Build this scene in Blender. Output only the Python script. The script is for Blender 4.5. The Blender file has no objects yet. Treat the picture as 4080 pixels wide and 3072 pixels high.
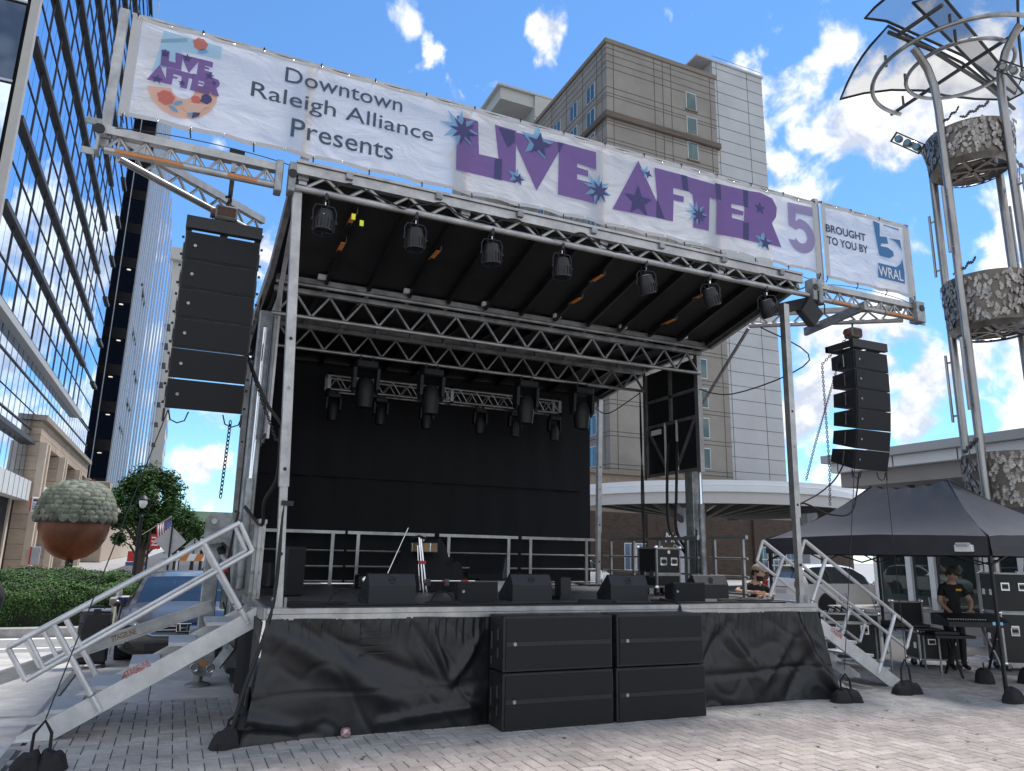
import bpy, bmesh, math, random
from mathutils import Vector, Matrix, noise
random.seed(7)
SC = bpy.context.scene
COL = SC.collection
PI = math.pi
# ------------------------------------------------------------------ camera
cd = bpy.data.cameras.new('camera'); cam = bpy.data.objects.new('camera', cd); COL.objects.link(cam)
cam.matrix_world = Matrix(((0.91199072, -0.10943077, -0.3953452, -0.943),
                           (-0.40973314, -0.19650881, -0.89078788, -8.05),
                           (0.01979079, 0.97437631, -0.22405162, 1.81), (0, 0, 0, 1)))
cd.sensor_fit = 'HORIZONTAL'; cd.sensor_width = 36; cd.lens = 25.85; cd.clip_start = 0.05; cd.clip_end = 4000
SC.camera = cam
SC.render.resolution_x = 1024; SC.render.resolution_y = 771
# ------------------------------------------------------------------ light
SUN_EL, SUN_AZ = math.radians(65), math.radians(68)        # azimuth measured from +Y towards +X
sd = bpy.data.lights.new('sun', 'SUN'); sd.energy = 1.95; sd.angle = math.radians(12); sd.color = (1, .95, .88)
sun = bpy.data.objects.new('sun', sd); COL.objects.link(sun)
sdir = Vector((math.cos(SUN_EL) * math.sin(SUN_AZ), math.cos(SUN_EL) * math.cos(SUN_AZ), math.sin(SUN_EL)))
sun.rotation_euler = sdir.to_track_quat('Z', 'Y').to_euler(); sun.location = (20, 20, 60)
vs = SC.view_settings
vs.view_transform = 'Standard'; vs.look = 'None'; vs.gamma = 1; vs.use_curve_mapping = False; vs.exposure = 1.3
SC.render.engine = 'CYCLES'
# ------------------------------------------------------------------ sky with cumulus clouds
W = bpy.data.worlds.new('World'); SC.world = W; W.use_nodes = True
N = W.node_tree.nodes; K = W.node_tree.links; N.clear()
def wn(t, **k):
    n = N.new(t)
    for a, b in k.items(): setattr(n, a, b)
    return n
def wmath(op, a, b=None, clamp=False):
    n = wn('ShaderNodeMath', operation=op, use_clamp=clamp)
    for i, v in enumerate((a, b)):
        if v is None: continue
        if isinstance(v, (int, float)): n.inputs[i].default_value = v
        else: K.new(v, n.inputs[i])
    return n.outputs[0]
tc = wn('ShaderNodeTexCoord')
sky = wn('ShaderNodeTexSky', sky_type='NISHITA', sun_disc=False, sun_elevation=SUN_EL, sun_rotation=SUN_AZ, air_density=1.0, dust_density=0.0, ozone_density=6)
DIR = tc.outputs['Generated']
nz = wn('ShaderNodeTexNoise'); nz.inputs['Scale'].default_value = 13; nz.inputs['Detail'].default_value = 8; nz.inputs['Roughness'].default_value = .54; nz.inputs['Distortion'].default_value = .25
K.new(DIR, nz.inputs['Vector'])
nz2 = wn('ShaderNodeTexNoise'); nz2.inputs['Scale'].default_value = 13; nz2.inputs['Detail'].default_value = 8; nz2.inputs['Roughness'].default_value = .54; nz2.inputs['Distortion'].default_value = .25
off = wn('ShaderNodeVectorMath', operation='ADD'); off.inputs[1].default_value = tuple(sdir * .02); K.new(DIR, off.inputs[0]); K.new(off.outputs[0], nz2.inputs['Vector'])
BLOBS = [  # direction, angular radius, weight
 ((.183, .752, .634), .028, .42), ((.192, .757, .62), .02, .36), ((.225, .761, .608), .022, .40), ((.345, .694, .632), .028, .50),
 ((.689, .522, .503), .13, .62), ((.651, .551, .522), .07, .50), ((.618, .574, .538), .05, .50), ((.70, .545, .455), .06, .48), ((.736, .471, .487), .17, .62),
 ((.80, .40, .44), .2, .55), ((.641, .621, .451), .06, .52), ((.668, .60, .44), .05, .42), ((.72, .55, .415), .06, .46),
 ((.743, .629, .23), .085, .60), ((.806, .556, .204), .08, .56), ((.784, .599, .16), .08, .54), ((.709, .683, .177), .075, .58), ((.73, .66, .26), .06, .56), ((.86, .48, .19), .10, .55), ((.76, .64, .1), .10, .52),
 ((.012, .995, .098), .035, .50), ((.04, .99, .112), .026, .46), ((.06, .992, .085), .022, .42), ((.033, .998, .053), .022, .46), ((.08, .995, .045), .04, .44), ((.066, .935, .349), .05, .55), ((.04, .96, .27), .045, .5),
 ((.188, .921, .342), .08, .74), ((.15, .93, .33), .08, .72), ((.143, .946, .292), .06, .6), ((.186, .955, .232), .055, .66), ((.11, .94, .31), .06, .6), ((.163, .97, .179), .04, .42), ((.12, .985, .13), .06, .5), ((.3, .93, .2), .10, .45), ((.5, .84, .2), .12, .48),
 ((-.5, .8, .3), .22, .55), ((-.9, .3, .3), .34, .7), ((-.8, -.3, .4), .5, .78), ((-.5, -.8, .3), .5, .78), ((0, -.9, .4), .5, .8), ((.5, -.8, .3), .5, .78), ((.9, -.4, .3), .5, .78), ((.97, .1, .25), .34, .7), ((-.3, -.6, .75), .42, .76), ((.3, -.6, .75), .42, .76), ((.7, -.2, .75), .28, .6), ((-.6, -.05, .8), .34, .7), ((.2, .97, -.02), .2, .4)]  # added clouds, nearly all out of view, thickened for neutral fill light
tot = None
nrm = wn('ShaderNodeVectorMath', operation='NORMALIZE'); K.new(DIR, nrm.inputs[0])
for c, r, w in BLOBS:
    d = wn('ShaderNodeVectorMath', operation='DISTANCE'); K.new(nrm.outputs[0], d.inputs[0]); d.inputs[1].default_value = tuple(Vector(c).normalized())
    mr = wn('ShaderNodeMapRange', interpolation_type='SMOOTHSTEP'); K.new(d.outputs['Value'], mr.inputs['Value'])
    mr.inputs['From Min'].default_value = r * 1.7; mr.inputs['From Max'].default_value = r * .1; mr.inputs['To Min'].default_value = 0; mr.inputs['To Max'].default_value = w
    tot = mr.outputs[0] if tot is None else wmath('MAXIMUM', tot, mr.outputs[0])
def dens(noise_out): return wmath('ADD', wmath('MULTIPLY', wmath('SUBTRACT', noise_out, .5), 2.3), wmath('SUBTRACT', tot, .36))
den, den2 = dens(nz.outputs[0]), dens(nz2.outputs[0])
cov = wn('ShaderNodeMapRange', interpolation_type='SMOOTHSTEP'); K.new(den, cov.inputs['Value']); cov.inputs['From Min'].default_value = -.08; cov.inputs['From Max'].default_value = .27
lit = wn('ShaderNodeMapRange'); K.new(wmath('SUBTRACT', den, den2), lit.inputs['Value']); lit.inputs['From Min'].default_value = -.20; lit.inputs['From Max'].default_value = .16
ccol = wn('ShaderNodeMix', data_type='RGBA'); K.new(lit.outputs[0], ccol.inputs['Factor'])
ccol.inputs['A'].default_value = (3.3, 3.65, 4.35, 1); ccol.inputs['B'].default_value = (6.3, 6.3, 6.35, 1)
skym = wn('ShaderNodeMix', data_type='RGBA', blend_type='MULTIPLY'); skym.inputs['Factor'].default_value = 1; K.new(sky.outputs[0], skym.inputs['A']); skym.inputs['B'].default_value = (.74, .97, 1.06, 1)
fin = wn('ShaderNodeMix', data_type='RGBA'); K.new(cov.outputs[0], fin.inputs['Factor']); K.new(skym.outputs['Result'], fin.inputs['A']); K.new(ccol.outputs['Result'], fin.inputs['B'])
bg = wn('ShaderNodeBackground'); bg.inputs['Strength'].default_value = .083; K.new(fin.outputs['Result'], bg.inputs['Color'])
K.new(bg.outputs[0], wn('ShaderNodeOutputWorld').inputs[0])
# ------------------------------------------------------------------ materials
MATS = {}
def mat(name, col=(.5, .5, .5), rough=.5, metal=0, ns=0, na=.2, bump=0, bs=None, spec=.5, rand=0, coat=0, stretch=None, col2=None, bd=.02, dirt=None):
    if name in MATS: return MATS[name]
    m = bpy.data.materials.new(name); m.use_nodes = True; nt = m.node_tree; b = nt.nodes['Principled BSDF']
    b.inputs['Base Color'].default_value = (*col, 1); b.inputs['Roughness'].default_value = rough; b.inputs['Metallic'].default_value = metal
    b.inputs['Specular IOR Level'].default_value = spec; b.inputs['Coat Weight'].default_value = coat
    t = nt.nodes.new('ShaderNodeTexCoord'); vec = t.outputs['Object']
    if stretch:
        mp = nt.nodes.new('ShaderNodeMapping'); mp.inputs['Scale'].default_value = stretch; nt.links.new(vec, mp.inputs[0]); vec = mp.outputs[0]
    cur = None
    if ns:
        n = nt.nodes.new('ShaderNodeTexNoise'); n.inputs['Scale'].default_value = ns; n.inputs['Detail'].default_value = 6; n.inputs['Roughness'].default_value = .65; nt.links.new(vec, n.inputs['Vector'])
        mx = nt.nodes.new('ShaderNodeMix'); mx.data_type = 'RGBA'
        mr = nt.nodes.new('ShaderNodeMapRange'); mr.inputs['From Min'].default_value = .3; mr.inputs['From Max'].default_value = .7; nt.links.new(n.outputs[0], mr.inputs[0]); nt.links.new(mr.outputs[0], mx.inputs['Factor'])
        c2 = col2 or tuple(min(1, c * (1 + na)) for c in col); c1 = col if col2 else tuple(c * (1 - na) for c in col)
        mx.inputs['A'].default_value = (*c1, 1); mx.inputs['B'].default_value = (*c2, 1); cur = mx.outputs['Result']
        mr2 = nt.nodes.new('ShaderNodeMapRange'); mr2.inputs['To Min'].default_value = max(0, rough - .1); mr2.inputs['To Max'].default_value = min(1, rough + .12); nt.links.new(n.outputs[0], mr2.inputs[0]); nt.links.new(mr2.outputs[0], b.inputs['Roughness'])
    if rand:
        oi = nt.nodes.new('ShaderNodeObjectInfo'); ge = nt.nodes.new('ShaderNodeNewGeometry'); ad = nt.nodes.new('ShaderNodeMath'); ad.operation = 'ADD'
        nt.links.new(oi.outputs['Random'], ad.inputs[0]); nt.links.new(ge.outputs['Random Per Island'], ad.inputs[1])
        fr = nt.nodes.new('ShaderNodeMath'); fr.operation = 'FRACT'; nt.links.new(ad.outputs[0], fr.inputs[0])
        hs = nt.nodes.new('ShaderNodeMapRange'); hs.inputs['To Min'].default_value = 1 - rand; hs.inputs['To Max'].default_value = 1 + rand; nt.links.new(fr.outputs[0], hs.inputs[0])
        mm = nt.nodes.new('ShaderNodeMix'); mm.data_type = 'RGBA'; mm.blend_type = 'MULTIPLY'; mm.inputs['Factor'].default_value = 1
        if cur: nt.links.new(cur, mm.inputs['A'])
        else: mm.inputs['A'].default_value = (*col, 1)
        nt.links.new(hs.outputs[0], mm.inputs['B']); cur = mm.outputs['Result']
    if dirt:          # large uneven soiling, fixed in the place
        ge = nt.nodes.new('ShaderNodeNewGeometry'); n = nt.nodes.new('ShaderNodeTexNoise'); n.inputs['Scale'].default_value = dirt[0]; n.inputs['Detail'].default_value = 7; n.inputs['Roughness'].default_value = .7; nt.links.new(ge.outputs['Position'], n.inputs['Vector'])
        mr = nt.nodes.new('ShaderNodeMapRange'); mr.inputs['From Min'].default_value = .35; mr.inputs['From Max'].default_value = .62; mr.inputs['To Min'].default_value = 1 - dirt[1]; mr.inputs['To Max'].default_value = 1.04; nt.links.new(n.outputs[0], mr.inputs[0])
        mm = nt.nodes.new('ShaderNodeMix'); mm.data_type = 'RGBA'; mm.blend_type = 'MULTIPLY'; mm.inputs['Factor'].default_value = 1
        if cur: nt.links.new(cur, mm.inputs['A'])
        else: mm.inputs['A'].default_value = (*col, 1)
        nt.links.new(mr.outputs[0], mm.inputs['B']); cur = mm.outputs['Result']
    if cur: nt.links.new(cur, b.inputs['Base Color'])
    if bump:
        n = nt.nodes.new('ShaderNodeTexNoise'); n.inputs['Scale'].default_value = bs or 40; n.inputs['Detail'].default_value = 5; nt.links.new(vec, n.inputs['Vector'])
        bp = nt.nodes.new('ShaderNodeBump'); bp.inputs['Strength'].default_value = bump; bp.inputs['Distance'].default_value = bd; nt.links.new(n.outputs[0], bp.inputs['Height']); nt.links.new(bp.outputs[0], b.inputs['Normal'])
    MATS[name] = m; return m
def emat(name, col, s):
    m = bpy.data.materials.new(name); m.use_nodes = True; b = m.node_tree.nodes['Principled BSDF']; b.inputs['Base Color'].default_value = (*col, 1)
    b.inputs['Emission Color'].default_value = (*col, 1); b.inputs['Emission Strength'].default_value = s; return m
def cloth_mat(name, col, trans=.35, clear=.1):      # thin printed sheet: diffuse + translucent + open weave
    m = bpy.data.materials.new(name); m.use_nodes = True; nt = m.node_tree; nt.nodes.clear(); L = nt.links
    o = nt.nodes.new('ShaderNodeOutputMaterial'); d = nt.nodes.new('ShaderNodeBsdfDiffuse'); t = nt.nodes.new('ShaderNodeBsdfTranslucent'); a = nt.nodes.new('ShaderNodeBsdfTransparent'); g = nt.nodes.new('ShaderNodeBsdfGlossy')
    g.inputs['Roughness'].default_value = .45; g.inputs['Color'].default_value = (.9, .9, .9, 1)
    d.inputs[0].default_value = (*col, 1); t.inputs[0].default_value = (*[min(1, c * 1.1) for c in col], 1)
    ge = nt.nodes.new('ShaderNodeNewGeometry'); mp = nt.nodes.new('ShaderNodeMapping'); mp.inputs['Scale'].default_value = (1.1, 1, 2.2); mp.inputs['Rotation'].default_value = (0, .5, 0); L.new(ge.outputs['Position'], mp.inputs[0])
    n = nt.nodes.new('ShaderNodeTexNoise'); n.inputs['Scale'].default_value = 1.6; n.inputs['Detail'].default_value = 4; n.inputs['Distortion'].default_value = .8; L.new(mp.outputs[0], n.inputs['Vector'])
    bp = nt.nodes.new('ShaderNodeBump'); bp.inputs['Strength'].default_value = .55; bp.inputs['Distance'].default_value = .06; L.new(n.outputs[0], bp.inputs['Height'])
    for s in (d, t, g): L.new(bp.outputs[0], s.inputs['Normal'])
    m1 = nt.nodes.new('ShaderNodeMixShader'); m1.inputs[0].default_value = trans; L.new(d.outputs[0], m1.inputs[1]); L.new(t.outputs[0], m1.inputs[2])
    m2 = nt.nodes.new('ShaderNodeMixShader'); m2.inputs[0].default_value = .04; L.new(m1.outputs[0], m2.inputs[1]); L.new(g.outputs[0], m2.inputs[2])
    m3 = nt.nodes.new('ShaderNodeMixShader'); m3.inputs[0].default_value = clear; L.new(m2.outputs[0], m3.inputs[1]); L.new(a.outputs[0], m3.inputs[2])
    L.new(m3.outputs[0], o.inputs[0]); return m
def glass_mat(name, tint, refl, rough=.02, see=0.0, inner=(.02, .03, .04)):   # mirror-coated window glass
    m = bpy.data.materials.new(name); m.use_nodes = True; nt = m.node_tree; nt.nodes.clear(); L = nt.links
    o = nt.nodes.new('ShaderNodeOutputMaterial'); g = nt.nodes.new('ShaderNodeBsdfGlossy'); g.inputs[0].default_value = (*tint, 1); g.inputs['Roughness'].default_value = rough
    d = nt.nodes.new('ShaderNodeBsdfDiffuse'); d.inputs[0].default_value = (*inner, 1); a = nt.nodes.new('ShaderNodeBsdfTransparent'); a.inputs[0].default_value = (*[.5 + c * .5 for c in tint], 1)
    m0 = nt.nodes.new('ShaderNodeMixShader'); m0.inputs[0].default_value = see; L.new(d.outputs[0], m0.inputs[1]); L.new(a.outputs[0], m0.inputs[2])
    lw = nt.nodes.new('ShaderNodeFresnel'); lw.inputs[0].default_value = 1.5; mr = nt.nodes.new('ShaderNodeMapRange'); mr.inputs['From Min'].default_value = .04; mr.inputs['From Max'].default_value = 1; mr.inputs['To Min'].default_value = refl; mr.inputs['To Max'].default_value = 1; L.new(lw.outputs[0], mr.inputs[0])
    m1 = nt.nodes.new('ShaderNodeMixShader'); L.new(mr.outputs[0], m1.inputs[0]); L.new(m0.outputs[0], m1.inputs[1]); L.new(g.outputs[0], m1.inputs[2]); L.new(m1.outputs[0], o.inputs[0]); return m
ALU = mat('aluminium', (.47, .465, .46), .38, .8, 6, .14, .08, 90, dirt=(2.5, .32))
ALUD = mat('worn aluminium', (.34, .335, .33), .45, .7, 5, .2, .1, 60, dirt=(2.5, .35))
GALV = mat('galvanised steel', (.36, .375, .38), .5, .6, 3.5, .22, .08, 30, dirt=(3.5, .45))
STEEL = mat('brushed steel', (.33, .32, .31), .3, .9, 4, .3, .1, 40, stretch=(1, 1, .25))
BLK = mat('black plastic', (.016, .016, .018), .5, 0, 8, .4, .2, 120, dirt=(6, .4))
BLKM = mat('black metal', (.018, .018, .02), .42, .2, 10, .3)
RUB = mat('black rubber', (.012, .012, .012), .7, 0, 12, .3)
VINYL = mat('black vinyl', (.011, .012, .014), .36, 0, 2.2, .4, .2, 12, bd=.01, dirt=(3, .4))
DRAPE = mat('black drape', (.009, .009, .011), .85, 0, 3, .3, .2, 15)
GRILL = mat('speaker grille', (.011, .012, .014), .5, .3, 300, .5, .5, 260)
WHITE = mat('white paint', (.75, .75, .76), .45, 0, 4, .06)
CHROME = mat('chrome', (.8, .8, .82), .12, 1)
RED = mat('red paint', (.5, .03, .03), .4, 0, 8, .1)
ORANGE = mat('orange label', (.55, .2, .045), .5, 0, 60, .35)
YELL = mat('yellow tape', (.8, .85, .03), .5)
SKIN = mat('skin', (.50, .29, .21), .5, 0, 25, .12)
# ------------------------------------------------------------------ mesh helpers
def V(*a): return Vector(a)
class MB:
    def __init__(s): s.v = []; s.f = []
    def add(s, vs, fs):
        o = len(s.v); s.v += [tuple(v) for v in vs]; s.f += [tuple(i + o for i in f) for f in fs]; return s
    def box(s, a, b, bev=0):
        (x0, y0, z0), (x1, y1, z1) = [[min(p, q) for p, q in zip(a, b)], [max(p, q) for p, q in zip(a, b)]]
        if not bev:
            return s.add([(x0, y0, z0), (x1, y0, z0), (x1, y1, z0), (x0, y1, z0), (x0, y0, z1), (x1, y0, z1), (x1, y1, z1), (x0, y1, z1)],
                         [(3, 2, 1, 0), (4, 5, 6, 7), (0, 1, 5, 4), (1, 2, 6, 5), (2, 3, 7, 6), (3, 0, 4, 7)])
        bm = bmesh.new(); bmesh.ops.create_cube(bm, size=1)
        for v in bm.verts: v.co = V((x0 + x1) / 2 + v.co.x * (x1 - x0), (y0 + y1) / 2 + v.co.y * (y1 - y0), (z0 + z1) / 2 + v.co.z * (z1 - z0))
        bmesh.ops.bevel(bm, geom=bm.edges[:], offset=bev, segments=1, affect='EDGES'); s.bm(bm); return s
    def bm(s, bm):
        bm.verts.index_update(); s.add([v.co for v in bm.verts], [[v.index for v in f.verts] for f in bm.faces]); bm.free(); return s
    def tube(s, p, q, r, n=8, r2=None, cap=True):
        p, q = Vector(p), Vector(q); d = (q - p); 
        if d.length < 1e-6: return s
        z = d.normalized(); x = z.orthogonal().normalized(); y = z.cross(x); r2 = r if r2 is None else r2
        vs = [p + (x * math.cos(2 * PI * i / n) + y * math.sin(2 * PI * i / n)) * r for i in range(n)] + [q + (x * math.cos(2 * PI * i / n) + y * math.sin(2 * PI * i / n)) * r2 for i in range(n)]
        fs = [(i, (i + 1) % n, n + (i + 1) % n, n + i) for i in range(n)]
        if cap: fs += [tuple(range(n - 1, -1, -1)), tuple(range(n, 2 * n))]
        return s.add(vs, fs)
    def bar(s, p, q, w, h, up=(0, 0, 1)):           # rectangular bar from p to q
        p, q, up = Vector(p), Vector(q), Vector(up); z = (q - p).normalized(); x = z.cross(up)
        if x.length < 1e-4: x = z.orthogonal()
        x.normalize(); y = x.cross(z); vs = []
        for c in (p, q):
            for a, b in ((-1, -1), (1, -1), (1, 1), (-1, 1)): vs.append(c + x * a * w / 2 + y * b * h / 2)
        return s.add(vs, [(0, 1, 2, 3), (7, 6, 5, 4), (0, 4, 5, 1), (1, 5, 6, 2), (2, 6, 7, 3), (3, 7, 4, 0)])
    def path(s, pts, r, n=6, closed=False):
        pts = [Vector(p) for p in pts]; m = len(pts); rings = []; x = None
        for i, p in enumerate(pts):
            a = pts[(i - 1) % m] if (i or closed) else p; b = pts[(i + 1) % m] if (i < m - 1 or closed) else p
            z = (b - a).normalized() if (b - a).length > 1e-9 else V(0, 0, 1)
            x = z.orthogonal().normalized() if x is None else (x - z * x.dot(z)).normalized() if (x - z * x.dot(z)).length > 1e-6 else z.orthogonal().normalized()
            y = z.cross(x); rr = r[i] if isinstance(r, (list, tuple)) else r
            rings.append([p + (x * math.cos(2 * PI * k / n) + y * math.sin(2 * PI * k / n)) * rr for k in range(n)])
        vs = [v for g in rings for v in g]; fs = []
        for i in range(m if closed else m - 1):
            j = (i + 1) % m
            fs += [(i * n + k, i * n + (k + 1) % n, j * n + (k + 1) % n, j * n + k) for k in range(n)]
        if not closed: fs += [tuple(range(n - 1, -1, -1)), tuple(range((m - 1) * n, m * n))]
        return s.add(vs, fs)
    def lathe(s, prof, n=24, c=(0, 0, 0)):          # prof: (r,z) list
        vs = [(c[0] + r * math.cos(2 * PI * k / n), c[1] + r * math.sin(2 * PI * k / n), c[2] + z) for r, z in prof for k in range(n)]
        fs = [(i * n + k, i * n + (k + 1) % n, (i + 1) * n + (k + 1) % n, (i + 1) * n + k) for i in range(len(prof) - 1) for k in range(n)]
        fs += [tuple(range(n - 1, -1, -1)), tuple(range((len(prof) - 1) * n, len(prof) * n))]
        return s.add(vs, fs)
    def prism(s, poly, f, d0, d1):                  # 2d polygon -> f(u,v,d)
        n = len(poly); vs = [f(u, v, d0) for u, v in poly] + [f(u, v, d1) for u, v in poly]
        return s.add(vs, [tuple(range(n)), tuple(range(2 * n - 1, n - 1, -1))] + [((i + 1) % n, i, n + i, n + (i + 1) % n) for i in range(n)])
    def flat(s, poly, f):
        return s.add([f(u, v) for u, v in poly], [tuple(range(len(poly)))])
    def grid(s, nu, nv, f, close_u=False):
        vs = [f(i / nu, j / nv) for j in range(nv + 1) for i in range(nu + (0 if close_u else 1))]; w = nu if close_u else nu + 1
        return s.add(vs, [(j * w + i, j * w + (i + 1) % w, (j + 1) * w + (i + 1) % w, (j + 1) * w + i) for j in range(nv) for i in range(nu)])
    def mesh(s, name):
        me = bpy.data.meshes.new(name); me.from_pydata(s.v, [], s.f); me.update(); return me
    def build(s, name, m, parent=None, smooth=False, fix=True, ang=40):
        me = s.mesh(name)
        bm = bmesh.new(); bm.from_mesh(me)
        if fix: bmesh.ops.recalc_face_normals(bm, faces=bm.faces)
        bm.to_mesh(me); bm.free()
        if smooth:
            me.polygons.foreach_set('use_smooth', [True] * len(me.polygons)); me.set_sharp_from_angle(angle=math.radians(ang))
        me.materials.append(m); return put(name, me, parent)
def put(name, me, parent=None):
    o = bpy.data.objects.new(name, me); COL.objects.link(o)
    if parent is not None: o.parent = parent
    return o
def tag(o, label, cat, group=None):
    o['label'] = label; o['category'] = cat
    if group: o['group'] = group
    return o
def thing(name, label, cat, loc=(0, 0, 0), rz=0, group=None):
    o = bpy.data.objects.new(name, None); o.empty_display_size = .1; COL.objects.link(o); o.location = loc; o.rotation_euler = (0, 0, rz); return tag(o, label, cat, group)
def struct(name, mb, m, **k):
    o = mb.build(name, m, **k); o['kind'] = 'structure'; return o
CH = {}
def kids(o): return [c for c in bpy.data.objects if c.parent == o]
def dup(root, loc=None, rz=None, label=None, group=None, parent=None):
    r = root.copy(); COL.objects.link(r); r.parent = parent
    if loc is not None: r.location = loc
    if rz is not None: r.rotation_euler = (0, 0, rz)
    if label: r['label'] = label
    if group: r['group'] = group
    for c in kids(root): dup(c, parent=r)
    return r
def text_mb(s, w=None, h=None, bold=0, shear=0):
    cu = bpy.data.curves.new('lettering', 'FONT'); cu.body = s; cu.size = 1; cu.offset = bold; cu.shear = shear; cu.resolution_u = 3
    o = bpy.data.objects.new('lettering', cu); COL.objects.link(o); dg = bpy.context.evaluated_depsgraph_get(); me = bpy.data.meshes.new_from_object(o.evaluated_get(dg))
    vs = [v.co.copy() for v in me.vertices]; fs = [tuple(p.vertices) for p in me.polygons]
    bpy.data.objects.remove(o); bpy.data.curves.remove(cu); bpy.data.meshes.remove(me)
    x0, x1 = min(v.x for v in vs), max(v.x for v in vs); y0, y1 = min(v.y for v in vs), max(v.y for v in vs)
    sx = w / (x1 - x0) if w else None; sy = h / (y1 - y0) if h else None; sx = sx or sy; sy = sy or sx
    return [((v.x - x0) * sx, (v.y - y0) * sy) for v in vs], fs
def lettering(name, s, org, right, up, w, h, m, parent, bold=0, shear=0):
    vs, fs = text_mb(s, w, h, bold, shear); org, right, up = Vector(org), Vector(right).normalized(), Vector(up).normalized()
    return MB().add([org + right * a + up * b for a, b in vs], fs).build(name, m, parent, fix=False)
def zigzag(parent, name, p0, p1, q0, q1, n, r, m, flatbar=False):   # braces between chord p (p0->p1) and chord q
    p0, p1, q0, q1 = map(Vector, (p0, p1, q0, q1))
    for i in range(n):
        a = p0.lerp(p1, (i + .0) / n); b = q0.lerp(q1, (i + .5) / n); c = p0.lerp(p1, (i + 1.) / n)
        for s, e in ((a, b), (b, c)):
            mb = MB(); (mb.bar(s, e, r * 2, r * 1.4) if flatbar else mb.tube(s, e, r, 6)); mb.build(name, m, parent, smooth=not flatbar)
# ------------------------------------------------------------------ ground, paving, street
struct('ground', MB().box((-700, -300, -.5), (700, 900, -.045)), mat('far paving', (.33, .32, .31), .85, 0, .6, .15, .2, 8))
CAMI = cam.matrix_world.inverted()
def inview(p, m=1.04):
    q = CAMI @ Vector(p)
    return q.z < -.1 and abs(q.x / q.z) < .696 * m and abs(q.y / q.z) < .525 * m
def depth(p): return (Vector(p) - cam.matrix_world.translation).length
PAVG = mat('grey paver', (.375, .358, .338), .8, 0, 26, .16, .25, 160, rand=.14, bd=.004, dirt=(1.6, .3))
PAVP = mat('pink paver', (.385, .338, .315), .8, 0, 26, .16, .25, 160, rand=.14, bd=.004, dirt=(1.6, .28))
SLAB = mat('concrete slab', (.48, .465, .445), .85, 0, 5, .12, .2, 90, rand=.06, bd=.004, dirt=(1.1, .25))
sand = struct('joint_bed', MB().box((-14, -9, -.04), (16, 9.6, -.022)), mat('joint sand', (.10, .095, .09), .95, 0, 30, .3))
pl = struct('plaza_paving', MB().box((-2.05, -8.9, -.021), (15.9, 9.5, -.018)), mat('joint sand', (.1, .1, .09)))
AC, AR = (3.4, -26.0), 25.05
PW = .125
def paver_mb(lx, ly, g=.004, b=.005, h=.018):
    x, y = lx / 2 - g, ly / 2 - g
    vs = [(-x, -y, -h), (x, -y, -h), (x, y, -h), (-x, y, -h), (-x, -y, -b), (x, -y, -b), (x, y, -b), (-x, y, -b), (-x + b, -y + b, 0), (x - b, -y + b, 0), (x - b, y - b, 0), (-x + b, y - b, 0)]
    fs = [(8, 9, 10, 11)] + [(i, (i + 1) % 4, 4 + (i + 1) % 4, 4 + i) for i in range(4)] + [(4 + i, 4 + (i + 1) % 4, 8 + (i + 1) % 4, 8 + i) for i in range(4)]
    return vs, fs
cand = []
for i in range(-17, 128):
    for j in range(-62, 36):
        k = (i - j) % 4
        if k == 0: c = ((i + 1) * PW, (j + .5) * PW, 0)
        elif k == 2: c = ((i + .5) * PW, j * PW, PI / 2)
        else: continue
        if c[0] < -2.0 or c[1] > 2.4: continue
        if not inview((c[0], c[1], 0), 1.7): continue
        if .1 < c[0] < 7.2 and .25 < c[1] < 5.9: continue        # hidden below the deck
        r = math.hypot(c[0] - AC[0], c[1] - AC[1])
        cand.append((depth((c[0], c[1], 0)) + (0 if inview((c[0], c[1], 0), 1.0) else 50), c, r < AR))
nb = int(2 * PI * AR / .16)
for k in range(nb):
    a = 2 * PI * k / nb; c = (AC[0] + AR * math.cos(a), AC[1] + AR * math.sin(a), a)
    if c[1] < -9 or c[0] < -2 or c[0] > 16 or not inview((c[0], c[1], 0), 1.7): continue
    cand.append((depth((c[0], c[1], 0)) - 2.5 + (0 if inview((c[0], c[1], 0), 1.0) else 50), c, 'band'))
cand.sort(key=lambda t: t[0])
vs, fs = paver_mb(2 * PW, PW); pme = {}
for key, mt in ((True, PAVP), (False, PAVG)):
    pme[key] = MB().add(vs, fs).mesh('paver'); pme[key].materials.append(mt)
vb, fb = paver_mb(.24, .16); pme['band'] = MB().add(vb, fb).mesh('paver'); pme['band'].materials.append(PAVP)
rest = {True: MB(), False: MB(), 'band': MB()}
for n, (d, c, key) in enumerate(cand):
    z = random.uniform(-.0022, .0022) + (.005 if key == 'band' else 0)
    if n < 300:
        o = put('paver', pme[key], pl); o.location = (c[0], c[1], z); o.rotation_euler = (random.gauss(0, .004), random.gauss(0, .004), c[2])
    else:
        ca, sa = math.cos(c[2]), math.sin(c[2]); v0, f0 = (vb, fb) if key == 'band' else (vs, fs)
        rest[key].add([(c[0] + x * ca - y * sa, c[1] + x * sa + y * ca, zz_ + z) for x, y, zz_ in v0], f0)
for key, mt, nm in ((True, PAVP, 'pink_pavers'), (False, PAVG, 'grey_pavers'), ('band', PAVP, 'border_pavers')):
    o = rest[key].build(nm, mt, pl, fix=False); o['kind'] = 'stuff'
# chewing-gum spots and stains pressed into the paving
gm = MB()
for _ in range(70):
    x, y, r = random.uniform(-1.9, 10), random.uniform(-3.4, -.3), random.uniform(.008, .022); n = 9; ph = random.uniform(0, 6)
    gm.add([(x + r * (1 + .3 * math.sin(3 * a + ph)) * math.cos(a), y + r * (1 + .3 * math.cos(2 * a + ph)) * math.sin(a), .0095) for a in [2 * PI * k / n for k in range(n)]], [tuple(range(n))])
o = gm.build('gum_spots', mat('gum', (.06, .055, .05), .8), pl, fix=False); o['kind'] = 'stuff'
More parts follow.
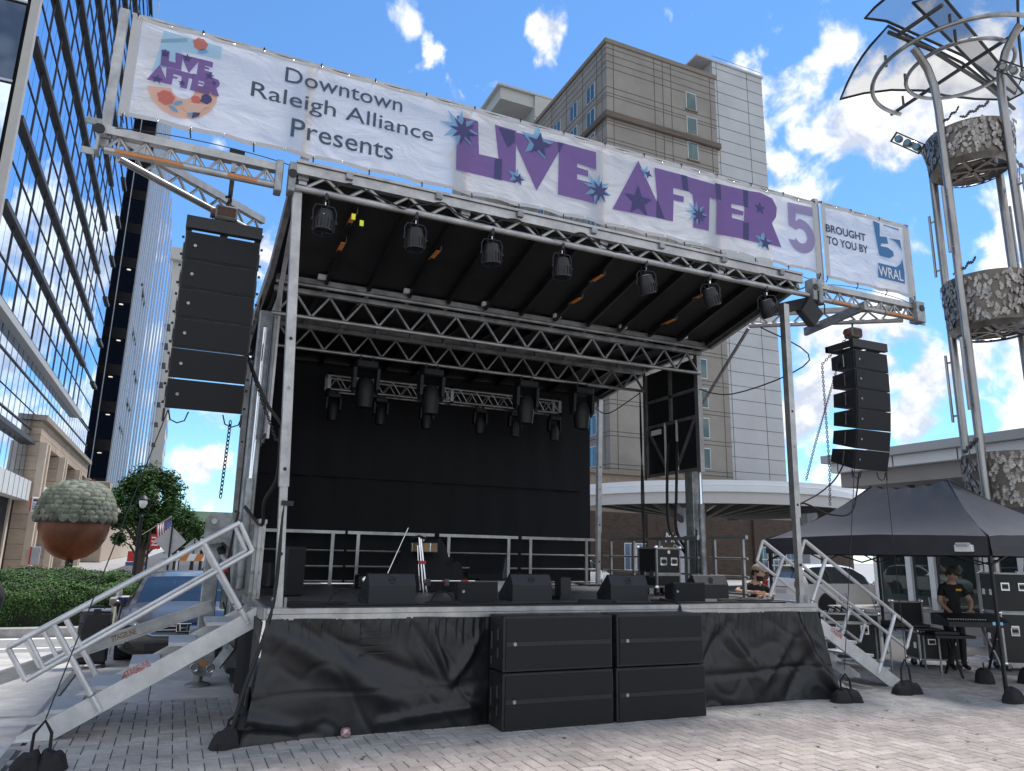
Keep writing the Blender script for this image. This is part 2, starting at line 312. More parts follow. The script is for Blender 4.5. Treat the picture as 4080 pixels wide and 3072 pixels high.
# light concrete slabs left of the stage and behind it
sw = struct('sidewalk', MB().box((-13.9, -8.9, -.021), (-2.06, 7.6, -.019)), mat('joint sand', (.1, .1, .09)))
vq, fq = paver_mb(1.5, .75, .006, .006); sme = MB().add(vq, fq).mesh('slab'); sme.materials.append(SLAB)
for i in range(5):
    for j in range(11):
        x, y = -2.86 - 1.5 * i, -.3 + .75 * j - (.0 if i % 2 else .0)
        if inview((x, y, 0), 1.7) and y < 7.4:
            o = put('slab', sme, sw); o.location = (x, y, random.uniform(-.002, .002))
vq, fq = paver_mb(1.0, .5, .005, .005); sme2 = MB().add(vq, fq).mesh('slab'); sme2.materials.append(SLAB)
for i in range(3):
    for j in range(15):
        x, y = -1.52 + 1.0 * i, 2.66 + .5 * j
        if x > -1.6 and y < 9.4 and inview((x, y, 0), 1.6):
            o = put('slab', sme2, pl); o.location = (x, y, random.uniform(-.002, .002))
struct('drain_strip', MB().box((-2.115, -6, -.02), (-2.04, 7.6, .0015)), mat('drain stone', (.22, .22, .215), .8, 0, 8, .2))
struct('road', MB().box((-60, 7.65, -.03), (-2.3, 10.1, -.012)), mat('road concrete', (.26, .26, .25), .85, 0, 3, .15, .3, 60))
struct('street', MB().box((-5.2, 13.5, -.03), (7, 420, -.012)), mat('asphalt', (.075, .075, .078), .85, 0, 3, .2, .3, 60))
for y0, y1 in ((8.15, 8.32), (9.72, 9.98)):
    o = struct('road_marking', MB().box((-40, y0, -.0115), (-2.45 if y0 < 9 else -2.4, y1, -.006)), mat('road paint', (.72, .72, .7), .7, 0, 9, .25))
struct('curb', MB().box((-40, 10.1, -.05), (-2.25, 10.42, .17), .012), mat('granite curb', (.36, .35, .34), .8, 0, 9, .2, .3, 70))
struct('planter_bed', MB().box((-40, 10.43, -.05), (-1.2, 19, .12)), mat('mulch', (.16, .085, .05), .95, 0, 14, .5, .6, 40))
# raised terrace before the low building on the right
struct('terrace', MB().box((18.6, -6, -.05), (40, 10.4, .42), .01), mat('terrace stone', (.32, .30, .27), .8, 0, 4, .15, .2, 30))
struct('side_street', MB().box((8, 10.8, -.03), (60, 34, -.012)), mat('asphalt', (.075, .075, .078)))
# ------------------------------------------------------------------ buildings
GLA = glass_mat('curtain wall glass', (.72, .84, 1.0), .93, .012, 0, (.01, .02, .045))
GLD = glass_mat('dark tower glass', (.45, .62, .9), .16, .02, 0, (.004, .007, .016))
GLH = glass_mat('hotel window glass', (.7, .85, .9), .10, .03, 0, (.03, .06, .065))
FRM = mat('dark mullion', (.055, .05, .048), .5, .3, 4, .15)
FRL = mat('silver fin', (.40, .42, .46), .35, .8, 2, .12)
STONE = mat('travertine', (.42, .335, .255), .75, 0, 2.0, .14, .1, 20, rand=.10, stretch=(1, 1, 4))
WPAN = mat('white panel', (.62, .63, .65), .5, 0, 1, .05)
DARKIN = mat('dark interior', (.012, .013, .016), .8, 0, 2, .4)
# -- tall mirror glass office tower, facade in the plane x=-10
t = thing('glass_office_tower', 'tall blue mirror-glass office tower with brown bands at the left edge', 'building', (-10, 30.5, 0))
def at(o, mb, name, m, **k):       # build in world coordinates below thing o
    mb.v = [(x - o.location.x, y - o.location.y, z - o.location.z) for x, y, z in mb.v]; return mb.build(name, m, o, **k)
at(t, MB().box((-40, 30.9, 0), (-10.4, 76.4, 82)), 'core', DARKIN)
at(t, MB().box((-10.35, 30.45, 5.2), (-9.98, 30.85, 82)), 'corner_column', mat('pale column', (.40, .39, .37), .5, .2, 1, .08))
zs = [13.2 + 4.42 * i for i in range(16)]
cols = [30.9 + 1.45 * i for i in range(33)]
pan = []
for zi in range(15):
    for ci in range(31):
        if cols[ci + 1] > 76.5: continue
        z0 = zs[zi]
        for a, b in ((z0 + .25, z0 + 2.2), (z0 + 2.26, z0 + 4.2)): pan.append((depth((-10, cols[ci], a)), cols[ci] + .03, cols[ci + 1] - .03, a, b))
for ci in range(31):
    y0, y1 = cols[ci] + .03, cols[ci + 1] - .03
    for a, b in ((10.1, 11.6), (11.66, 13.1)): pan.append((depth((-10, y0, a)), y0, y1, a, b))
    if y1 < 47:
        for a, b in ((5.9, 8.0), (8.1, 8.95), (9.05, 10.0)): pan.append((depth((-10, y0, a)), y0, y1, a, b))
pan = [p for p in pan if inview((-10, (p[1] + p[2]) / 2, (p[3] + p[4]) / 2), 1.5)]
pan = [(d + (0 if inview((-10, y0, a), 1.02) else 200), y0, y1, a, b) for d, y0, y1, a, b in pan]; pan.sort(); rmb = MB()
for n, (d, y0, y1, a, b) in enumerate(pan):
    e = [random.gauss(0, .0022) for _ in range(2)]
    q = [(-10.1 + e[0] * (y - (y0 + y1) / 2) + e[1] * (z - (a + b) / 2), y, z) for y, z in ((y0, a), (y1, a), (y1, b), (y0, b))]
    if n < 300: at(t, MB().add(q, [(0, 1, 2, 3)]), 'pane', GLA, fix=False)
    else: rmb.add(q, [(0, 1, 2, 3)])
o = at(t, rmb, 'upper_panes', GLA, fix=False); o['kind'] = 'stuff'
for i, z in enumerate(zs):
    if i == 0: at(t, MB().box((-10.1, 30.9, z - .42), (-9.65, 66, z - .02)), 'white_band', mat('grey band', (.40, .41, .42), .5)); at(t, MB().box((-10.1, 30.9, z), (-9.7, 66, z + .1)), 'band', FRM)
    else: at(t, MB().box((-10.12, 30.9, z - .2), (-9.88, 66 if i % 2 else 66.4, z + .08)), 'band', FRM)
    at(t, MB().box((-10.12, 30.9, z + 2.19), (-10.05, 76.4, z + 2.25)), 'rail', FRM)
    at(t, MB().box((-10.12, 66, z - .1), (-10.03, 76.4, z)), 'rail', FRM)
    if i: at(t, MB().box((-10.05, 73.5, z - .2), (-9.9, 76.5, z + .08)), 'band', FRM)
for ci, y in enumerate(cols):
    if y < 66 and ci % 2 == 0: at(t, MB().box((-10.09, y - .03, 13.2), (-10.045, y + .03, 79)), 'mullion', FRM)
    at(t, MB().box((-10.08, y - .02, 5.8), (-10.085, y + .02, 13)), 'joint', FRM)
for z in (5.75, 8.05, 9.0, 11.63): at(t, MB().box((-10.12, 30.9, z - .04), (-10.03, 47 if z < 10 else 76.4, z + .04)), 'rail', FRM)
at(t, MB().box((-10.2, 30.9, 8.0), (-9.7, 46.8, 8.25)), 'band', FRM)
# street-facing return of the tower (far left): dark glass lights
for r in range(17):
    for c in range(5):
        z0 = 6 + 4.42 * r; x1 = -10.55 - 2.0 * c
        if inview((x1 - 1, 30.6, z0 + 2), 1.15): at(t, MB().add([(x1 - 1.94, 30.62, z0), (x1, 30.62, z0), (x1, 30.62 + random.gauss(0, .006), z0 + 4.2), (x1 - 1.94, 30.62, z0 + 4.2)], [(0, 1, 2, 3)]), 'pane', GLA if (r + c) % 4 else GLD, fix=False)
    at(t, MB().box((-24, 30.5, 6 + 4.42 * r - .16), (-10.5, 30.66, 6 + 4.42 * r - .04)), 'rail', FRL)
# stone base with deep openings
def stone_row(z0, z1, y0, y1, n, x=-9.55):
    for k in range(n):
        a, b = y0 + (y1 - y0) * k / n, y0 + (y1 - y0) * (k + 1) / n; at(t, MB().box((-10.4, a + .015, z0 + .012), (x + random.uniform(-.01, .01), b - .015, z1 - .012)), 'stone_block', STONE)
for z0, z1 in ((8.3, 8.75), (8.75, 9.2), (9.2, 9.65)): stone_row(z0, z1, 47.2, 75.6, 12)
at(t, MB().box((-10.5, 47, 9.66), (-9.3, 75.8, 10.0)), 'cornice', mat('stone cornice', (.3, .26, .22), .7, 0, 2, .1))
for y in (47.2, 56.0, 66.0, 74.2):
    for k in range(9): at(t, MB().box((-10.4, y, k * .92 + .01), (-9.5 + random.uniform(-.01, .01), y + 1.5, k * .92 + .905)), 'stone_block', STONE)
    for s in (0, 1.25): at(t, MB().box((-9.5, y + s, 0), (-9.1, y + s + .45, 8.25)), 'pilaster', mat('pale stone', (.55, .46, .37), .7, 0, 3, .08))
at(t, MB().box((-12.5, 47, 0), (-12.3, 76, 8.3)), 'recess_wall', mat('recess stone', (.36, .29, .225), .8, 0, 1.5, .2, 0, stretch=(1, 1, 3)))
for y in (49.5, 52, 58.5, 61.5, 68.5, 71):
    at(t, MB().box((-12.28, y, .2), (-12.2, y + 2, 5.4)), 'entrance_window', GLH); at(t, MB().box((-12.29, y - .12, .1), (-12.15, y, 5.5)), 'window_frame', WPAN)
at(t, MB().box((-10.3, 33.2, 4.5), (-9.6, 47, 5.72)), 'white_fascia', WPAN)
for k in range(10): at(t, MB().box((-9.59, 33.2 + 1.4 * k, 4.5), (-9.575, 33.22 + 1.4 * k, 5.72)), 'panel_joint', FRM)
for k in range(24): at(t, MB().box((-11.4, 30.95 + .67 * k, 0), (-10.9 + random.uniform(-.01, .01), 31.6 + .67 * k, 4.5)), 'stone_block', STONE)
for y in (33.5, 37.5, 41.5, 45.5): at(t, MB().box((-10.9, y, 0), (-10.3, y + .5, 4.5)), 'pilaster', mat('pale stone'))
at(t, MB().box((-10.3, 48.4, 4.5), (-9.2, 60, 5.6)), 'white_fascia', WPAN)
# bank blade sign and small wall sign
sg = thing('bank_sign', 'white bank sign with navy emblem hung on the stone wall', 'sign', (-9, 44.6, 3.7))
at(sg, MB().box((-9.05, 44.5, 3.75), (-8.3, 44.6, 4.62), .03), 'panel', WHITE); at(sg, MB().box((-9.1, 44.47, 3.78), (-9.05, 44.63, 4.6)), 'edge', RED); at(sg, MB().box((-8.3, 44.47, 3.78), (-8.25, 44.63, 4.6)), 'edge', RED)
NAVY = mat('navy print', (.03, .03, .09), .5)
at(sg, MB().flat([(-8.95, 4.5), (-8.4, 4.5), (-8.55, 4.4), (-8.7, 4.34), (-8.82, 4.37), (-8.95, 4.35)], lambda u, v: (u, 44.49, v)), 'emblem', NAVY)
for i, s in enumerate(('First', 'National', 'Bank')):
    vs_, fs_ = text_mb(s, None, .1, .02); at(sg, MB().add([(-8.95 + a, 44.49, 4.16 - .14 * i + b) for a, b in vs_], fs_), 'lettering', NAVY, fix=False)
kg = thing('wall_plaque', 'small grey bank plaque with red edge low on the stone pier', 'sign', (-8.6, 47, 0))
at(kg, MB().box((-9.0, 46.9, .6), (-8.5, 47.02, 1.7), .03), 'panel', mat('grey paint', (.35, .37, .4), .5)); at(kg, MB().box((-9.06, 46.88, .6), (-9.0, 47.05, 1.7)), 'edge', RED)
# -- second tower with dark corner and silver fins
X2, Y2 = -9.05, 92.5
t2 = thing('finned_tower', 'slim tower with a black glass corner and silver vertical fins', 'building', (X2, Y2, 0))
at(t2, MB().box((-24, Y2 + .3, 0), (X2 - .3, 215, 66)), 'core', DARKIN)
for k in range(13):
    z = 9.8 + 4.7 * k
    for c in range(2):
        x = X2 - 2.75 + 1.33 * c; at(t2, MB().add([(x, Y2 + .2, z), (x + 1.27, Y2 + .2, z), (x + 1.27, Y2 + .2 + random.gauss(0, .01), z + 3.2), (x, Y2 + .2, z + 3.2)], [(0, 1, 2, 3)]), 'corner_pane', GLD, fix=False)
    at(t2, MB().box((X2 - 2.8, Y2 + .16, z + 3.25), (X2 - .1, Y2 + .3, z + 4.6)), 'spandrel', mat('black spandrel', (.006, .006, .009), .25))
    if k < 6: at(t2, MB().lathe([(.05, 0), (.24, .02), (.24, .08), (.05, .1)], 10, (X2 - 1.3 + .3 * (k % 2), Y2 + .1, z + 2.9)), 'ceiling_lamp', emat('lamp glow', (1, .9, .7), .35))
at(t2, MB().tube((X2 - 2.0, Y2 - .1, 8.5), (X2 - 2.0, Y2 - .1, 80), .07, 8), 'corner_pipe', FRL, smooth=True)
at(t2, MB().box((X2 - .3, Y2 + .3, 8), (X2 - .2, 215, 72)), 'fin_glass', GLA)
for k, y in enumerate((92.6, 95.0, 97.6, 101, 104, 109, 113, 118.5, 123, 131, 138, 148, 158, 171, 185, 199)):
    at(t2, MB().box((X2 - .21, y, 8), (X2 - .04, y + .35 + .012 * (y - 92), 72)), 'fin', FRL)
for k in range(10): at(t2, MB().box((X2 - .2, 208, 12 + 5.5 * k), (X2 + .55, 214.5, 12.4 + 5.5 * k)), 'sunshade', FRM)
for k, (y, z) in enumerate(((98, 17), (105, 21.5), (98, 30), (112, 27), (104, 38))): at(t2, MB().box((X2 - .2, y, z), (X2 - .02, y + 9, z + .45)), 'sunshade', FRM)
at(t2, MB().box((X2 - 2.9, Y2 - .8, 0), (X2 + .4, Y2 + 3, 9.3), .05), 'plinth', STONE); at(t2, MB().box((-22, Y2 + 3.2, 0), (X2 - .05, 215, 8.2)), 'base', STONE)
# -- pale building far down the street, peeking out behind the fins
t3 = thing('far_tower', 'pale concrete tower peeking out beyond the silver fins', 'building', (-8, 240, 0))
at(t3, MB().box((-20, 240, 0), (-7.2, 270, 92)), 'wall', mat('far concrete', (.45, .44, .42), .8, 0, .1, .05)); at(t3, MB().box((-20, 238, 92), (-6.4, 271, 96)), 'roof_slab', mat('far concrete'))
for k in range(12): at(t3, MB().box((-7.25, 242, 20 + 6 * k), (-7.1, 268, 22.5 + 6 * k)), 'window_strip', GLD)
# -- hotel
HB = mat('beige stucco', (.275, .255, .232), .85, 0, .35, .09, .1, 12, stretch=(1, 1, .6), dirt=(.25, .16))
HB2 = mat('beige stucco dark', (.21, .175, .14), .85, 0, .35, .09, .1, 12)
HJ = mat('stucco joint', (.085, .078, .07), .9)
HW = mat('pale metal panel', (.43, .445, .465), .5, .1, .3, .06, dirt=(.12, .1))
h = thing('hotel_tower', 'beige stucco hotel tower with grid joints behind the stage', 'building', (34.9, 50, 0))
at(h, MB().box((34.9, 50, 46.2), (49.15, 75, 55)), 'upper_wall', HB); at(h, MB().box((34.9, 50, 9.4), (49.15, 75, 46.2)), 'lower_wall', mat('beige stucco mid', (.27, .25, .226), .85, 0, .35, .09, .1, 12, dirt=(.25, .16))); at(h, MB().box((34.7, 49.85, 54.75), (49.3, 75.1, 55.25)), 'parapet_cap', HB2)
at(h, MB().box((34.55, 49.6, 45.9), (49.4, 75, 46.55), .05), 'string_course', mat('stained ledge', (.13, .105, .085), .9, 0, .5, .35, 0, stretch=(.3, .3, 3)))
jz = [54.2, 53.45, 52.6, 51.8, 49.55, 48.85, 48.5, 45.6, 45.25]
z = 43.6
while z > 10: jz += [z, z - .4]; z -= 3.04
for z in jz:
    if 45.85 < z < 46.6: continue
    at(h, MB().box((34.87, 49.975, z - .026), (49.17, 50.0, z + .026)), 'joint', HJ); at(h, MB().box((34.875, 50.0, z - .026), (34.9, 75, z + .026)), 'joint', HJ)
for x in (35.75, 40.9, 42.0, 43.1, 48.4): at(h, MB().box((x - .03, 49.977, 9.5), (x + .03, 50.0, 54.7)), 'joint', HJ)
for y in (50.9, 52.0, 55.0, 58.8, 62.5, 66.5, 70.5): at(h, MB().box((34.877, y - .03, 9.5), (34.9, y + .03, 54.7)), 'joint', HJ)
def hwin(o, a, b, nrm):          # window in wall: glass, frame, curtain, sill
    (x0, y0, z0), (x1, y1, z1) = a, b
    w = at(o, MB().box(a, b), 'window', WPAN)
    if nrm == 'y':
        g = MB().box((x0 + .07, y0 - .012, z0 + .07), (x1 - .07, y0 + .02, z1 - .07)); c = MB().box((x0 + .1, y0 - .016, z0 + .09), (x0 + .5, y0 - .011, z1 - .1))
    else:
        g = MB().box((x0 - .012, y0 + .07, z0 + .07), (x0 + .02, y1 - .07, z1 - .07)); c = MB().box((x0 - .016, (y0 + y1) / 2 - .04, z0 + .05), (x0 + .01, (y0 + y1) / 2 + .04, z1 - .05))
    for nm, mb, m in (('pane', g, GLH), ('curtain' if nrm == 'y' else 'mullion', c, mat('teal curtain', (.10, .17, .17), .8, 0, 5, .3) if nrm == 'y' else WPAN)):
        mb.v = [(p - o.location.x, q - o.location.y, r - o.location.z) for p, q, r in mb.v]; mb.build(nm, m, w)
for k in range(14):
    z = 51.95 - 3.04 * k
    hwin(h, (45.03, 49.94, z - 2.05), (46.4, 49.99, z), 'y')
    if k in (0, 1, 2, 3): at(h, MB().box((44.9, 49.8, z - 2.25), (46.5, 49.99, z - 2.1)), 'sill', HB2)
    for y in (52.4, 56.2, 60.2, 64.4):
        hwin(h, (34.84, y, z - 2.3), (34.89, y + 1.65, z - .3), 'x')
for k in range(3): at(h, MB().box((34.2, 51.6, 44.0 - 13 * k), (34.9, 54.6, 44.5 - 13 * k), .05), 'canopy_ledge', HB)
s = thing('hotel_slab', 'pale grey panelled slab tower right of the beige hotel', 'building', (49.2, 50, 0))
at(s, MB().box((49.2, 50.35, 6), (56.5, 75, 57.4)), 'wall', HW); at(s, MB().box((47.2, 56, 50), (49.2, 75, 57.35)), 'rear_wall', HW); at(s, MB().box((47.0, 50.2, 57.36), (56.65, 75.1, 57.6)), 'cap', HW)
for k in range(34): at(s, MB().box((49.2, 50.325, 8.9 + 1.49 * k), (56.5, 50.35, 8.94 + 1.49 * k)), 'joint', HJ)
for x in (49.75, 54.2): at(s, MB().box((x, 50.327, 6), (x + .04, 50.35, 57.4)), 'joint', HJ)
w = thing('white_hotel_wing', 'pale wing with a recessed top corner behind the beige hotel', 'building', (31, 70, 0))
WG = mat('pale grey render', (.46, .47, .46), .8, 0, .3, .06)
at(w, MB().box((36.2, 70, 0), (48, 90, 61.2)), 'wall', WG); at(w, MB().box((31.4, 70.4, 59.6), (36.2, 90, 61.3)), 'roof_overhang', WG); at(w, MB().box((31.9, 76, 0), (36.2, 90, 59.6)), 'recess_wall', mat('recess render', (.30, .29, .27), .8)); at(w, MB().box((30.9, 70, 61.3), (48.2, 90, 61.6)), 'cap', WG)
for z in (58, 55, 52): at(w, MB().box((36.2, 69.97, z), (48, 70, z + .06)), 'joint', HJ)
for k in range(12):
    for x in (37.5, 41, 44.5): hwin(w, (x, 69.94, 12 + 3.6 * k), (x + 2.2, 69.99, 14.4 + 3.6 * k), 'y')
w2 = thing('glazed_hotel_wing', 'pale blue glazed lower wing seen under the banner', 'building', (24, 95, 0))
at(w2, MB().box((22, 96, 0), (46, 110, 36)), 'wall', WG)
for r in range(9):
    for c in range(10): hwin(w2, (22.3 + 2.4 * c, 95.94, 3 + 3.7 * r), (24.4 + 2.4 * c, 95.99, 5.9 + 3.7 * r), 'y')
# hotel brick podium
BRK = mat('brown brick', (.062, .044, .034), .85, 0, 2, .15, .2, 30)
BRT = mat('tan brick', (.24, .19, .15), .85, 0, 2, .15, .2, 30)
b = thing('brick_podium', 'brown brick hotel podium wall with square windows under the canopy', 'building', (33, 49, 0))
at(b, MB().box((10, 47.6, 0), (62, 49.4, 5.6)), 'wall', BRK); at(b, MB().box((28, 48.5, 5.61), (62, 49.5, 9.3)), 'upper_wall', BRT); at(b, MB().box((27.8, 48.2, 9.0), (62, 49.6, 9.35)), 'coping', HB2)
nbx = MB()
for r in range(56):
    for c in range(70):
        x = 28.5 + c * .46 + (r % 2) * .23
        nbx.box((x, 47.585 - random.uniform(0, .006), r * .098 + .05), (x + .44, 47.6, r * .098 + .135))
o = at(b, nbx, 'brickwork', mat('brick face', (.066, .046, .035), .85, 0, 3, .2, rand=.22)); o['kind'] = 'stuff'
for x in (34.7, 35.9, 49.6, 51.4, 53.0):
    wi = at(b, MB().box((x, 47.5, .7), (x + 1.15, 47.57, 3.0)), 'window', WHITE)
    for (a, c) in ((.06, .55), (.61, 1.09)):
        for (e, f_) in ((.76, 1.8), (1.86, 2.94)):
            mb = MB().box((x + a, 47.48, e), (x + c, 47.52, f_)); mb.v = [(p - 33, q - 49, r) for p, q, r in mb.v]; mb.build('pane', GLD, wi)
for s_, z, hh, x in (('Marriott', 3.15, .85, 38.9), ('City Center', 2.55, .42, 39.8)):
    vs_, fs_ = text_mb(s_, None, hh, .012, .2 if z > 3 else 0); at(b, MB().add([(x + p, 47.45, z + q) for p, q in vs_], fs_), 'lettering', mat('pale lettering', (.5, .5, .5), .5), fix=False)
for k in range(5): at(b, MB().box((31 + 6 * k, 47.3, 0), (31.8 + 6 * k, 47.6, 5.6)), 'pier', mat('dark brick', (.06, .04, .03), .9, 0, 3, .2))
# curved drive canopy
cnp = thing('drive_canopy', 'white stepped fascia of the hotel drive canopy on steel struts', 'canopy', (30, 33, 0))
def arc_pt(a, r): return (33 + r * .51 * math.cos(a), 34.9 + r * .51 * math.sin(a))
def fascia(r0, r1, z0, z1, name, m, a0=-3.5, a1=.3, n=56):
    mb = MB(); vs_ = []
    for i in range(n + 1):
        a = a0 + (a1 - a0) * i / n
        for r, z in ((r0, z0), (r1, z0), (r1, z1), (r0, z1)): x, y = arc_pt(a, r); vs_.append((x, y, z))
    fs_ = [(4 * i + k, 4 * i + (k + 1) % 4, 4 * i + 4 + (k + 1) % 4, 4 * i + 4 + k) for i in range(n) for k in range(4)]
    return at(cnp, mb.add(vs_, fs_ + [(0, 1, 2, 3), (4 * n + 3, 4 * n + 2, 4 * n + 1, 4 * n)]), name, m)
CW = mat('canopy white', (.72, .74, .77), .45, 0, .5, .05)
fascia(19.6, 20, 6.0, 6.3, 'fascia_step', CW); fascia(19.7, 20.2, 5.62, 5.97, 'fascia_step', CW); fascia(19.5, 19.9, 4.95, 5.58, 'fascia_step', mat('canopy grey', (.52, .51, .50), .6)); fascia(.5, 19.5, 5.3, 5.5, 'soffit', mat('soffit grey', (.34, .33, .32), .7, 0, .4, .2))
for k in range(20):
    a = -3.0 + .16 * k; p, q = arc_pt(a, 5), arc_pt(a, 19.4); at(cnp, MB().bar((*p, 4.7), (*q, 5.15), .3, .35), 'rib', mat('rib brown', (.13, .12, .11), .7))
for a in (-2.35, -.95):
    p = arc_pt(a, 14); at(cnp, MB().box((p[0] - .45, p[1] - .45, 0), (p[0] + .45, p[1] + .45, 5.3)), 'column', CW)
    for da in (-.18, .18): q = arc_pt(a + da, 18.5); at(cnp, MB().bar((*p, 3.9), (*q, 5.1), .3, .3), 'strut', mat('rib brown'))
# low building at right with overhanging roof
lb = thing('low_pavilion', 'low glass-fronted pavilion with a broad white overhanging roof', 'building', (20.5, -6, .42))
at(lb, MB().box((18.0, -8, 4.55), (34, 9.3, 4.85)), 'roof_edge', CW); at(lb, MB().box((17.8, -8, 4.86), (34, 9.5, 5.1)), 'roof_cap', mat('roof grey', (.42, .43, .44), .5)); at(lb, MB().box((18.3, -8, 4.1), (33, 9.2, 4.54)), 'soffit', mat('soffit beige', (.30, .28, .27), .7, 0, .5, .1))
for k in range(9): at(lb, MB().box((17.99, -7 + 2 * k, 4.55), (18.005, -6.97 + 2 * k, 4.85)), 'joint', HJ)
for k in range(5): at(lb, MB().lathe([(.02, 0), (.1, 0), (.1, .03), (.02, .03)], 12, (19.3, -4.5 + 3 * k, 4.07)), 'downlight', BLK)
for y in (9.9, 8.7, 7.9, 6.2, 5.2, 4.0, 2.4, .8, -1, -3): at(lb, MB().box((20.35, y - .09, .42), (20.6, y + .09, 4.1)), 'mullion', WHITE)
PG = glass_mat('pavilion glass', (.8, .9, .88), .06, .01, .42, (.03, .04, .04))
ys = [9.9, 8.7, 7.9, 6.2, 5.2, 4.0, 2.4, .8, -1, -3]
for a, c in zip(ys, ys[1:]): at(lb, MB().box((20.46, c + .09, .47), (20.49, a - .09, 3.9)), 'pane', PG)
at(lb, MB().box((20.4, 6.2, 2.6), (20.56, 7.9, 2.72)), 'transom', WHITE); at(lb, MB().box((20.6, 9.8, .42), (30, 10.0, 4.1)), 'end_wall', mat('end wall', (.16, .15, .14), .8)); at(lb, MB().box((26, -8, .42), (26.2, 9.8, 4.1)), 'inner_wall', mat('inner wall', (.20, .16, .12), .8, 0, 1.2, .6))
for k in range(3): at(lb, MB().box((20.38, 7.9 - .62 - .0 * k, .9 + .02 * k), (20.42, 7.32, 1.5)), 'door_handle', CHROME) if k == 0 else None
for k in range(6): at(lb, MB().box((24 + .5 * k, -5 + 2.2 * k, .42), (24.6 + .5 * k, -3.6 + 2.2 * k, 1.3)), 'counter', mat('counter wood', (.22, .12, .06), .6, 0, 6, .3))
# far end of the street
fb = thing('gabled_hall', 'distant stone hall with a pediment and green roof at street end', 'building', (4, 118, 0))
at(fb, MB().box((1.2, 118, 0), (14, 140, 4.4)), 'wall', mat('hall stone', (.42, .40, .36), .8, 0, .5, .1)); at(fb, MB().prism([(.6, 4.6), (14.6, 4.6), (7.6, 6.9)], lambda u, v, d: (u, 117.6 + d, v), 0, 22), 'gable', mat('hall stone')); at(fb, MB().box((1, 122, 6.0), (14, 141, 7.6)), 'roof', mat('green copper', (.24, .36, .25), .6, 0, .8, .1))
at(fb, MB().box((.9, 117.3, 4.25), (14.4, 118.2, 4.65)), 'cornice', mat('hall stone'))
for k in range(7): at(fb, MB().tube((1.6 + 1.9 * k, 117.4, 0), (1.6 + 1.9 * k, 117.4, 4.25), .3, 10), 'column', mat('hall stone')); at(fb, MB().box((2.1 + 1.9 * k, 117.95, .8), (2.9 + 1.9 * k, 117.99, 3.4)), 'window', GLD)
# ------------------------------------------------------------------ mobile stage
H = 1.22; SW, SD = 7.32, 6.1
st = thing('mobile_stage', 'black-skirted mobile stage with a raised roof on silver trusses', 'stage')
DECK = mat('deck board', (.065, .065, .068), .45, 0, 5, .3, .1, 60, stretch=(1, 6, 1))
fr = MB().box((.05, .06, H - .12), (SW - .05, SD, H - .035)).build('deck_frame', ALUD, st)
pw, pd = (SW - .02) / 6, SD / 3
for i in range(6):
    for j in range(3):
        MB().box((.01 + i * pw + .004, j * pd + .004, H - .034), (.01 + (i + 1) * pw - .004, (j + 1) * pd - .004, H + random.uniform(-.001, .001))).build('deck_panel', DECK, st)
MB().box((-.02, -.045, H - .10), (SW + .03, .0, H - .045)).box((-.02, -.05, H - .04), (SW + .03, 0, H + .012)).build('deck_edge', ALU, st)
MB().box((-.045, 0, H - .10), (-.0, SD, H + .012)).build('deck_edge', ALU, st); MB().box((SW, 0, H - .10), (SW + .045, SD, H + .012)).build('deck_edge', ALU, st)
# vinyl skirt with folds
FOLDS = [((.1, 1.0), (1.6, .18), .10, .055), ((.25, 1.08), (2.2, .30), .08, -.04), ((.5, 1.05), (1.0, .55), .05, .03), ((1.95, .42), (2.35, 1.0), .05, .05), ((1.95, .42), (1.72, 1.05), .04, .035), ((1.95, .42), (1.5, 1.08), .035, -.03),
         ((1.95, .42), (3.2, .5), .05, -.02), ((1.25, .1), (2.4, .22), .05, .04), ((.0, .25), (.5, .05), .06, .06), ((0, .12), (.7, .02), .05, -.04), ((5.1, .25), (5.5, 1.05), .07, .05), ((5.25, .5), (5.8, 1.05), .06, -.04), ((5.6, 1.0), (6.3, .2), .08, .05),
         ((5.2, .35), (7.0, .42), .04, -.025), ((6.2, .2), (6.9, .95), .08, .045), ((6.6, .05), (7.2, .7), .09, -.06), ((6.9, 1.05), (7.3, .1), .06, .06), ((2.6, 1.05), (3.4, .3), .07, .04), ((4.2, 1.0), (3.7, .2), .07, .04)]
def seg_d(p, a, b):
    a, b, p = Vector(a), Vector(b), Vector(p); t_ = max(0, min(1, (p - a).dot(b - a) / (b - a).length_squared)); return (p - a.lerp(b, t_)).length, t_
def skirt_y(x, z):
    d = -.055 - .03 * (1 - z / 1.1)
    for a, b, w, am in FOLDS:
        r, t_ = seg_d((x, z), a, b); d -= am * math.exp(-(r / w) ** 2) * math.sin(PI * min(1, .12 + .88 * t_)) ** .5
    g = max(0, (z - .80) / .30); d -= .017 * g * (math.sin(x * 95) * .6 + math.sin(x * 61 + 1) * .6) * (1 if z < 1.09 else .4)
    cr = abs(noise.noise((x * 2.6 + z * 1.5, z * 2.2 - x * .4, 11))); d += .012 * max(0, .16 - cr) / .16; d += .012 * math.exp(-((z - .40 - .02 * math.sin(x * 2)) / .012) ** 2)
    d -= .03 * noise.noise((x * 1.3, z * 1.7, 3)) + .010 * noise.noise((x * 4, z * 5, 1)) + .003 * noise.noise((x * 9, z * 3, 7))
    if x < .6: d -= .16 * ((.6 - x) / .6) ** 2 * (1 - z / 1.1)
    if x > 6.7: d -= .18 * ((x - 6.7) / .62) ** 2 * (1 - z / 1.1)
    if 2.2 < x < 5.2: d = d * (1 - (k_ := min(1, (x - 2.2) / .3, (5.2 - x) / .3))) + -.05 * k_
    return d
def skirt_front(u, v):
    z = .0 + v * 1.128; fl = (1 - v) ** 1.6; x = -.03 - .16 * fl * (1 - u) ** 8 + u * (SW + .06) + (.10 * fl * u ** 8)
    return (x, skirt_y(u * SW, z), z + .006 * math.sin(x * 5))
